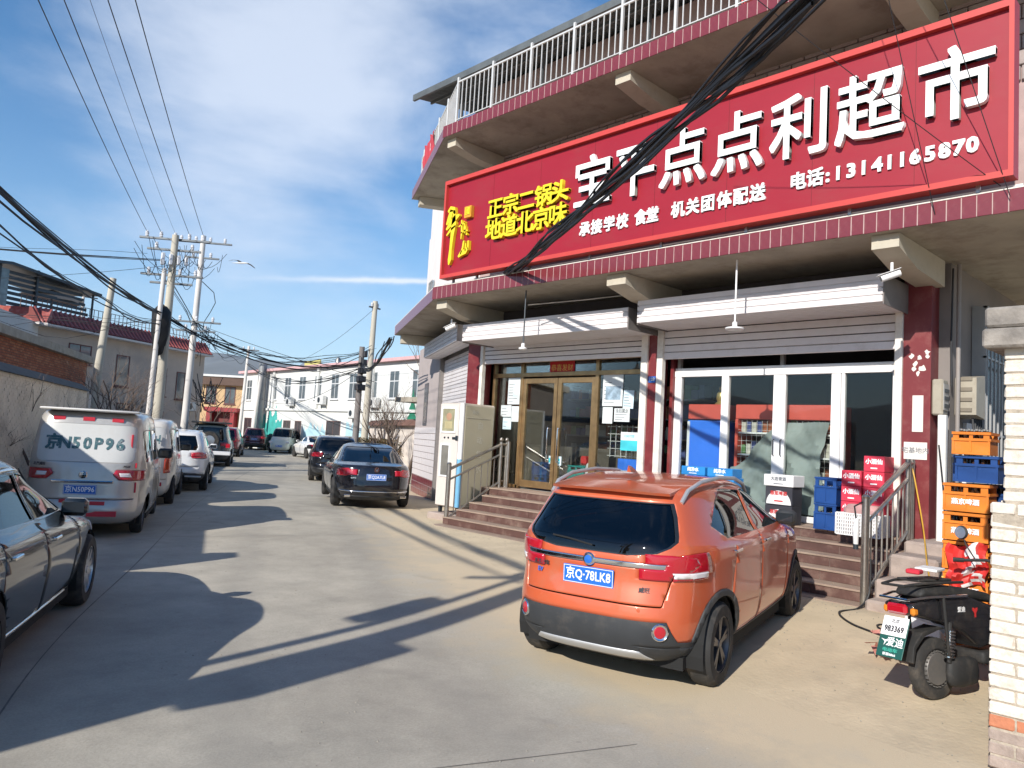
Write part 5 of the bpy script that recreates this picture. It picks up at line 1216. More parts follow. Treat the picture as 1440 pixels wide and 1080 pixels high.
MB().box(0, 13, -9, 0, 0, 6.25, T=T_b @ Matrix.Diagonal((1, -1, 1, 1))).build('wall', mat('pale_side_render', (.58, .55, .52), .9, var=.1, vs=.7), t)
# pantile skirt: curved ridges side by side, each ridge its own piece
rid = MB(); n = 5; prof = [(-.62, 6.22), (-.40, 6.40), (-.18, 6.66), (.02, 6.98)]
vs = []
for (u, z) in prof:
    for k in range(n+1): a = math.pi*k/n; vs.append((.085*math.cos(a), u-.055*math.sin(a)*.7, z+.07*math.sin(a)))
rid.add(vs, [(r_*(n+1)+k, r_*(n+1)+k+1, (r_+1)*(n+1)+k+1, (r_+1)*(n+1)+k) for r_ in range(3) for k in range(n)])
ro_ = rid.build('roof_tile_ridge', m_pant, t, world=False, smooth=True, fix=False)
MBs = MB(); MBs.prism([(-.60, 6.20), (.0, 6.98), (.15, 6.98), (.15, 6.20)], -.5, LH, lambda u, v, d_: T @ Vector((d_, u, v))); MBs.build('tile_bed', mat('dark_tile_bed', (.17, .04, .035), .8), t)  # solid bed below the ridges, a darker maroon than the tiles
q0 = T.to_quaternion(); k = 0; s_ = -.3
while s_ < LH-.1:
    p = T @ Vector((s_, 0, 0)); loc = p-ORG[t.name]
    if k == 0: ro_.location = loc; ro_.rotation_mode = 'QUATERNION'; ro_.rotation_quaternion = q0
    else: inst(ro_, 'roof_tile_ridge', loc, t, rot=q0.to_euler())
    s_ += .30; k += 1
MB().prism([(-.66, 6.12), (-.66, 6.22), (.0, 6.22), (.0, 6.12)], -.6, LH, lambda u, v, d_: T @ Vector((d_, u, v))).build('eaves', mat('pale_eaves', (.62, .56, .52), .8), t)
Tb = T_b @ Matrix.Diagonal((1, -1, 1, 1))
MB().prism([(.60, 6.20), (-.02, 6.98), (-.15, 6.98), (-.15, 6.20)], -.5, 13, lambda u, v, d_: T_b @ Vector((d_, u, v))).build('tile_bed', m_pant, t)
MB().prism([(.66, 6.10), (.66, 6.22), (.0, 6.22), (.0, 6.10)], -.6, 13, lambda u, v, d_: T_b @ Vector((d_, u, v))).build('eaves', MATS['pale_eaves'], t)
for s_ in (.6, 2.0, 3.4, 5.2, 6.6): window(t, Tb, s_, s_+1.15, 4.3, 5.8, m_wf, m_pane, 1, 0)
window(t, T, 1.9, 3.4, 4.55, 5.55, m_fr, m_pane, 1); window(t, T, 5.2, 6.2, 3.6, 5.35, m_fr, m_pane, 0); window(t, T, 8.4, 9.3, 3.3, 5.0, m_fr, m_pane, 1); window(t, T, 10.2, 11.0, 3.2, 4.9, m_fr, m_pane, 0)
for s_, z in ((5.5, 1.5), (8.3, 1.2)): window(t, T, s_, s_+1.0, z, z+1.2, m_fr, m_pane, 1)
# roof terrace: dark glazed pergola, umbrella like canopy, fence
m_dk = mat('dark_frame', (.035, .045, .055), .4, metal=.3, var=.1)
b = MB()
for s_ in (-1.5, .6): b.box(s_, s_+.1, 1.0, 1.1, 6.3, 9.0, T=T)
for s_ in (4.2,): b.box(s_, s_+.08, 1.0, 1.08, 6.3, 8.6, T=T)
b.prism([(-3.0, 8.75), (-1.2, 9.0), (4.4, 8.55), (4.4, 8.42), (-1.2, 8.86), (-3.0, 8.62)], .6, 4.5, lambda u, v, d_: T @ Vector((u, d_, v)))
b.build('terrace_frame', m_dk, t)
MB().box(-3.0, -.9, 1.1, 1.14, 6.9, 8.7, T=T).build('terrace_glass', mat('terrace_glass', (.13, .17, .19), .1, var=.3, spec=.8), t)
for k in range(7): MB().box(-.9, 4.2-.4*k*.3, 1.12, 1.16, 7.0+.25*k, 7.16+.25*k, T=T).build('slat', m_dk, t)
b = MB()
for k in range(8):
    a = 2*math.pi*k/8; a2 = 2*math.pi*(k+1)/8; c = T @ Vector((2.7, 2.2, 8.45)); p = T @ Vector((2.7+1.7*math.cos(a), 2.2+1.3*math.sin(a), 8.0)); q = T @ Vector((2.7+1.7*math.cos(a2), 2.2+1.3*math.sin(a2), 8.0))
    b.add([c, p, q, p-Vector((0, 0, .14)), q-Vector((0, 0, .14))], [(0, 1, 2), (1, 3, 4, 2)])
cn = b.build('canopy', mat('beige_canvas', (.45, .36, .30), .9, var=.1), t); b = MB(); b.tube([T @ Vector((2.7, 2.2, 6.3)), T @ Vector((2.7, 2.2, 8.4))], .05, 6); b.build('canopy_post', m_dk, t)
for nm_, (sa, sb_) in (('terrace_fence', (-.8, 12.0)),):
    b = MB(); b.box(sa, sb_, .35, .38, 7.55, 7.58, T=T); b.box(sa, sb_, .35, .38, 7.2, 7.22, T=T)
    s_ = sa
    while s_ < sb_: b.box(s_, s_+.025, .35, .375, 6.9, 7.56, T=T); s_ += .3
    b.build('terrace_fence', mat('thin_iron', (.13, .07, .05), .6), t)
# air conditioners on the house wall
m_ac = mat('ac_white', (.62, .62, .60), .5, var=.06, dirt=(.35, .32, .28), da=.4, ds=5)
def aircon(T, s_, z, lab, w_=.85, h=.55, grp='outdoor air conditioner units'):
    o = T @ Vector((s_, -.35, z)); t = thing('air_conditioner', lab, 'air conditioner', tuple(o), grp)
    MB().bevbox(s_, s_+w_, -.42, -.12, z, z+h, .02, T=T).build('casing', m_ac, t)
    fb = MB(); c = T @ Vector((s_+w_*.36, -.424, z+h/2)); 
    vs = [T @ Vector((s_+w_*.36+.20*math.cos(a_), -.428, z+h/2+.20*math.sin(a_))) for a_ in [2*math.pi*k/18 for k in range(18)]]
    fb.add(vs, [tuple(range(18))]); fb.build('fan_grille', m_dk, t, fix=False)
    for q in (s_+.05, s_+w_-.08): b = MB(); b.box(q, q+.03, -.42, .0, z-.03, z-.0015, T=T); b.box(q, q+.03, -.06, -.02, z-.3, z-.03, T=T); b.build('bracket', m_steel, t)
    return t
aircon(T, 10.9, 2.55, 'white air conditioner unit high on the grey tiled house beside the pale pole'); aircon(T, 7.3, 1.05, 'white air conditioner unit low on the grey house, left of the thick pole', .5, .8); aircon(T, 10.2, .5, 'tall white unit low on the grey house right of the thick pole', .6, .9)
# --- far yellow and orange house with a red gate
m_org = mat('apricot_render', (.52, .36, .20), .9, var=.08, vs=.6); m_yel = mat('straw_render', (.52, .45, .25), .9, var=.1, vs=.6)
t, T, LY = facade('apricot_house', 'far two storey apricot house with a bright red gateway at the end of the street', (26.3, 66.5), (29.2, 63.4), 0, 5.9, 6, m_org)
t2, T2_, L2 = facade('straw_house', 'far straw yellow house with a glazed dark upper floor left of the apricot one', (22.6, 69.0), (26.25, 66.6), 0, 3.3, 6, m_yel)
MB().box(0, L2, .1, 5, 3.3, 5.7, T=T2_).build('upper_floor', m_dk, t2)
for k in range(5): MB().box(.1+k*.85, .8+k*.85, .07, .1, 3.7, 5.4, T=T2_).build('window', mat('blue_green_glass', (.10, .15, .16), .1, spec=.8), t2)
MB().box(-.4, L2, -.3, 5.4, 5.7, 5.85, T=T2_).build('roof', mat('pale_roof_edge', (.6, .6, .58), .8), t2); MB().box(0, LY+.4, -.6, 5.4, 5.9, 6.08, T=T).build('roof', MATS['pale_roof_edge'], t)
MB().box(0, LY+.3, -.5, 0, 5.2, 5.9, T=T).build('balcony_shade', mat('dark_wood', (.10, .06, .045), .8), t)
for s_ in (.5, 2.2): window(t, T, s_, s_+.95, 3.6, 5.1, m_fr, m_pane, 1)
window(t2, T2_, .5, 1.3, .9, 2.3, m_fr, m_pane, 1); window(t2, T2_, 2.4, 3.2, .9, 2.3, m_fr, m_pane, 1)
gt = thing('red_gateway', 'bright red gateway porch of the far apricot house', 'gate', tuple(T @ Vector((1.2, -.6, 0))))
m_gr = mat('bright_red_gate', (.26, .015, .02), .5, var=.1)
for s_ in (1.1, 3.2): MB().box(s_, s_+.35, -.9, -.05, 0, 2.9, T=T).build('gate_post', m_gr, gt)
MB().box(.9, 3.8, -1.0, -.05, 2.9, 3.25, T=T).build('gate_roof', m_gr, gt); MB().box(1.45, 3.2, -.10, -.06, 0, 2.9, T=T).build('gate_leaf', mat('dark_red_leaf', (.12, .015, .015), .6), gt)
# --- long white painted building on the right side of the bend
m_ww = mat('white_render', (.66, .66, .63), .9, var=.05, vs=.5, dirt=(.55, .53, .50), da=.5, ds=.6)
WA, WB = (28.9, 64.0), (26.6, 30.5)
T = lineT(WA, WB) @ Matrix.Diagonal((1, 1, 1, 1)); LW = leng(WA, WB)
t = thing('white_building', 'long white two storey building with pink roof edge and painted scenery', 'building', (WA[0], WA[1], 0))
Tm = T   # local +y points away from the street
MB().box(0, LW, 0, 9, 0, 6.3, T=Tm).build('wall', m_ww, t)
MB().box(-.2, LW+.2, -.35, 9.2, 6.3, 6.5, T=Tm).build('roof', mat('pink_roof_edge', (.60, .36, .36), .8, var=.1), t)
MB().box(-.1, LW+.1, -.12, 0, 3.15, 3.32, T=Tm).build('string_course', m_ww, t)
s_ = 1.2; kk = 0
while s_ < LW-1.6:
    window(t, Tm, s_, s_+1.15, 4.0, 5.75, m_wf, m_pane, 1, 0, True, .62)
    s_ += 2.62; kk += 1
for s_ in (6.9, 14.8, 22.6, 30): MB().box(s_, s_+.3, -.16, -.0, 3.33, 6.29, T=Tm).build('pilaster', m_ww, t)
# lower floor: doors, dark windows, painted scenery
def pol(name, pts, m, d=-.012): b = MB(); b.add([Tm @ Vector((u, d, v)) for u, v in pts], [tuple(range(len(pts)))]); return b.build(name, m, t, fix=False)
m_teal = mat('teal_mural', (.05, .36, .32), .85, var=.25, vs=1.5); m_dteal = mat('deep_green_mural', (.015, .17, .10), .85, var=.3, vs=1.5); m_sky = mat('pale_blue_mural', (.42, .62, .68), .85, var=.12, vs=1.)
rm = random.Random(5)
for (s0, s1, zt_, mm) in ((3.6, 9.0, 2.7, m_teal), (13.0, 16.5, 2.2, m_sky), (19.5, 24, 2.3, m_sky), (25, 31, 2.9, m_sky)):
    P = [(s0, .3)]
    k = 14
    for i in range(k+1): P.append((s0+(s1-s0)*i/k, zt_*(.75+.35*rm.random())))
    P.append((s1, .3)); pol('painted_scene', P, mm)
def fir(c, z0, h, w_, mm, d=-.02):
    P = []
    k = 7
    for i in range(k): f = i/k; P += [(c-w_*(1-f), z0+h*f), (c-w_*(1-f)*.55, z0+h*(f+.06))]
    P.append((c, z0+h))
    for i in range(k-1, -1, -1): f = i/k; P += [(c+w_*(1-f)*.55, z0+h*(f+.06)), (c+w_*(1-f), z0+h*f)]
    pol('painted_tree', P, mm, d)
fir(27.6, .4, 4.2, 1.25, m_dteal); fir(6.6, 2.3, 1.4, .6, m_teal); fir(7.7, 2.4, 1.2, .5, m_teal); fir(21, 1.0, 1.1, .4, m_teal); fir(29.6, 1.3, 1.6, .6, m_teal, -.016)
for s0, s1, z0, z1 in ((1.2, 2.8, .5, 2.5), (9.3, 10.6, .7, 2.4), (11.4, 12.5, 0, 2.4), (16.6, 18.7, 0, 2.5), (24.1, 24.9, .2, 2.4)): window(t, Tm, s0, s1, z0, z1, mat('brown_frame', (.15, .09, .08), .6), mat('dim_glass', (.05, .045, .05), .2, spec=.6), 1)
for k, (s_, z, l) in enumerate(((10.3, 3.5, 'white air conditioner under the first floor windows of the white building, furthest left'), (15.6, 3.6, 'white air conditioner under the white building windows beside a dark strut'), (20.4, 2.7, 'white air conditioner low on the white building above the pale mural'), (23.0, 3.4, 'white air conditioner on the white building just left of the twin poles'))): aircon(Tm, s_, z, l, .95, .65)
MB().box(13.3, 13.6, -.02, -.006, 3.0, 3.9, T=Tm).build('vent', m_ac, t)
b = MB(); b.tube([T @ Vector((9.0, 1.5, 6.6)), T @ Vector((11.5, 1.5, 6.6))], .45, 12); b.build('water_tank', mat('dull_aluminium', (.4, .4, .4), .4, metal=.6), t, smooth=True)
b = MB(); b.box(11.6, 14.2, .3, .4, 6.55, 6.95, T=T); b.build('roof_board', mat('yellow_board', (.50, .46, .16), .7), t)
b = MB(); b.lathe([(.2, 0), (.22, .3), (.12, .5), (0, .55)], T @ Vector((16.5, .6, 6.5)), n=10); b.build('roof_vent', m_steel, t, smooth=True)
# grey flue against the white building
b = MB(); b.tube([T @ Vector((5.6, -.5, .2)), T @ Vector((5.6, -.5, 6.9))], .33, 10); o = b.build('flue', mat('galvanised', (.30, .30, .30), .5, metal=.4, var=.2), smooth=True); tag(o, 'broad grey metal flue pipe standing against the white building', 'flue')
# awning roof in front of the white building, right part, and the pinkish boundary wall with tiled cap
GA, GB = (22.9, 35.6), (26.4, 29.0)
WA2, WB2 = (25.8, 39.1), (20.2, 26.6)
T = lineT(WA2, WB2); Lg = leng(WA2, WB2)
t = thing('garden_wall', 'cream rendered garden wall with a brown tiled cap beyond the shop corner', 'wall', (WA2[0], WA2[1], 0))
MB().box(0, Lg, 0, .25, 0, 2.25, T=T).build('wall', mat('cream_wall', (.70, .62, .55), .9, var=.06, vs=.8, dirt=(.5, .42, .36), da=.5, ds=1), t)
b = MB(); b.prism([(-.22, 2.25), (.12, 2.52), (.47, 2.25)], 0, Lg, lambda u, v, d_: T @ Vector((d_, u, v))); b.build('cap', mat('brown_cap', (.22, .12, .09), .8, var=.2), t)
b = MB()
s_ = 0
while s_ < Lg: b.prism([(-.25, 2.25), (-.22, 2.30), (.12, 2.57), (.12, 2.50)], s_, s_+.09, lambda u, v, d_: T @ Vector((d_, u, v))); s_ += .2
b.build('cap_ribs', MATS['brown_cap'], t)['kind'] = 'stuff'
# small shed roof slab between wall and building
b = MB(); b.box(23.6, 26.0, 29.5, 33.5, 3.55, 3.8); o = b.build('canopy_slab', m_slab); tag(o, 'thin concrete canopy slab projecting from the white building behind the bare tree', 'canopy')
# trimmed brown hedge
def hedge(name, lab, pts, w_, h, mm, n=9000, seed=1):
    r_ = random.Random(seed); b = MB(); tot = len(pts)-1
    for k in range(n):
        f = r_.random()*tot; i = int(f); f -= i; x = lerp(pts[i][0], pts[i+1][0], f); y = lerp(pts[i][1], pts[i+1][1], f)
        x += r_.uniform(-w_, w_); y += r_.uniform(-w_, w_); z = h*(r_.random()**.6); s_ = r_.uniform(.03, .07)
        a = r_.uniform(0, 6.28); e = r_.uniform(-1, 1); u = Vector((math.cos(a), math.sin(a), e)).normalized()*s_; v = Vector((-math.sin(a), math.cos(a), r_.uniform(-1, 1))).normalized()*s_*.6; c = Vector((x, y, z))
        b.add([c-u, c-v, c+u, c+v], [(0, 1, 2, 3)], r_.randrange(2))
    o = b.build(name, mm, fix=False); tag(o, lab, 'hedge'); return o
hedge('hedge', 'trimmed olive brown hedge in front of the white building behind the parked cars', [(23.2, 38.5), (22.4, 34.6), (21.0, 29.8)], .5, 1.55, [mat('hedge_leaf', (.10, .085, .03), .9, var=.3), mat('hedge_twig', (.16, .10, .045), .9, var=.3)], 9000)

# ---------------------------------------------------------------- bare trees and shrubs
m_bark = mat('bare_bark', (.13, .095, .075), .95, var=.25, vs=8)
def bare_tree(name, lab, base, h, seed, spread=.5, r0=.06, depth=5, cat='tree', grp=None, stems=1, lean=(0, 0), bark=None):
    r_ = random.Random(seed); t = thing(name, lab, cat, base, grp); tr = MB(); br = MB()
    def grow(p, d, l, r, lv):
        pts = [p]; q = p; dd = d
        for k in range(3):
            dd = (dd+Vector((r_.gauss(0, .12), r_.gauss(0, .12), r_.gauss(.02, .06)))).normalized(); q = q+dd*l/3; pts.append(q)
        (tr if lv == 0 else br).tube(pts, r, 6 if lv < 2 else 3, r2=r*.62, cap=lv < 2)
        if lv >= depth: return
        for k in range(r_.choice((2, 3, 3)) if lv < 3 else r_.choice((1, 2, 3))):
            f = r_.uniform(.35, 1.); i = min(2, int(f*3)); pp = pts[i].lerp(pts[i+1], f*3-i) if f < 1 else pts[-1]
            ax = Vector((r_.gauss(0, 1), r_.gauss(0, 1), r_.gauss(0, .3))).normalized(); nd = (dd+ax*spread*r_.uniform(.6, 1.5)+Vector((0, 0, .12))).normalized()
            grow(pp, nd, l*r_.uniform(.55, .8), r*r_.uniform(.45, .62), lv+1)
    for s_ in range(stems):
        a = r_.uniform(0, 6.28); d = Vector((lean[0]+(.35*math.cos(a) if stems > 1 else 0), lean[1]+(.35*math.sin(a) if stems > 1 else 0), 1)).normalized()
        grow(Vector(base), d, h*.42, r0, 0)
    tr.build('trunk', bark or m_bark, t, smooth=True, fix=False); br.build('branches', bark or m_bark, t, fix=False)['kind'] = 'stuff'
    return t
bare_tree('bare_tree', 'spindly bare sapling in front of the whitewashed wall left of the silver van', (4.05, 18.2, 0), 3.6, 11, .55, .035, 5, stems=2, grp='bare trees along the left wall')
bare_tree('bare_tree', 'leafless shrub tangle at the end of the whitewashed wall behind the silver van', (8.0, 27.6, 0), 4.6, 21, .6, .05, 6, stems=3, grp='bare trees along the left wall')
bare_tree('bare_tree', 'leafless tree in front of the grey house between the leaning pole and the thick pole', (10.0, 33.5, 0), 4.8, 33, .6, .06, 6, stems=3, grp='bare trees along the left wall')
bare_tree('bare_tree', 'thin bare sapling beside the foot of the pale pole', (15.2, 36.2, 0), 4.6, 44, .5, .05, 6, stems=2, grp='bare trees along the left wall')
bare_tree('bare_tree', 'dark bare tree with a crooked trunk rising beside the shop corner', (23.9, 29.6, 0), 8.6, 7, .5, .16, 6, lean=(-.1, .1))
bare_tree('bare_tree', 'forked bare sapling in front of the cream garden wall', (19.0, 27.5, 0), 4.4, 9, .45, .06, 5, stems=3, grp='saplings by the garden wall')
bare_tree('bare_tree', 'bare sapling nearest the black sedan along the cream garden wall', (17.2, 23.2, 0), 4.6, 17, .4, .07, 5, stems=3, grp='saplings by the garden wall')
bare_tree('bare_tree', 'second tangle of thin twigs above the garden wall', (21.6, 30.6, 0), 4.8, 29, .55, .05, 6, stems=4, grp='saplings by the garden wall')

# ---------------------------------------------------------------- utility poles and wires
m_pole = mat('pole_concrete', (.50, .46, .38), .9, var=.12, vs=4, stretch=(1, 1, .15), dirt=(.30, .27, .22), da=.5, ds=3); m_polew = mat('pale_pole', (.66, .62, .58), .8, var=.08, vs=4, stretch=(1, 1, .2), dirt=(.38, .36, .33), da=.4, ds=3)
m_ins = mat('porcelain', (.62, .62, .64), .25, var=.05); m_wire_ = mat('black_cable', (.012, .012, .014), .6, var=0); m_iron = mat('galvanised_iron', (.09, .10, .11), .5, metal=.6, var=.2)
def arm(t, c, d, l, z, ins=0, sag=0, w_=.05):
    d = Vector(d).normalized(); a = Vector(c)+d*(-l/2); b_ = Vector(c)+d*(l/2); a.z = b_.z = z
    b = MB(); b.tube([a, b_], w_, 4); am = b.build('cross_arm', m_iron, t)
    for k in range(ins):
        p = a.lerp(b_, (k+.5)/ins) if ins > 1 else a; p.z = z
        MB().lathe([(.015, 0), (.05, .05), (.07, .09), (.05, .12), (.075, .16), (.055, .20), (.06, .24), (0, .28)], p, n=8).build('insulator', m_ins, am, smooth=True)
    return a, b_
def pole(name, lab, base, top, r0, r1, m, grp='utility poles along the street'):
    t = thing(name, lab, 'pole', base, grp); b = MB(); b.tube([base, tuple(Vector(base).lerp(Vector(top), .5)), top], r0, 14, r2=r1); b.build('shaft', m, t, smooth=True); return t
PD = (.80, -.60, 0)
p1 = pole('utility_pole', 'thick weathered concrete pole with dense cross arms left of the pale pole', (10.10, 29.4, 0), (9.95, 28.69, 8.7), .20, .12, m_pole)
for z, l, n_ in ((8.55, 2.5, 5), (8.15, 1.9, 3), (7.2, 2.2, 4), (6.9, 1.5, 0)): arm(p1, (9.98, 28.8, 0), PD, l, z, n_)
for k in range(4): MB().bevbox(9.5+.28*k, 9.62+.28*k, 28.6, 28.72, 7.5+.05*k, 7.95, .02).build('switch', m_ins, p1)
p1b = pole('utility_pole', 'slender whitish pipe pole standing against the thick concrete pole', (9.63, 29.0, 0), (9.55, 28.35, 7.3), .10, .08, m_polew)
p2 = pole('utility_pole', 'tall pale pole with white insulators right of the thick concrete pole', (13.15, 34.8, 0), (12.98, 33.95, 10.2), .17, .11, m_polew)
for z, l, n_ in ((9.9, 2.5, 4), (9.2, 1.5, 2), (6.3, 2.1, 3), (5.9, 1.7, 2)): arm(p2, (13.0, 34.0, 0), PD, l, z, n_)
p3 = pole('utility_pole', 'leaning concrete pole without arms in front of the tiled house', (8.75, 33.1, 0), (9.05, 32.5, 7.35), .19, .12, m_pole)
p4 = pole('utility_pole', 'distant pair of thin poles in front of the apricot house, left one', (26.2, 57.9, 0), (26.3, 57.6, 8.1), .15, .1, m_polew); arm(p4, (26.3, 57.6, 0), PD, 1.6, 7.8, 2)
p4b = pole('utility_pole', 'distant pair of thin poles in front of the apricot house, right one', (27.1, 57.6, 0), (27.3, 57.2, 6.2), .16, .12, m_polew)
p5 = pole('utility_pole', 'concrete pole standing by the hedge, taller of the twin poles', (22.3, 34.2, 0), (22.08, 33.7, 8.75), .20, .13, m_pole); arm(p5, (22.1, 33.75, 0), (1, .2, 0), .8, 8.4, 2)
p6 = pole('utility_pole', 'short pole wrapped in black cable boxes beside the taller twin', (21.0, 33.0, 0), (20.72, 32.52, 6.1), .17, .13, mat('dark_pole', (.20, .18, .17), .9, var=.2))
for k in range(5): MB().bevbox(20.5+.06*k, 20.95, 32.3, 32.65, 3.9+.42*k, 4.2+.42*k, .03).build('cable_box', mat('black_box', (.03, .03, .035), .6), p6)
pb = pole('utility_pole', 'small pole with a cross arm on the roof terrace side of the tiled house', (12.9, 52.0, 0), (12.9, 52.0, 9.6), .12, .08, m_polew); arm(pb, (12.9, 52, 0), (1, 0, 0), 1.6, 9.2, 2)
# slack loops of dropper cable round the pole heads
def loops(c, r, n, seed, parent, rad=.012):
    r_ = random.Random(seed); b = MB()
    for k in range(n):
        a0 = Vector(c)+Vector((r_.uniform(-r, r), r_.uniform(-r, r), r_.uniform(-.4, .5))); a1 = Vector(c)+Vector((r_.uniform(-r, r), r_.uniform(-r, r), r_.uniform(-.9, .2))); s_ = r_.uniform(.3, 1.1)
        b.tube([a0.lerp(a1, i/8)-Vector((0, 0, s_*4*(i/8)*(1-i/8))) for i in range(9)], rad, 3, cap=False)
    b.build('dropper_cables', m_wire_, parent, fix=False)['kind'] = 'stuff'
loops((9.98, 28.8, 8.0), 1.2, 16, 1, p1); loops((13.0, 34, 9.4), 1.1, 10, 2, p2); loops((13.0, 34, 5.9), 1.0, 10, 3, p2); loops((14.2, 35, 3.6), .9, 16, 4, p2, .02)
# black splice bag on the pole
b = MB(); b.lathe([(.0, -.9), (.14, -.8), (.24, -.5), (.30, -.1), (.34, .35), (.28, .7), (.16, .9), (0, .95)], (9.72, 28.75, 5.1), n=12)
bb = b.v; rb_ = random.Random(4); b.v = [(x+rb_.uniform(-.05, .05), y+rb_.uniform(-.05, .05), z+rb_.uniform(-.04, .04)) for x, y, z in bb]
o = b.build('splice_bag', mat('black_plastic_bag', (.008, .008, .009), .7, bump=.5, bs=12), smooth=True); tag(o, 'lumpy black cable splice bag hung between the whitish and the thick pole', 'cable bag')
# the pair of poles beside the camera, outside the left edge, whose shadows cross the road
pc = pole('utility_pole', 'concrete pole by the near left wall whose shadow crosses the road', (-3.1, 4.12, 0), (-3.1, 4.12, 8.4), .21, .15, m_pole)
pc2 = pole('utility_pole', 'thinner companion pole by the near left wall casting the narrow shadow', (-3.3, 4.50, 0), (-3.3, 4.50, 7.4), .07, .06, m_polew)
MB().bevbox(-3.35, -2.85, 3.72, 4.03, 3.1, 4.1, .02).build('meter_box', m_ac, pc); MB().bevbox(-3.45, -3.1, 4.57, 4.82, 4.45, 5.1, .02).build('switch_box', m_ac, pc2)
arm(pc, (-3.1, 4.25, 0), PD, 3.0, 8.1, 4); arm(pc, (-3.1, 4.25, 0), PD, 2.2, 6.2, 2)
def cable(name, lab, a, b_, sag, r=.012, n=22, grp=None, cat='cable', seed=0):
    a = Vector(a); b_ = Vector(b_); b = MB(); b.tube([a.lerp(b_, i/n)-Vector((0, 0, sag*4*(i/n)*(1-i/n))) for i in range(n+1)], r, 5, cap=False)
    o = b.build(name, m_wire_, smooth=True, fix=False); tag(o, lab, cat, grp); return o
def bundle(name, lab, a, b_, sag, cnt, spread, r=.012, n=22, seed=1, cat='cable bundle', wob=.0):
    r_ = random.Random(seed); b = MB(); a = Vector(a); b_ = Vector(b_)
    for k in range(cnt):
        o1 = Vector([r_.gauss(0, spread) for _ in range(3)]); o2 = Vector([r_.gauss(0, spread) for _ in range(3)]); s_ = sag*r_.uniform(.88, 1.14); ph_ = r_.uniform(0, 6)
        b.tube([a.lerp(b_, i/n)+o1.lerp(o2, i/n)*(1+.8*math.sin(i*.8+ph_))-Vector((0, 0, s_*4*(i/n)*(1-i/n)+wob*math.sin(i*1.9+ph_))) for i in range(n+1)], r*r_.uniform(.6, 1.5), 5, cap=False)
    o = b.build(name, m_wire_, smooth=True, fix=False); tag(o, lab, cat); return o
# ================================================================ wires
def hd_at(i): return Vector((9.98, 28.8, 8.75))+Vector(PD)*((i-2)*.50)
for i, (x, y, z) in enumerate(((2.45, 13.67, 8.37), (2.73, 13.39, 8.40), (3.02, 13.12, 8.42), (3.22, 12.92, 8.43), (3.52, 12.63, 8.46))):
    a = hd_at(i); q = Vector((x, y, z+.12)); e = q+(q-a)*1.05
    cable('overhead_wire', ('leftmost', 'second', 'middle and faintest', 'fourth', 'rightmost')[i]+' of the five high wires running down to the twin cross armed poles', a, e, .35, .009 if i != 2 else .004, grp='high wires to the cross armed poles')
bundle('cable_bundle', 'thick sagging bundle of black cables at the left edge running to the splice bag', (-3.1, 4.3, 6.2), (9.75, 28.75, 5.75), .62, 7, .035, .014, 26, 3)
bundle('cable_bundle', 'second looser bundle of black cables below the thick one at the left', (-3.2, 4.4, 5.95), (9.7, 28.7, 5.35), .85, 4, .05, .012, 26, 5)
bundle('cable_bundle', 'black cables sagging from the splice bag across the street to the short cable pole', (9.95, 28.8, 5.6), (20.72, 32.5, 5.3), .9, 7, .06, .015, 22, 7)
bundle('cable_bundle', 'long slack cables from the pale pole down to the taller twin pole', (13.0, 34.0, 6.1), (22.1, 33.75, 6.2), 1.0, 5, .12, .012, 22, 9)
bundle('cable_bundle', 'thin lines fanning out from the thick pole over the roofs behind', (10, 28.8, 6.9), (26.3, 57.6, 7.6), 1.4, 5, .25, .012, 22, 11)
bundle('cable_bundle', 'heavy cable bundle from the twin poles up to the corner of the shop balcony', (20.75, 32.5, 5.2), (12.3, 17.9, 4.55), .55, 9, .045, .016, 20, 13)
bundle('cable_bundle', 'cables from the far thin poles to the short cable pole', (26.3, 57.6, 6.6), (20.75, 32.5, 5.0), 1.0, 5, .08, .014, 20, 15)
cable('stay_wire', 'straight diagonal wire from the pale pole down towards the shop corner', (13.05, 33.9, 6.2), (13.2, 19.8, 3.4), .1, .01)
cable('service_wire', 'single wire from the top of the tall twin pole to the white building', (22.1, 33.7, 8.4), (28.2, 55, 6.7), .5, .01)
cable('service_wire', 'faint wire crossing the sky left of the poles to the tiled house terrace', (10.0, 28.8, 7.6), (-2, 46, 7.2), .5, .009)
bundle('cable_bundle', 'four thin level wires running left from the thick pole head out of the picture', (9.4, 28.9, 7.7), (-14, 40, 8.0), .5, 4, .12, .011, 20, 17)
bundle('cable_bundle', 'tangle of thin lines between the tiled house roof and the poles', (9.7, 28.8, 5.6), (-3, 40.5, 6.8), .7, 6, .35, .008, 20, 19)
cable('bent_wire', 'looping slack wire from the right hand twin pole across the white building', (21.0, 32.9, 5.0), (27.6, 58.2, 4.2), 1.1, .014)
bundle('wire_pair', 'two lines from the apricot house pole across the hill', (26.3, 57.6, 7.8), (13.0, 34.0, 6.3), .6, 3, .08, .011, 20, 23, 'wires')
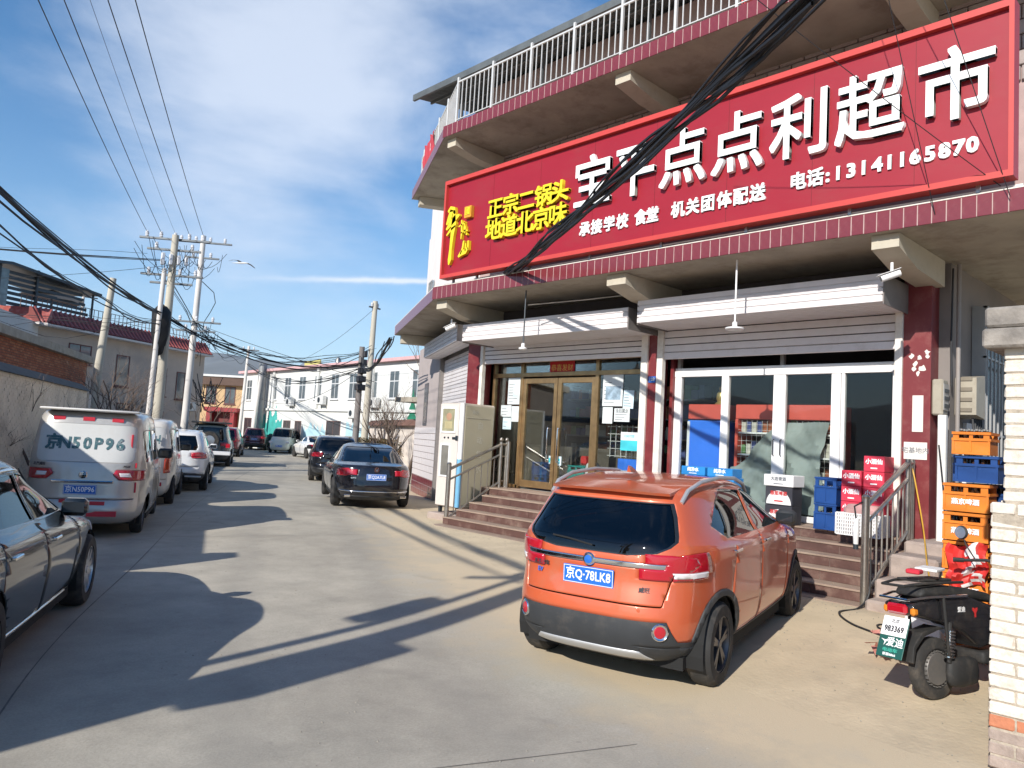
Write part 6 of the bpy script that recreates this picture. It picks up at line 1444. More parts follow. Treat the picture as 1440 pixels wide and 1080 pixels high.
# heavy bundle across the sign to the pole behind the camera
bundle('cable_bundle', 'heavy bundle of black cables crossing diagonally in front of the red sign', (9.55, 10.32, 4.90), (4.45, 2.05, 4.80+.02), .05, 12, .024, .013, 26, 31, wob=.005)
bundle('cable_bundle', 'second strand of cables just right of the heavy bundle over the sign', (9.42, 9.95, 4.90), (4.95, 2.1, 5.15), .09, 8, .020, .012, 26, 33, wob=.005)
o = MB().tube([(9.33, 10.9, 4.885), (9.33, 6.5, 4.90), (9.34, 2.0, 4.89)], .013, 5).build('conduit', m_cream, None); tag(o, 'thin pale cable lying along the top of the maroon balcony edge', 'cable')
for (a, b_, l) in (((6.6, 3.2, 9.9), (9.3, 2.85, 4.7), 'thin dark wire hanging in front of the last sign character, left one'), ((7.2, 3.1, 9.6), (9.25, 2.1, 4.75), 'thin dark wire hanging in front of the last sign character, right one'), ((6.0, 4.6, 7.4), (9.3, 2.2, 4.9), 'pale thin wire slanting over the character before the last')):
    cable('thin_wire', l, a, b_, .05, .005)
b = MB()
rz_ = random.Random(12)
for k in range(10): b.tube([Vector((9.8+rz_.uniform(-.1, .1), 10.4+.25*k, 4.88+rz_.uniform(0, .05))), Vector((9.9, 10.65+.25*k, 4.90+rz_.uniform(0, .05)))], .012, 4)
o = b.build('cable_run', m_wire_); tag(o, 'black cables lying on the balcony slab behind the sign', 'cables')
# bird
t = thing('bird', 'small bird gliding with long dark wings in the sky right of the poles', 'bird', (18.95, 43.4, 11.42))
b = MB(); dR = Vector((rt.x, rt.y, 0)); 
for sg_ in (-1, 1):
    P = []; 
    pts = [(0, .0), (.25, .07), (.52, .03), (.80, -.10)]
    vs = []
    for u, z in pts:
        wd_ = .10*(1-u/.95); 
        for v in (-1, 1): vs.append(Vector((18.95, 43.4, 11.42))+dR*(u*sg_*1.0)+Vector((-.6*v*wd_, .8*v*wd_, z-sg_*u*.22)))
    n_ = len(vs); vs += [v+Vector((0, 0, .03)) for v in vs]
    b.add(vs, [f for i in range(3) for f in ((2*i, 2*i+1, 2*i+3, 2*i+2), (n_+2*i, n_+2*i+2, n_+2*i+3, n_+2*i+1))])
b.build('wings', mat('dark_feather', (.05, .05, .055), .8), t)
b = MB(); b.tube([Vector((18.95, 43.4, 11.42))+Vector((-.6, .8, 0))*k for k in (-.42, -.30, -.1, .15, .35, .6)], [.012, .04, .06, .055, .03, .015], 8); b.build('body', mat('pale_feather', (.6, .6, .6), .8), t, smooth=True)

# ================================================================ white brick wall end on the right
m_wb = mat('whitewashed_face', (.66, .60, .52), .9, var=.12, vs=9, dirt=(.42, .33, .25), da=.8, ds=11, bump=.4, bs=40); m_ob = mat('bare_orange_brick', (.45, .17, .09), .9, var=.2, vs=12, bump=.4, bs=40); m_gb = mat('grey_bare_brick', (.33, .26, .22), .9, var=.2, vs=12, bump=.4, bs=40)
wl = thing('brick_wall', 'end of a whitewashed brick wall with bare bricks at its foot beside the scooter', 'wall', (5.6, 1.2, 0))
m_oldm = mat('old_mortar', (.40, .34, .27), .95, var=.25, vs=20, bump=.4, bs=50); MB().box(5.604, 11.2, 1.10, 1.355, 0, 1.62).build('wall_core', m_oldm, wl); MB().box(5.604, 11.2, 1.085, 1.285, 1.62, 2.60).build('wall_core', m_oldm, wl)
proto = {}
z = .0; r_ = 0; rw = random.Random(8)
while z < 2.56:
    y0, y1 = (1.085, 1.365) if z < 1.60 else (1.075, 1.295)
    h = .082
    mm = m_gb if z < .10 else (m_gb if r_ in (2,) else (m_ob if r_ == 3 else m_wb))
    segs = [(y0, y1)] if (z >= 1.6 or r_ % 2 == 0) else [(y0, y0+.135), (y0+.143, y1)]
    for a_, c_ in segs:
        bq = MB(); bq.bevbox(5.595, 5.705, a_, c_, z, z+h-.009+rw.uniform(-.002, .003), .005+rw.uniform(0, .006)); dx_ = rw.uniform(-.007, .008)
        bq.v = [(vx+dx_+rw.uniform(-.003, .003), vy+rw.uniform(-.003, .003), vz+rw.uniform(-.0025, .0025)) for vx, vy, vz in bq.v]; bq.build('brick', mm, wl)
    z += h; r_ += 1
b = MB(); z = 0; r_ = 0           # long side of the same wall, courses in one mesh
while z < 2.56:
    yy_ = 1.355 if z < 1.6 else 1.285; x = 5.72+(.12 if r_ % 2 else 0)
    while x < 11.1: b.box(x, x+.236, yy_, yy_+.008+rw.uniform(0, .004), z+.004, z+.078); x += .245
    z += .082; r_ += 1
o = b.build('side_bricks', m_wb, wl, fix=False); o['kind'] = 'stuff'
for k, (z0, z1, y1) in enumerate(((2.61, 2.735, 1.40), (2.74, 2.87, 1.385))): MB().bevbox(5.50, 11.2, 1.02, y1, z0, z1, .015).build('cap_slab', mat('lichen_concrete', (.27, .24, .21), .95, var=.3, vs=7, bump=.5, bs=25), wl)
MB().box(5.66, 11.2, 1.02, 1.084, 0, 2.6).build('plaster', mat('grey_pink_plaster', (.42, .36, .34), .9, var=.15, vs=2, dirt=(.42, .17, .15), da=.8, ds=1.2), wl)
MB().box(5.50, 5.60, 1.0, 1.07, 0, 2.9).build('post', mat('grey_pink_plaster', (0, 0, 0)), wl)

# ================================================================ things on and by the right hand column
def box_text(t, s_, sz, o, m, nx=(0, -1, 0), bold=.004): return text('lettering', s_, sz, m, t, frame(Vector(o)-ORG[t.name], nx, (0, 0, 1)), .0006, bold, 1., world=False)
pn = thing('painted_notice', 'white painted panel with four characters low on the red column', 'notice', (10.995, 3.56, 2.0))
MB().box(10.992, 10.998, 3.42, 3.71, 1.90, 2.13).build('panel', mat('chalky_white', (.70, .66, .60), .9, var=.06), pn); box_text(pn, '宅基地内', .085, (10.990, 3.565, 2.015), mat('ink_grey', (0, 0, 0)), bold=.0006)
o = MB().box(10.990, 10.998, 3.475, 3.61, 2.27, 2.76).build('strip', MATS['chalky_white']); tag(o, 'tall blank white strip painted on the red column', 'notice')
spl = MB(); rs_ = random.Random(2)
for (cy, cz, r) in ((3.63, 3.30, .035), (3.585, 3.19, .04), (3.60, 3.12, .028), (3.53, 3.27, .032), (3.50, 3.12, .05), (3.55, 3.06, .035), (3.44, 3.34, .04), (3.43, 3.28, .03)):
    vs = [(10.9965, cy+r*rs_.uniform(.5, 1.2)*math.cos(a_), cz+r*rs_.uniform(.5, 1.3)*math.sin(a_)) for a_ in [2*math.pi*k/9 for k in range(9)]]
    spl.add(vs, [tuple(range(9))])
o = spl.build('paint_patches', MATS['chalky_white'], shop, fix=False); o['kind'] = 'stuff'
hn = thing('number_plate', 'small blue house number plate on the middle red column', 'plate', (10.99, 7.9, 3.05)); MB().bevbox(10.985, 10.998, 7.81, 7.96, 3.0, 3.11, .003).build('panel', m_blue, hn); box_text(hn, '128', .08, (10.983, 7.885, 3.055), m_pw, bold=.001)
# meter cabinets and pipes on the side face
m_box = mat('old_beige_box', (.36, .32, .25), .6, var=.1, dirt=(.25, .2, .15), da=.6, ds=5)
mb_ = thing('meter_box', 'small grey meter box with an open cover on the side of the red column', 'box', (11.05, 3.2, 2.5))
MB().bevbox(11.0, 11.22, 3.24, 3.38, 2.50, 2.98, .02).build('case', m_box, mb_); MB().bevbox(10.99, 11.2, 3.225, 3.238, 2.56, 2.92, .01).build('cover', mat('smoky_cover', (.35, .33, .30), .3, var=.15), mb_)
for z in (2.6, 2.7, 2.8): MB().box(11.02, 11.18, 3.215, 3.224, z, z+.05).build('breaker', m_dk, mb_)
mc = thing('meter_cabinet', 'old beige electricity cabinet with a sloping top on the alley wall', 'box', (11.8, 3.1, 2.5))
b = MB(); b.prism([(11.5, 2.54), (11.5, 3.04), (11.9, 3.10), (11.9, 2.50)], 2.98, 3.24, lambda u, v, d_: Vector((u, d_, v))); b.build('case', m_box, mc)
for z in (2.58, 2.72, 2.86, 3.0): MB().box(11.485, 11.499, 3.03, 3.2, z, z+.05).build('vent', mat('dim_vent', (.20, .17, .13), .7), mc)
b = MB()
for k in range(5): b.tube([(11.6+.1*k, 3.05, 2.5), (11.6+.08*k, 3.02, 2.2), (11.45+.03*k, 3.1, 2.0-.05*k)], .016, 5)
b.build('cables', m_wire_, mc, smooth=True)['kind'] = 'stuff'
dp = MB(); dp.tube([(11.34, 3.16, 4.58), (11.34, 3.16, .1)], .028, 10); o = dp.build('drain_pipe', mat('dusty_pvc', (.28, .25, .23), .6, var=.1, dirt=(.22, .18, .15), da=.5, ds=2), smooth=True); tag(o, 'grey drain pipe running down the corner beside the meter boxes', 'pipe')
o = MB().bevbox(10.93, 11.02, 3.18, 3.28, .30, 2.50, .01).build('cable_duct', mat('white_duct', (.72, .70, .66), .5, var=.05, dirt=(.4, .35, .3), da=.4, ds=3)); tag(o, 'square white cable duct standing beside the red column', 'duct')
b = MB(); b.tube([(11.22, 3.20, 4.5), (11.2, 3.21, 3.4), (11.22, 3.2, 2.9)], .012, 6); o = b.build('black_lead', m_wire_, smooth=True); tag(o, 'thin black lead running up the column side above the meter box', 'cable')
# window grille on the alley wall
wg = thing('window', 'barred alley window with grey steel bars on the shaded side wall', 'window', (13.2, 3.2, 2.8))
MB().box(12.3, 14.6, 3.235, 3.248, 1.3, 4.15).build('pane', mat('dim_window', (.05, .055, .06), .15, spec=.7), wg)
m_barg = mat('grey_bar_paint', (.34, .34, .34), .5, metal=.3, var=.1)
for k in range(12): MB().box(12.3+.2*k, 12.325+.2*k, 3.05, 3.075, 1.3, 4.15).build('bar', m_barg, wg)
for z in (1.32, 2.3, 3.4, 4.12): MB().box(12.25, 14.6, 3.06, 3.10, z, z+.03).build('cross_bar', m_barg, wg)
for x in (12.25, 14.6): MB().box(x, x+.03, 3.06, 3.24, 1.3, 4.15).build('bracket', m_barg, wg)
ad = thing('alley_door', 'dark alley door in a pale frame behind the crates', 'door', (13.0, 3.2, 0)); MB().box(11.9, 12.25, 3.20, 3.248, .1, 2.45).build('door_frame', m_al, ad); MB().box(12.25, 13.2, 3.21, 3.234, .1, 1.28).build('leaf', mat('dim_window', (0, 0, 0)), ad)
# cctv cameras
def cctv(o, d, lab):
    o = Vector(o); d = Vector(d).normalized(); t = thing('security_camera', lab, 'camera', tuple(o), 'security cameras under the balcony')
    MB().tube([o+Vector((0, 0, .16)), o+Vector((0, 0, .02))], .018, 8).build('bracket', m_al, t, smooth=True)
    MB().tube([o-d*.10, o+d*.13], .042, 10).build('case', m_al, t, smooth=True); MB().tube([o+d*.128, o+d*.136], .03, 10).build('lens', m_dk, t)
    MB().bevbox(-.05, .05, -.12, .16, .045, .052, .002, T=frame(o, d.cross(Vector((0, 0, 1))), d)).build('hood', m_al, t)
cctv((9.62, 3.42, 4.12), (-.5, .75, -.35), 'white security camera under the right end of the balcony beam'); cctv((9.85, 12.15, 4.12), (-.4, .8, -.4), 'white security camera under the left end beam of the balcony')
def droplamp(x, y, zt_, zb, r, lab, m):
    t = thing('hanging_lamp', lab, 'lamp', (x, y, zb), 'lamps hanging from the balcony'); MB().tube([(x, y, zt_), (x, y, zb+.1)], .013, 8).build('rod', m, t, smooth=True)
    MB().lathe([(.02, .10), (.035, .09), (.035, .03), (r, .012), (r, -.008), (r*.9, -.018), (0, -.018)], (x, y, zb), n=24).build('lamp_shade', m_al, t, smooth=True)
droplamp(9.6, 5.51, 4.59, 3.60, .13, 'round white lamp hanging on a rod before the right roller shutter', m_al); droplamp(9.6, 9.75, 4.59, 3.52, .08, 'small white lamp hanging on a thin rod before the left roller shutter', m_iron)
o = MB().tube([(9.62, 9.7, 4.32), (9.9, 8.6, 4.36), (10.2, 7.6, 4.42)], .01, 6).build('conduit', m_steel, smooth=True); tag(o, 'thin conduit running from the small lamp rod towards the middle beam', 'conduit')

# ================================================================ vending cabinet left of the steps
kx0, kx1, ky0, ky1, kz0, kz1 = 10.08, 11.02, 11.92, 12.62, .40, 2.56
vk = thing('vending_cabinet', 'tall beige water vending cabinet with a screen and a dispensing niche', 'vending machine', (10.5, 12.3, .16))
m_kb = mat('beige_enamel', (.50, .44, .36), .4, var=.05, vs=1, dirt=(.42, .36, .28), da=.35, ds=2); m_kw = mat('white_enamel', (.62, .56, .51), .35, var=.04, dirt=(.5, .45, .4), da=.3, ds=3); m_ks = mat('olive_side_panel', (.40, .36, .26), .5, var=.06, vs=1.)
MB().bevbox(kx0+.03, kx1, ky0, ky1, kz0, kz1, .03).build('case', m_kb, vk)
MB().bevbox(kx0+.10, kx1-.05, ky0-.012, ky0-.0005, kz0+.06, kz1-.05, .004).build('side_panel', m_ks, vk)
MB().bevbox(kx0, kx0+.035, ky0+.09, ky1-.0, kz0+.02, kz1-.02, .01).build('front_panel', m_kw, vk)
MB().tube([(kx0+.06, ky0+.045, 1.40), (kx0+.06, ky0+.045, kz1-.01)], .055, 10).build('edge_strip', mat('bright_white', (.8, .8, .8), .3), vk, smooth=True); MB().tube([(kx0+.06, ky0+.045, kz0+.02), (kx0+.06, ky0+.045, 1.40)], .054, 10).build('edge_strip', mat('sky_blue', (.16, .40, .62), .4), vk, smooth=True)
def ring(x, y0, y1, z0, z1, w_, m, nm):
    b = MB(); b.box(x-.02, x, y0, y1, z0, z0+w_); b.box(x-.02, x, y0, y1, z1-w_, z1); b.box(x-.02, x, y0, y0+w_, z0+w_, z1-w_); b.box(x-.02, x, y1-w_, y1, z0+w_, z1-w_); return b.build(nm, m, vk)
ring(kx0, 12.08, 12.55, 1.93, 2.47, .035, mat('bright_white', (0, 0, 0)), 'screen_frame'); MB().box(kx0-.008, kx0-.001, 12.115, 12.515, 1.965, 2.435).build('screen', mat('faded_poster', (.30, .28, .18), .25, var=.35, vs=5), vk)
b = MB(); b.add([(kx0-.010, 12.31+.09*math.cos(a_), 2.27+.08*math.sin(a_)) for a_ in [2*math.pi*k/14 for k in range(14)]], [tuple(range(14))]); b.build('picture', mat('faded_orange', (.42, .24, .15), .5, var=.2), vk, fix=False)
MB().box(kx0-.010, kx0-.0085, 12.2, 12.44, 2.02, 2.17).build('picture', mat('faded_yellow', (.42, .36, .20), .5, var=.2), vk)
ring(kx0, 12.22, 12.52, 1.02, 1.70, .03, mat('bright_white', (0, 0, 0)), 'niche_frame'); MB().box(kx0-.006, kx0-.001, 12.25, 12.49, 1.05, 1.67).build('niche', mat('niche_grey', (.17, .16, .14), .4, var=.3, vs=3), vk)
for y in (12.42, 12.30): MB().lathe([(0, -.02), (.018, -.018), (.022, 0)], (kx0, y, 1.83), ax='x', n=12).build('button', m_dk, vk)
MB().box(kx0-.012, kx0-.001, 12.06, 12.17, 1.80, 1.85).build('card_slot', m_dk, vk); MB().box(kx0-.018, kx0-.001, 12.0, 12.06, 1.78, 1.88).build('coin_slot', m_dk, vk)
for k, c in enumerate('自动售水'): text('lettering', c, .17, mat('faint_print', (.52, .49, .40), .6), vk, frame((10.60, 11.905, 2.10-.30*k), (1, 0, 0), (0, 0, 1)), .0006, .001)
text('lettering', '净水', .10, MATS['faint_print'], vk, frame((10.45, 11.905, 2.38), (1, 0, 0), (0, 0, 1)), .0006, .001)
MB().box(10.22, 10.86, 11.900, 11.907, 2.26, 2.268).build('rule', MATS['faint_print'], vk)
for x in (10.15, 10.90):
    for y in (11.97, 12.52): MB().box(x, x+.06, y, y+.06, .15, .41).build('foot', m_dk, vk)
o = MB().bevbox(9.95, 11.2, 11.78, 12.7, .05, .27, .02).build('plinth', m_rough); tag(o, 'low rough concrete plinth under the vending cabinet', 'plinth')

# ================================================================ stock on the landing
GRP = 'cartons on the landing'
def carton(x, y, z, w_, h, d, m, lab, st_=None, cat='carton', sz=.075, mt=None, top=None, band=None, grp=GRP):
    t = thing('carton', lab, cat, (x, y, z), grp); rzj = rnd.uniform(-.03, .03); t.rotation_euler = (0, 0, rzj)
    MB().bevbox(0, d, -w_/2, w_/2, 0, h-.003, .006).build('box', m, t, world=False)
    if band: band(t, w_, h)
    if st_: text('lettering', st_, sz, mt or m_pw, t, frame((-.0012, 0, h*.62), (0, -1, 0), (0, 0, 1)), .0005, .0025, 1, world=False); MB().box(-.0018, -.0004, -w_*.16, w_*.16, h*.18, h*.26).build('small_print', mt or m_pw, t, world=False)
    return t
m_rc = mat('red_carton', (.55, .030, .065), .6, var=.06); m_wc = mat('white_carton', (.72, .71, .70), .7, var=.05); m_kc = mat('black_carton', (.035, .035, .045), .6, var=.1); m_bc = mat('blue_carton', (.02, .22, .55), .5, var=.15)
h = .212
for r_ in range(4): carton(10.62, 4.25, .855+h*r_, .27, h, .36, m_rc, ('bottom', 'second from bottom', 'third from bottom', 'topmost')[r_]+' red carton of the left stack by the column', '小酒仙')
for r_ in range(5): carton(10.62, 3.955, .855+h*r_, .27, h, .36, m_rc, ('bottom', 'second from bottom', 'middle', 'fourth from bottom', 'topmost')[r_]+' red carton of the taller right stack by the column', '小酒仙')
def arc_band(t, w_, h):
    vs = [(-.001, -w_*.46*math.cos(a_), .012+h*.74*math.sin(a_)) for a_ in [math.pi*k/16 for k in range(17)]]; b = MB(); b.add(vs, [tuple(range(17))]); b.build('oval_panel', m_wc, t, world=False, fix=False)
carton(10.60, 5.28, .855, .42, .27, .30, m_kc, 'lower black carton with a white oval in front of the glass', '原浆啤酒', sz=.065, mt=mat('red_ink', (.5, .03, .03), .6), band=arc_band)
carton(10.60, 5.28, 1.127, .42, .27, .30, m_kc, 'upper black carton with a white oval and red lettering', '原浆啤酒', sz=.065, mt=MATS['red_ink'], band=arc_band)
carton(10.58, 5.28, 1.40, .46, .17, .34, m_wc, 'flat white carton on top of the two black ones', '大连青酒', sz=.06, mt=mat('ink_grey', (0, 0, 0)))
for k, (y, z) in enumerate(((6.75, .855), (6.25, .855), (6.75, 1.16), (6.25, 1.16), (6.75, 1.46), (6.28, 1.46))): carton(10.62+.02*(k % 2), y, z, .44, .30 if z < 1.4 else .14, .30, m_bc, ('bottom left', 'bottom right', 'middle left', 'middle right', 'top left flat', 'top right flat')[k]+' blue drinks carton behind the orange car roof', '纯净水', sz=.07)
# bottle crates built with walls, hand holes and bottle necks
def crate_bm(w_, h, d):
    b = MB(); t_ = .018
    b.box(0, t_, -w_/2, w_/2, 0, h*.62); b.box(0, t_, -w_/2, -w_*.34, h*.62, h); b.box(0, t_, w_*.34, w_/2, h*.62, h); b.box(0, t_, -w_*.05, w_*.05, h*.62, h*.86); b.box(0, t_, -w_*.34, w_*.34, h*.88, h)
    b.box(d-t_, d, -w_/2, w_/2, 0, h); b.box(t_, d-t_, -w_/2, -w_/2+t_, 0, h*.62); b.box(t_, d-t_, w_/2-t_, w_/2, 0, h*.62)
    b.box(t_, d-t_, -w_/2, -w_/2+t_, h*.88, h); b.box(t_, d-t_, w_/2-t_, w_/2, h*.88, h); b.box(t_, d-t_, -w_/2+t_, w_/2-t_, .01, .03)
    for z in (0, h*.60, h-.025): b.box(-.012, 0, -w_/2-.008, w_/2+.008, z, z+.025)
    for y in (-w_/2-.008, -w_*.02, w_/2-.012): b.box(-.009, -.0002, y, y+.02, .026, h*.59)
    for y in (-w_/2-.0125, w_/2): b.box(0, d, y, y+.012, h*.60, h*.60+.025); b.box(0, d, y, y+.012, h-.025, h)
    return b
m_oc = mat('orange_crate', (.72, .20, .012), .5, var=.1, vs=3, dirt=(.45, .2, .08), da=.4, ds=6); m_blc = mat('blue_crate', (.008, .055, .22), .45, var=.1, vs=3); m_bt = mat('brown_bottle', (.05, .02, .008), .12, spec=.8, var=.2); m_cap_ = mat('silver_cap', (.5, .5, .48), .3, metal=.7)
cproto = {}
def crate(x, y, z, m, lab, w_=.36, h=.255, d=.30, st_=None, rz=0., grp='bottle crates by the right column', bot=True):
    t = thing('bottle_crate', lab, 'crate', (x, y, z), grp); t.rotation_euler = (0, 0, rz+rnd.uniform(-.04, .04)); key = (m.name, w_, h)
    if key not in cproto:
        c_ = crate_bm(w_, h, d).build('shell', m, t, world=False); bb = MB(); cb_ = MB()
        for i in range(4):
            for j in range(3):
                xx = .055+.093*j; yy_ = -w_/2+.055+(w_-.11)/3*i; bb.lathe([(.032, .03), (.032, .13), (.013, .19), (.013, .225)], (xx, yy_, 0), n=8); cb_.lathe([(.015, .225), (.015, .24), (0, .243)], (xx, yy_, 0), n=8)
        bo_ = bb.build('bottles', m_bt, t, world=False, smooth=True); co_ = cb_.build('bottle_caps', m_cap_, t, world=False); bo_['kind'] = 'stuff'; co_['kind'] = 'stuff'; cproto[key] = (c_, bo_, co_)
    else:
        for q in cproto[key]:
            c2 = q.copy(); col.objects.link(c2); c2.parent = t
    if st_: text('lettering', st_, .058, m_pw, t, frame((-.0105, 0, h*.34), (0, -1, 0), (0, 0, 1)), .0006, .0018, 1., world=False)
    return t
crate(10.62, 4.60, .855, m_blc, 'lower dark blue bottle crate beside the red cartons', .30, .36, .30, grp='blue crates on the landing'); crate(10.62, 4.60, 1.22, m_blc, 'upper dark blue bottle crate beside the red cartons', .30, .36, .30, grp='blue crates on the landing')
for k in range(6): crate(7.95, 2.14, .09+.268*k, m_oc, ('bottom', 'second', 'third', 'fourth', 'fifth', 'topmost')[k]+' orange bottle crate of the front stack, counted from the ground', st_='燕京啤酒')
for k in range(7): crate(8.35, 2.02 if k < 6 else 2.14, .09+.268*k, m_blc if k in (5, 6, 4) else m_oc, ('bottom crate', 'second crate', 'third crate', 'fourth crate', 'lowest blue crate', 'middle blue crate', 'top blue crate')[k]+' of the stack behind the orange crates', .42)
crate(8.05, 2.08, 1.70, m_blc, 'single blue crate resting on the orange stack under a loose one', .34, .25); crate(8.02, 2.12, 1.96, m_oc, 'loose orange crate on the very top of the stacks', .30, .21)
# perforated white basket on the landing
pb_ = thing('plastic_basket', 'white perforated plastic basket holding a pink tinted bag beside the handrail', 'basket', (10.45, 3.95, .855))
b = MB(); x0, x1, y0, y1, zz0, zz1 = 10.28, 10.60, 3.74, 4.30, .86, 1.14
for k in range(20): y = y0+(y1-y0)*k/19; b.box(x0, x0+.012, y-.010, y+.010, zz0, zz1)
for k in range(7): z = zz0+(zz1-zz0)*k/6; b.box(x0-.003, x0-.0005, y0, y1, z-.008, z+.008)
for k in range(9): x = x0+(x1-x0)*k/8; b.box(x-.008, x+.008, y0-.012, y0-.001, zz0, zz1); b.box(x-.008, x+.008, y1+.001, y1+.012, zz0, zz1)
b.box(x1, x1+.012, y0, y1, zz0, zz1); b.build('basket', m_wc, pb_)
MB().bevbox(10.31, 10.57, 3.78, 4.24, .88, 1.26, .06).build('bag', mat('pink_film', (.52, .30, .28), .5, var=.15, vs=4), pb_, smooth=True)
MB().tube([(10.25, 3.7, .855), (10.25, 3.7, .70)], .01, 4)
# blue chest in doorway, goods behind the left door
for k, (y, z, mm, l) in enumerate(((10.95, .875, m_blc, 'lower'), (10.95, 1.16, m_blc, 'upper'))): crate(11.45, y, z, mm, l+' blue crate standing just inside the left leaf of the double door', .42, .27, grp='crates inside the door')
for k, (y, z, mm, l) in enumerate(((9.9, .875, 'lower'), (9.9, 1.15, 'upper')) if 0 else ((9.95, .875, mat('teal_crate', (.03, .28, .25), .5), 'lower'), (9.95, 1.15, mat('teal_crate', (0, 0, 0)), 'upper'))): crate(11.45, y, z, mm, l+' teal crate standing just inside the right leaf of the double door', .42, .27, grp='crates inside the door')
b = MB(); b.lathe([(.0, 0), (.13, .02), (.16, .12), (.13, .26), (.05, .34), (.08, .38), (0, .38)], (11.55, 9.6, 1.2), n=12); o = b.build('sack', mat('thin_white_bag', (.68, .68, .68), .5, var=.1), smooth=True); tag(o, 'white plastic sack standing behind the right door leaf', 'sack')
o = MB().bevbox(11.45, 11.7, 9.72, 9.86, 1.45, 1.62, .03).build('red_bag', m_pred); tag(o, 'small red packet on the teal crates inside the door', 'packet')
o = MB().bevbox(11.5, 11.8, 9.44, 10.2, .87, 1.19, .01).build('low_box', m_wc); tag(o, 'white box on the floor below the white sack', 'box')
o = MB().bevbox(12.2, 12.7, 8.5, 12.2, .87, 1.78, .02).build('counter', mat('counter_wood', (.12, .10, .08), .5)); tag(o, 'long low counter across the dim shop interior', 'counter')
# red and white sack draped on the crates
b = MB(); NI, NJ = 12, 14; vs = []; ms = []
for i in range(NI+1):
    for j in range(NJ+1):
        u, v = i/NI, j/NJ; vs.append((7.90-.02*math.sin(v*17+u*9)-.02*math.sin(u*23+v*5)-.05*math.sin(math.pi*v), 2.26-.32*u+.02*math.sin(v*9), 1.14-.38*v-.03*math.sin(u*6)))
for i in range(NI):
    for j in range(NJ): b.f.append((i*(NJ+1)+j, i*(NJ+1)+j+1, (i+1)*(NJ+1)+j+1, (i+1)*(NJ+1)+j)); b.m.append(1 if 6 < i+.3*j*math.sin(j) < 9 else 0)
b.v = vs
o = b.build('draped_sack', [mat('red_sack', (.60, .035, .03), .5, var=.15, vs=5), m_wc], smooth=True); tag(o, 'crumpled red and white sack draped over the orange crates', 'sack')
# cables on the ground and the charging lead
def lead(name, lab, pts, r, m):
    P = []; n = len(pts)
    for i in range(n-1):
        for k in range(8): P.append(Vector(cr_([tuple(q) for q in pts], i+k/8)))
    P.append(Vector(pts[-1])); o = MB().tube(P, r, 6).build(name, m, smooth=True); tag(o, lab, 'cable'); return o
gzz = lambda x, y: gz(x, y)+.012
lead('extension_lead', 'yellow lead hanging from the handrail down to the scooter', [(10.7, 3.50, 1.78), (10.6, 3.42, 1.55), (10.2, 3.2, 1.05), (9.4, 2.9, .70), (8.6, 2.6, .62), (7.7, 2.25, .84)], .009, mat('yellow_lead', (.60, .33, .03), .5))
lead('black_lead', 'black cable looping on the ground at the foot of the rough concrete steps', [(9.36, 3.50, .7), (9.33, 3.5, .3), (9.15, 3.55, gzz(9.15, 3.55)), (8.75, 3.6, gzz(8.75, 3.6)), (8.35, 3.3, gzz(8.3, 3.3)), (8.1, 2.85, gzz(8, 2.8)), (7.8, 2.5, gzz(7.8, 2.5)), (7.6, 2.3, .3)], .012, m_wire_)
lead('black_lead', 'second black cable curling towards the scooter', [(10.9, 3.25, 2.1), (10.3, 3.0, 1.3), (9.5, 2.8, .6), (9.0, 2.85, gzz(9, 2.85)), (8.5, 3.1, gzz(8.5, 3.1)), (8.0, 2.6, gzz(8, 2.6)), (7.5, 2.4, gzz(7.5, 2.4))], .010, m_wire_)
lead('black_lead', 'thick dark hose leaning from the column down beside the white duct', [(10.95, 3.1, 1.95), (10.4, 2.95, 1.2), (9.8, 2.8, .5), (9.3, 2.75, gzz(9.3, 2.75))], .018, m_wire_)
t = thing('charging_plug', 'white charging plug hanging on the first post of the right handrail', 'plug', (9.28, 3.62, 1.0)); MB().tube([(9.27, 3.63, 1.16), (9.26, 3.64, 1.05), (9.27, 3.64, .86)], [.022, .036, .028], 10).build('handle', m_al, t, smooth=True); MB().tube([(9.27, 3.64, .86), (9.27, 3.64, .80)], .03, 10).build('tip', m_dk, t, smooth=True); lc = MB(); lc.tube([(9.30, 3.58, 1.36), (9.26, 3.66, 1.3), (9.26, 3.64, 1.16)], .010, 6); lc.build('lead', m_wire_, t, smooth=True)
for k, (x, y, l) in enumerate(((8.6, 1.9, 'first'), (9.0, 2.4, 'second'))):
    pass
o = MB().bevbox(7.55, 7.95, 2.15, 2.45, .60, .70, .01).build('cardboard', mat('brown_cardboard', (.30, .19, .11), .8, var=.1)); tag(o, 'flattened brown cardboard lying between the scooter and the crates', 'cardboard')
MBx = MB().bevbox(7.5, 7.95, 2.2, 2.5, .07, .598, .01).build('box', m_wc); tag(MBx, 'scuffed white box on the ground before the crate stacks', 'box')

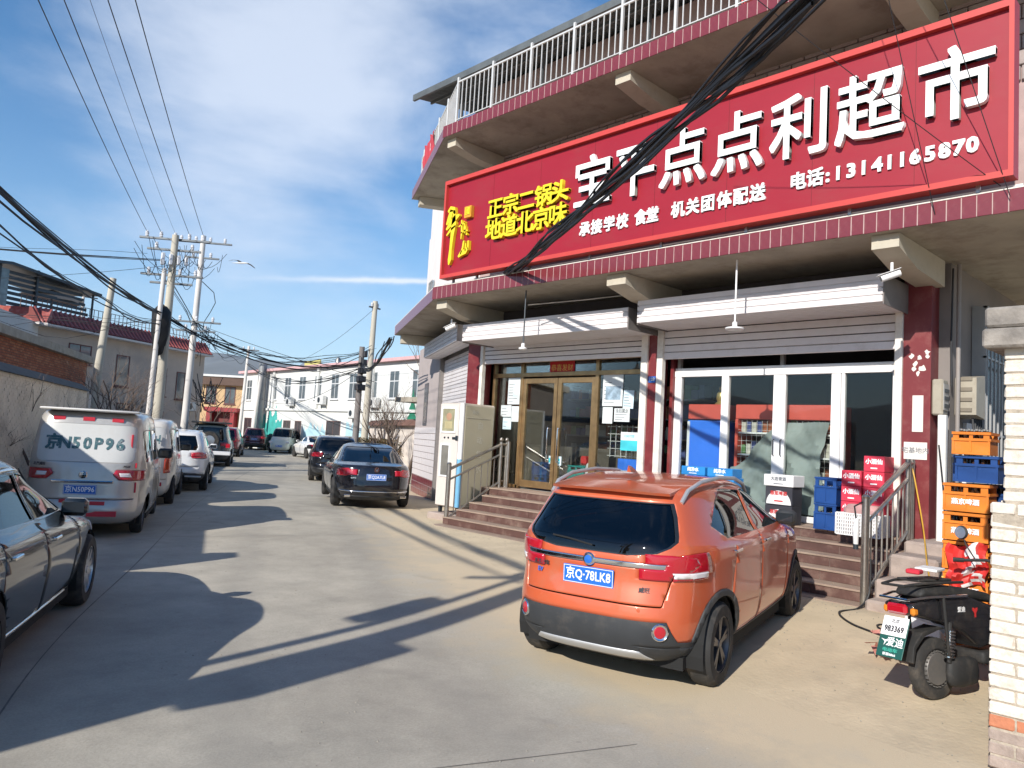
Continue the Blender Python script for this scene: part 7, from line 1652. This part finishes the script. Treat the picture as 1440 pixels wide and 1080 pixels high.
# ================================================================ electric scooter
SH = R(110)
scx, scy = 6.68, 2.0
es = thing('electric_scooter', 'black electric scooter parked beside the white brick wall, rear towards the street', 'scooter', (scx, scy, gz(scx, scy)), rz=-SH); es.rotation_euler = (0, R(-4), -SH); ORG[es.name] = Vector((0, 0, 0))
m_gbk = mat('gloss_black_shell', (.014, .014, .016), .16, var=.1, coat=.8, dirt=(.16, .13, .1), da=.25, ds=6); m_mbk = mat('matt_black', (.02, .02, .02), .7, var=.1, dirt=(.13, .11, .09), da=.4, ds=6)
def sm(o, lv_=1):
    md = o.modifiers.new('s', 'SUBSURF'); md.levels = lv_; md.render_levels = lv_; o.data.polygons.foreach_set('use_smooth', [True]*len(o.data.polygons)); return o
wr = wheel(es, 0, 0, .235, .09, -1, m_mbk, 3, 'single'); MB().lathe([(0, -.05), (.12, -.05), (.13, -.03), (.13, .03), (.12, .05), (0, .05)], (0, 0, .235), ax='x', n=24).build('hub_motor', mat('grey_hub', (.20, .19, .18), .5, metal=.5, dirt=(.3, .25, .2), da=.5, ds=10), wr, smooth=True, world=False)
b = MB()
for k in range(26): a_ = 2*math.pi*k/26; c_, s_ = math.cos(a_), math.sin(a_); b.box(-.052, .052, c_*.135-.004, c_*.135+.004, .235+s_*.135-.004, .235+s_*.135+.004)
b.build('hub_ribs', mat('grey_hub', (0, 0, 0)), wr, world=False)['kind'] = 'stuff'
wheel(es, 0, 1.22, .225, .08, -1, m_mbk, 5, 'single')
# swing arm gearbox cover on the left side, facing the camera
sm(MB().bevbox(.06, .18, .0, .36, .10, .34, .05).build('motor_cover', m_mbk, es, world=False)); sm(MB().bevbox(-.14, -.05, .0, .34, .12, .30, .04).build('motor_cover', m_mbk, es, world=False))
b = MB()
for k in range(9): b.lathe([(.028, 0), (.040, .008), (.040, .016), (.028, .024)], (0, 0, .024*k), n=12, T=Matrix.Translation((.13, .02, .33)) @ Matrix.Rotation(R(-8), 4, 'X'))
b.build('shock_spring', m_chr, es, world=False, smooth=True); b2 = MB().tube([(.13, .02, .30), (.13, .05, .60)], .016, 8).build('shock_rod', m_mbk, es, world=False)
# body cowl
def shell(name, prof, hw, m, parent=es, bev=.03):
    b = MB(); b.prism(prof, -hw, hw, lambda u, v, d_: Vector((d_, u, v))); o = b.build(name, m, parent, world=False); md = o.modifiers.new('b', 'BEVEL'); md.width = bev; md.segments = 3; md.limit_method = 'ANGLE'; o.data.polygons.foreach_set('use_smooth', [True]*len(o.data.polygons)); return o
shell('rear_cowl', [(-.34, .66), (-.36, .74), (-.15, .80), (.30, .79), (.60, .70), (.62, .42), (.40, .38), (.20, .52), (-.05, .60)], .135, m_gbk)
shell('seat', [(-.26, .79), (-.22, .86), (.0, .875), (.30, .85), (.58, .80), (.60, .72), (.3, .77), (-.1, .785)], .125, m_mbk, bev=.035)
shell('floor_board', [(.40, .26), (.40, .36), (.98, .34), (.98, .24)], .15, m_mbk); shell('front_shield', [(.90, .30), (1.0, .30), (1.14, .78), (1.10, .98), (1.02, .98), (1.0, .75)], .17, m_gbk, bev=.04)
shell('front_mudguard', [(.98, .36), (1.1, .47), (1.25, .50), (1.4, .42), (1.38, .40), (1.24, .46), (1.1, .44), (1.0, .34)], .06, m_gbk, bev=.01); shell('rear_mudguard', [(-.30, .30), (-.28, .42), (-.18, .52), (.0, .56), (.1, .54), (.0, .53), (-.15, .49), (-.25, .40), (-.28, .29)], .065, m_mbk, bev=.006)
MB().tube([(-.06, 1.20, .225), (-.07, 1.08, .62), (0, 1.06, .95)], .02, 8).build('fork', m_mbk, es, smooth=True, world=False); MB().tube([(.06, 1.20, .225), (.07, 1.08, .62)], .02, 8).build('fork', m_mbk, es, smooth=True, world=False)
MB().tube([(-.33, .90, 1.02), (-.2, 1.0, 1.03), (0, 1.04, 1.0), (.2, 1.0, 1.03), (.33, .90, 1.02)], .014, 8).build('handlebar', m_mbk, es, smooth=True, world=False)
for s_ in (-1, 1):
    MB().tube([(s_*.33, .90, 1.02), (s_*.40, .85, 1.02)], .02, 8).build('grip', m_mbk, es, smooth=True, world=False); mo = MB().tube([(s_*.26, .95, 1.03), (s_*.33, .93, 1.16), (s_*.34, .93, 1.20)], .006, 6).build('mirror_stalk', m_mbk, es, smooth=True, world=False)
    MB().lathe([(.0, -.022), (.05, -.018), (.062, 0), (.058, .006)], (s_*.36, .93, 1.26), ax='y', n=20).build('mirror', m_mbk, es, smooth=True, world=False); MB().lathe([(.0, -.0235), (.052, -.0225)], (s_*.36, .93, 1.26), ax='y', n=20).build('mirror_glass', mat('mirror_blue', (.35, .45, .58), .15, metal=.6), es, world=False)
shell('headlight_pod', [(1.0, .95), (1.12, .92), (1.14, 1.02), (1.02, 1.08)], .10, m_gbk)
# rear rack, grab rails, lamp
for z, w2 in ((.80, .16), (.90, .13)): MB().tube([(-w2, .22, z), (-w2, -.22, z-.0), (-w2*.75, -.40, z-.02), (w2*.75, -.40, z-.02), (w2, -.22, z), (w2, .22, z)], .011, 8).build('grab_rail', m_chr if z < .85 else m_mbk, es, smooth=True, world=False)
for s_ in (-1, 1): MB().tube([(s_*.16, -.05, .80), (s_*.16, -.02, .40), (s_*.12, .05, .26)], .012, 8).build('rack_stay', m_mbk, es, smooth=True, world=False)
MB().bevbox(-.09, .09, -.39, -.34, .66, .74, .02).build('tail_light', m_tl, es, world=False); MB().bevbox(-.14, -.095, -.36, -.30, .66, .72, .015).build('indicator', mat('amber_lens', (.6, .2, .02), .2), es, world=False); MB().bevbox(.095, .14, -.36, -.30, .66, .72, .015).build('indicator', MATS['amber_lens'], es, world=False)
PT = Matrix.Translation((0, -.37, .62)) @ Matrix.Rotation(R(-22), 4, 'X') @ frame((0, 0, 0), (1, 0, 0), (0, 0, 1))
nb = MB().bevbox(-.115, .115, -.30, .0, -.004, .004, .003, T=PT).build('number_board', mat('dark_green_board', (.012, .09, .075), .5, var=.05), es, world=False)
MB().bevbox(-.11, .11, -.135, .015, .0045, .009, .002, T=PT).build('licence_plate', m_pw, nb, world=False)
text('lettering', '北京', .036, m_ink, nb, PT @ Matrix.Translation((0, -.022, .0092)), .0005, .0006, 1, world=False); text('plate_number', '983369', .062, m_ink, nb, PT @ Matrix.Translation((0, -.083, .0092)), .0005, .002, .92, world=False)
text('lettering', '爱迪', .075, m_pw, nb, PT @ Matrix.Translation((.03, -.185, .0045)), .0005, .001, 1, world=False); text('lettering', '电动车', .032, mat('green_print', (.05, .4, .3), .6), nb, PT @ Matrix.Translation((0, -.245, .0045)), .0005, .0006, 1.4, world=False); text('lettering', '客服8866', .024, m_pw, nb, PT @ Matrix.Translation((0, -.278, .0045)), .0005, .0004, 1.2, world=False)
b = MB(); b.add([PT @ Vector(p) for p in ((-.095, -.165, .0052), (-.06, -.185, .0052), (-.062, -.215, .0052), (-.03, -.16, .0052), (-.055, -.172, .0052))], [(0, 1, 4), (1, 2, 3), (1, 3, 4)]); b.build('logo', m_pw, nb, world=False, fix=False)
text('lettering', 'Y', .09, mat('red_badge', (.5, .03, .03), .4), es, frame((.138, .34, .66), (0, 1, 0), (0, 0, 1)), .0008, .006, 1, world=False); text('lettering', '爱迪', .045, m_pw, es, frame((.138, .18, .69), (0, 1, 0), (0, 0, 1)), .0008, .0006, 1, world=False)
MB().tube([(-.10, .30, .18), (-.20, .12, .02)], .012, 6).build('kickstand', m_mbk, es, smooth=True, world=False)
MB().bevbox(-.10, .10, -.24, .14, .905, .925, .006).build('rack_plate', m_mbk, es, world=False)
o = MB().bevbox(6.50, 6.70, 1.94, 2.10, 1.02, 1.04, .004).build('papers', m_wc); tag(o, 'white folded papers lying on the scooter rack', 'papers')
o = MB().bevbox(6.36, 6.46, 2.02, 2.12, 1.0, 1.035, .008).build('red_packet', m_redt); tag(o, 'small red packet tucked on the scooter rack beside the papers', 'packet')
o = MB()
ro3 = random.Random(5)
for k in range(14):
    c_ = Vector((7.35+ro3.uniform(-.14, .14), 2.62+ro3.uniform(-.12, .12), gz(7.35, 2.6)+.05+.04*k*.35)); o.add([c_+Vector((ro3.uniform(-.1, .1), ro3.uniform(-.1, .1), ro3.uniform(-.03, .06))) for _ in range(4)], [(0, 1, 2), (0, 2, 3)])
q = o.build('torn_wrapper', mat('pink_wrapper', (.6, .25, .2), .6, var=.3, vs=9), fix=False); tag(q, 'torn pinkish red wrapper lying on the ground behind the scooter', 'litter')

# thin haze that pales the far hills
hz = MB().box(-3600, 3900, -3400, 4200, -6, 420).build('haze', bpy.data.materials.new('haze_air'), None)
hm = hz.data.materials[0]; hm.use_nodes = True; ht = hm.node_tree; ht.nodes.clear(); ho = ht.nodes.new('ShaderNodeOutputMaterial'); hv = ht.nodes.new('ShaderNodeVolumePrincipled')
hv.inputs['Color'].default_value = (.80, .88, 1, 1); hv.inputs['Density'].default_value = .00006; ht.links.new(hv.outputs[0], ho.inputs['Volume']); hz['kind'] = 'stuff'
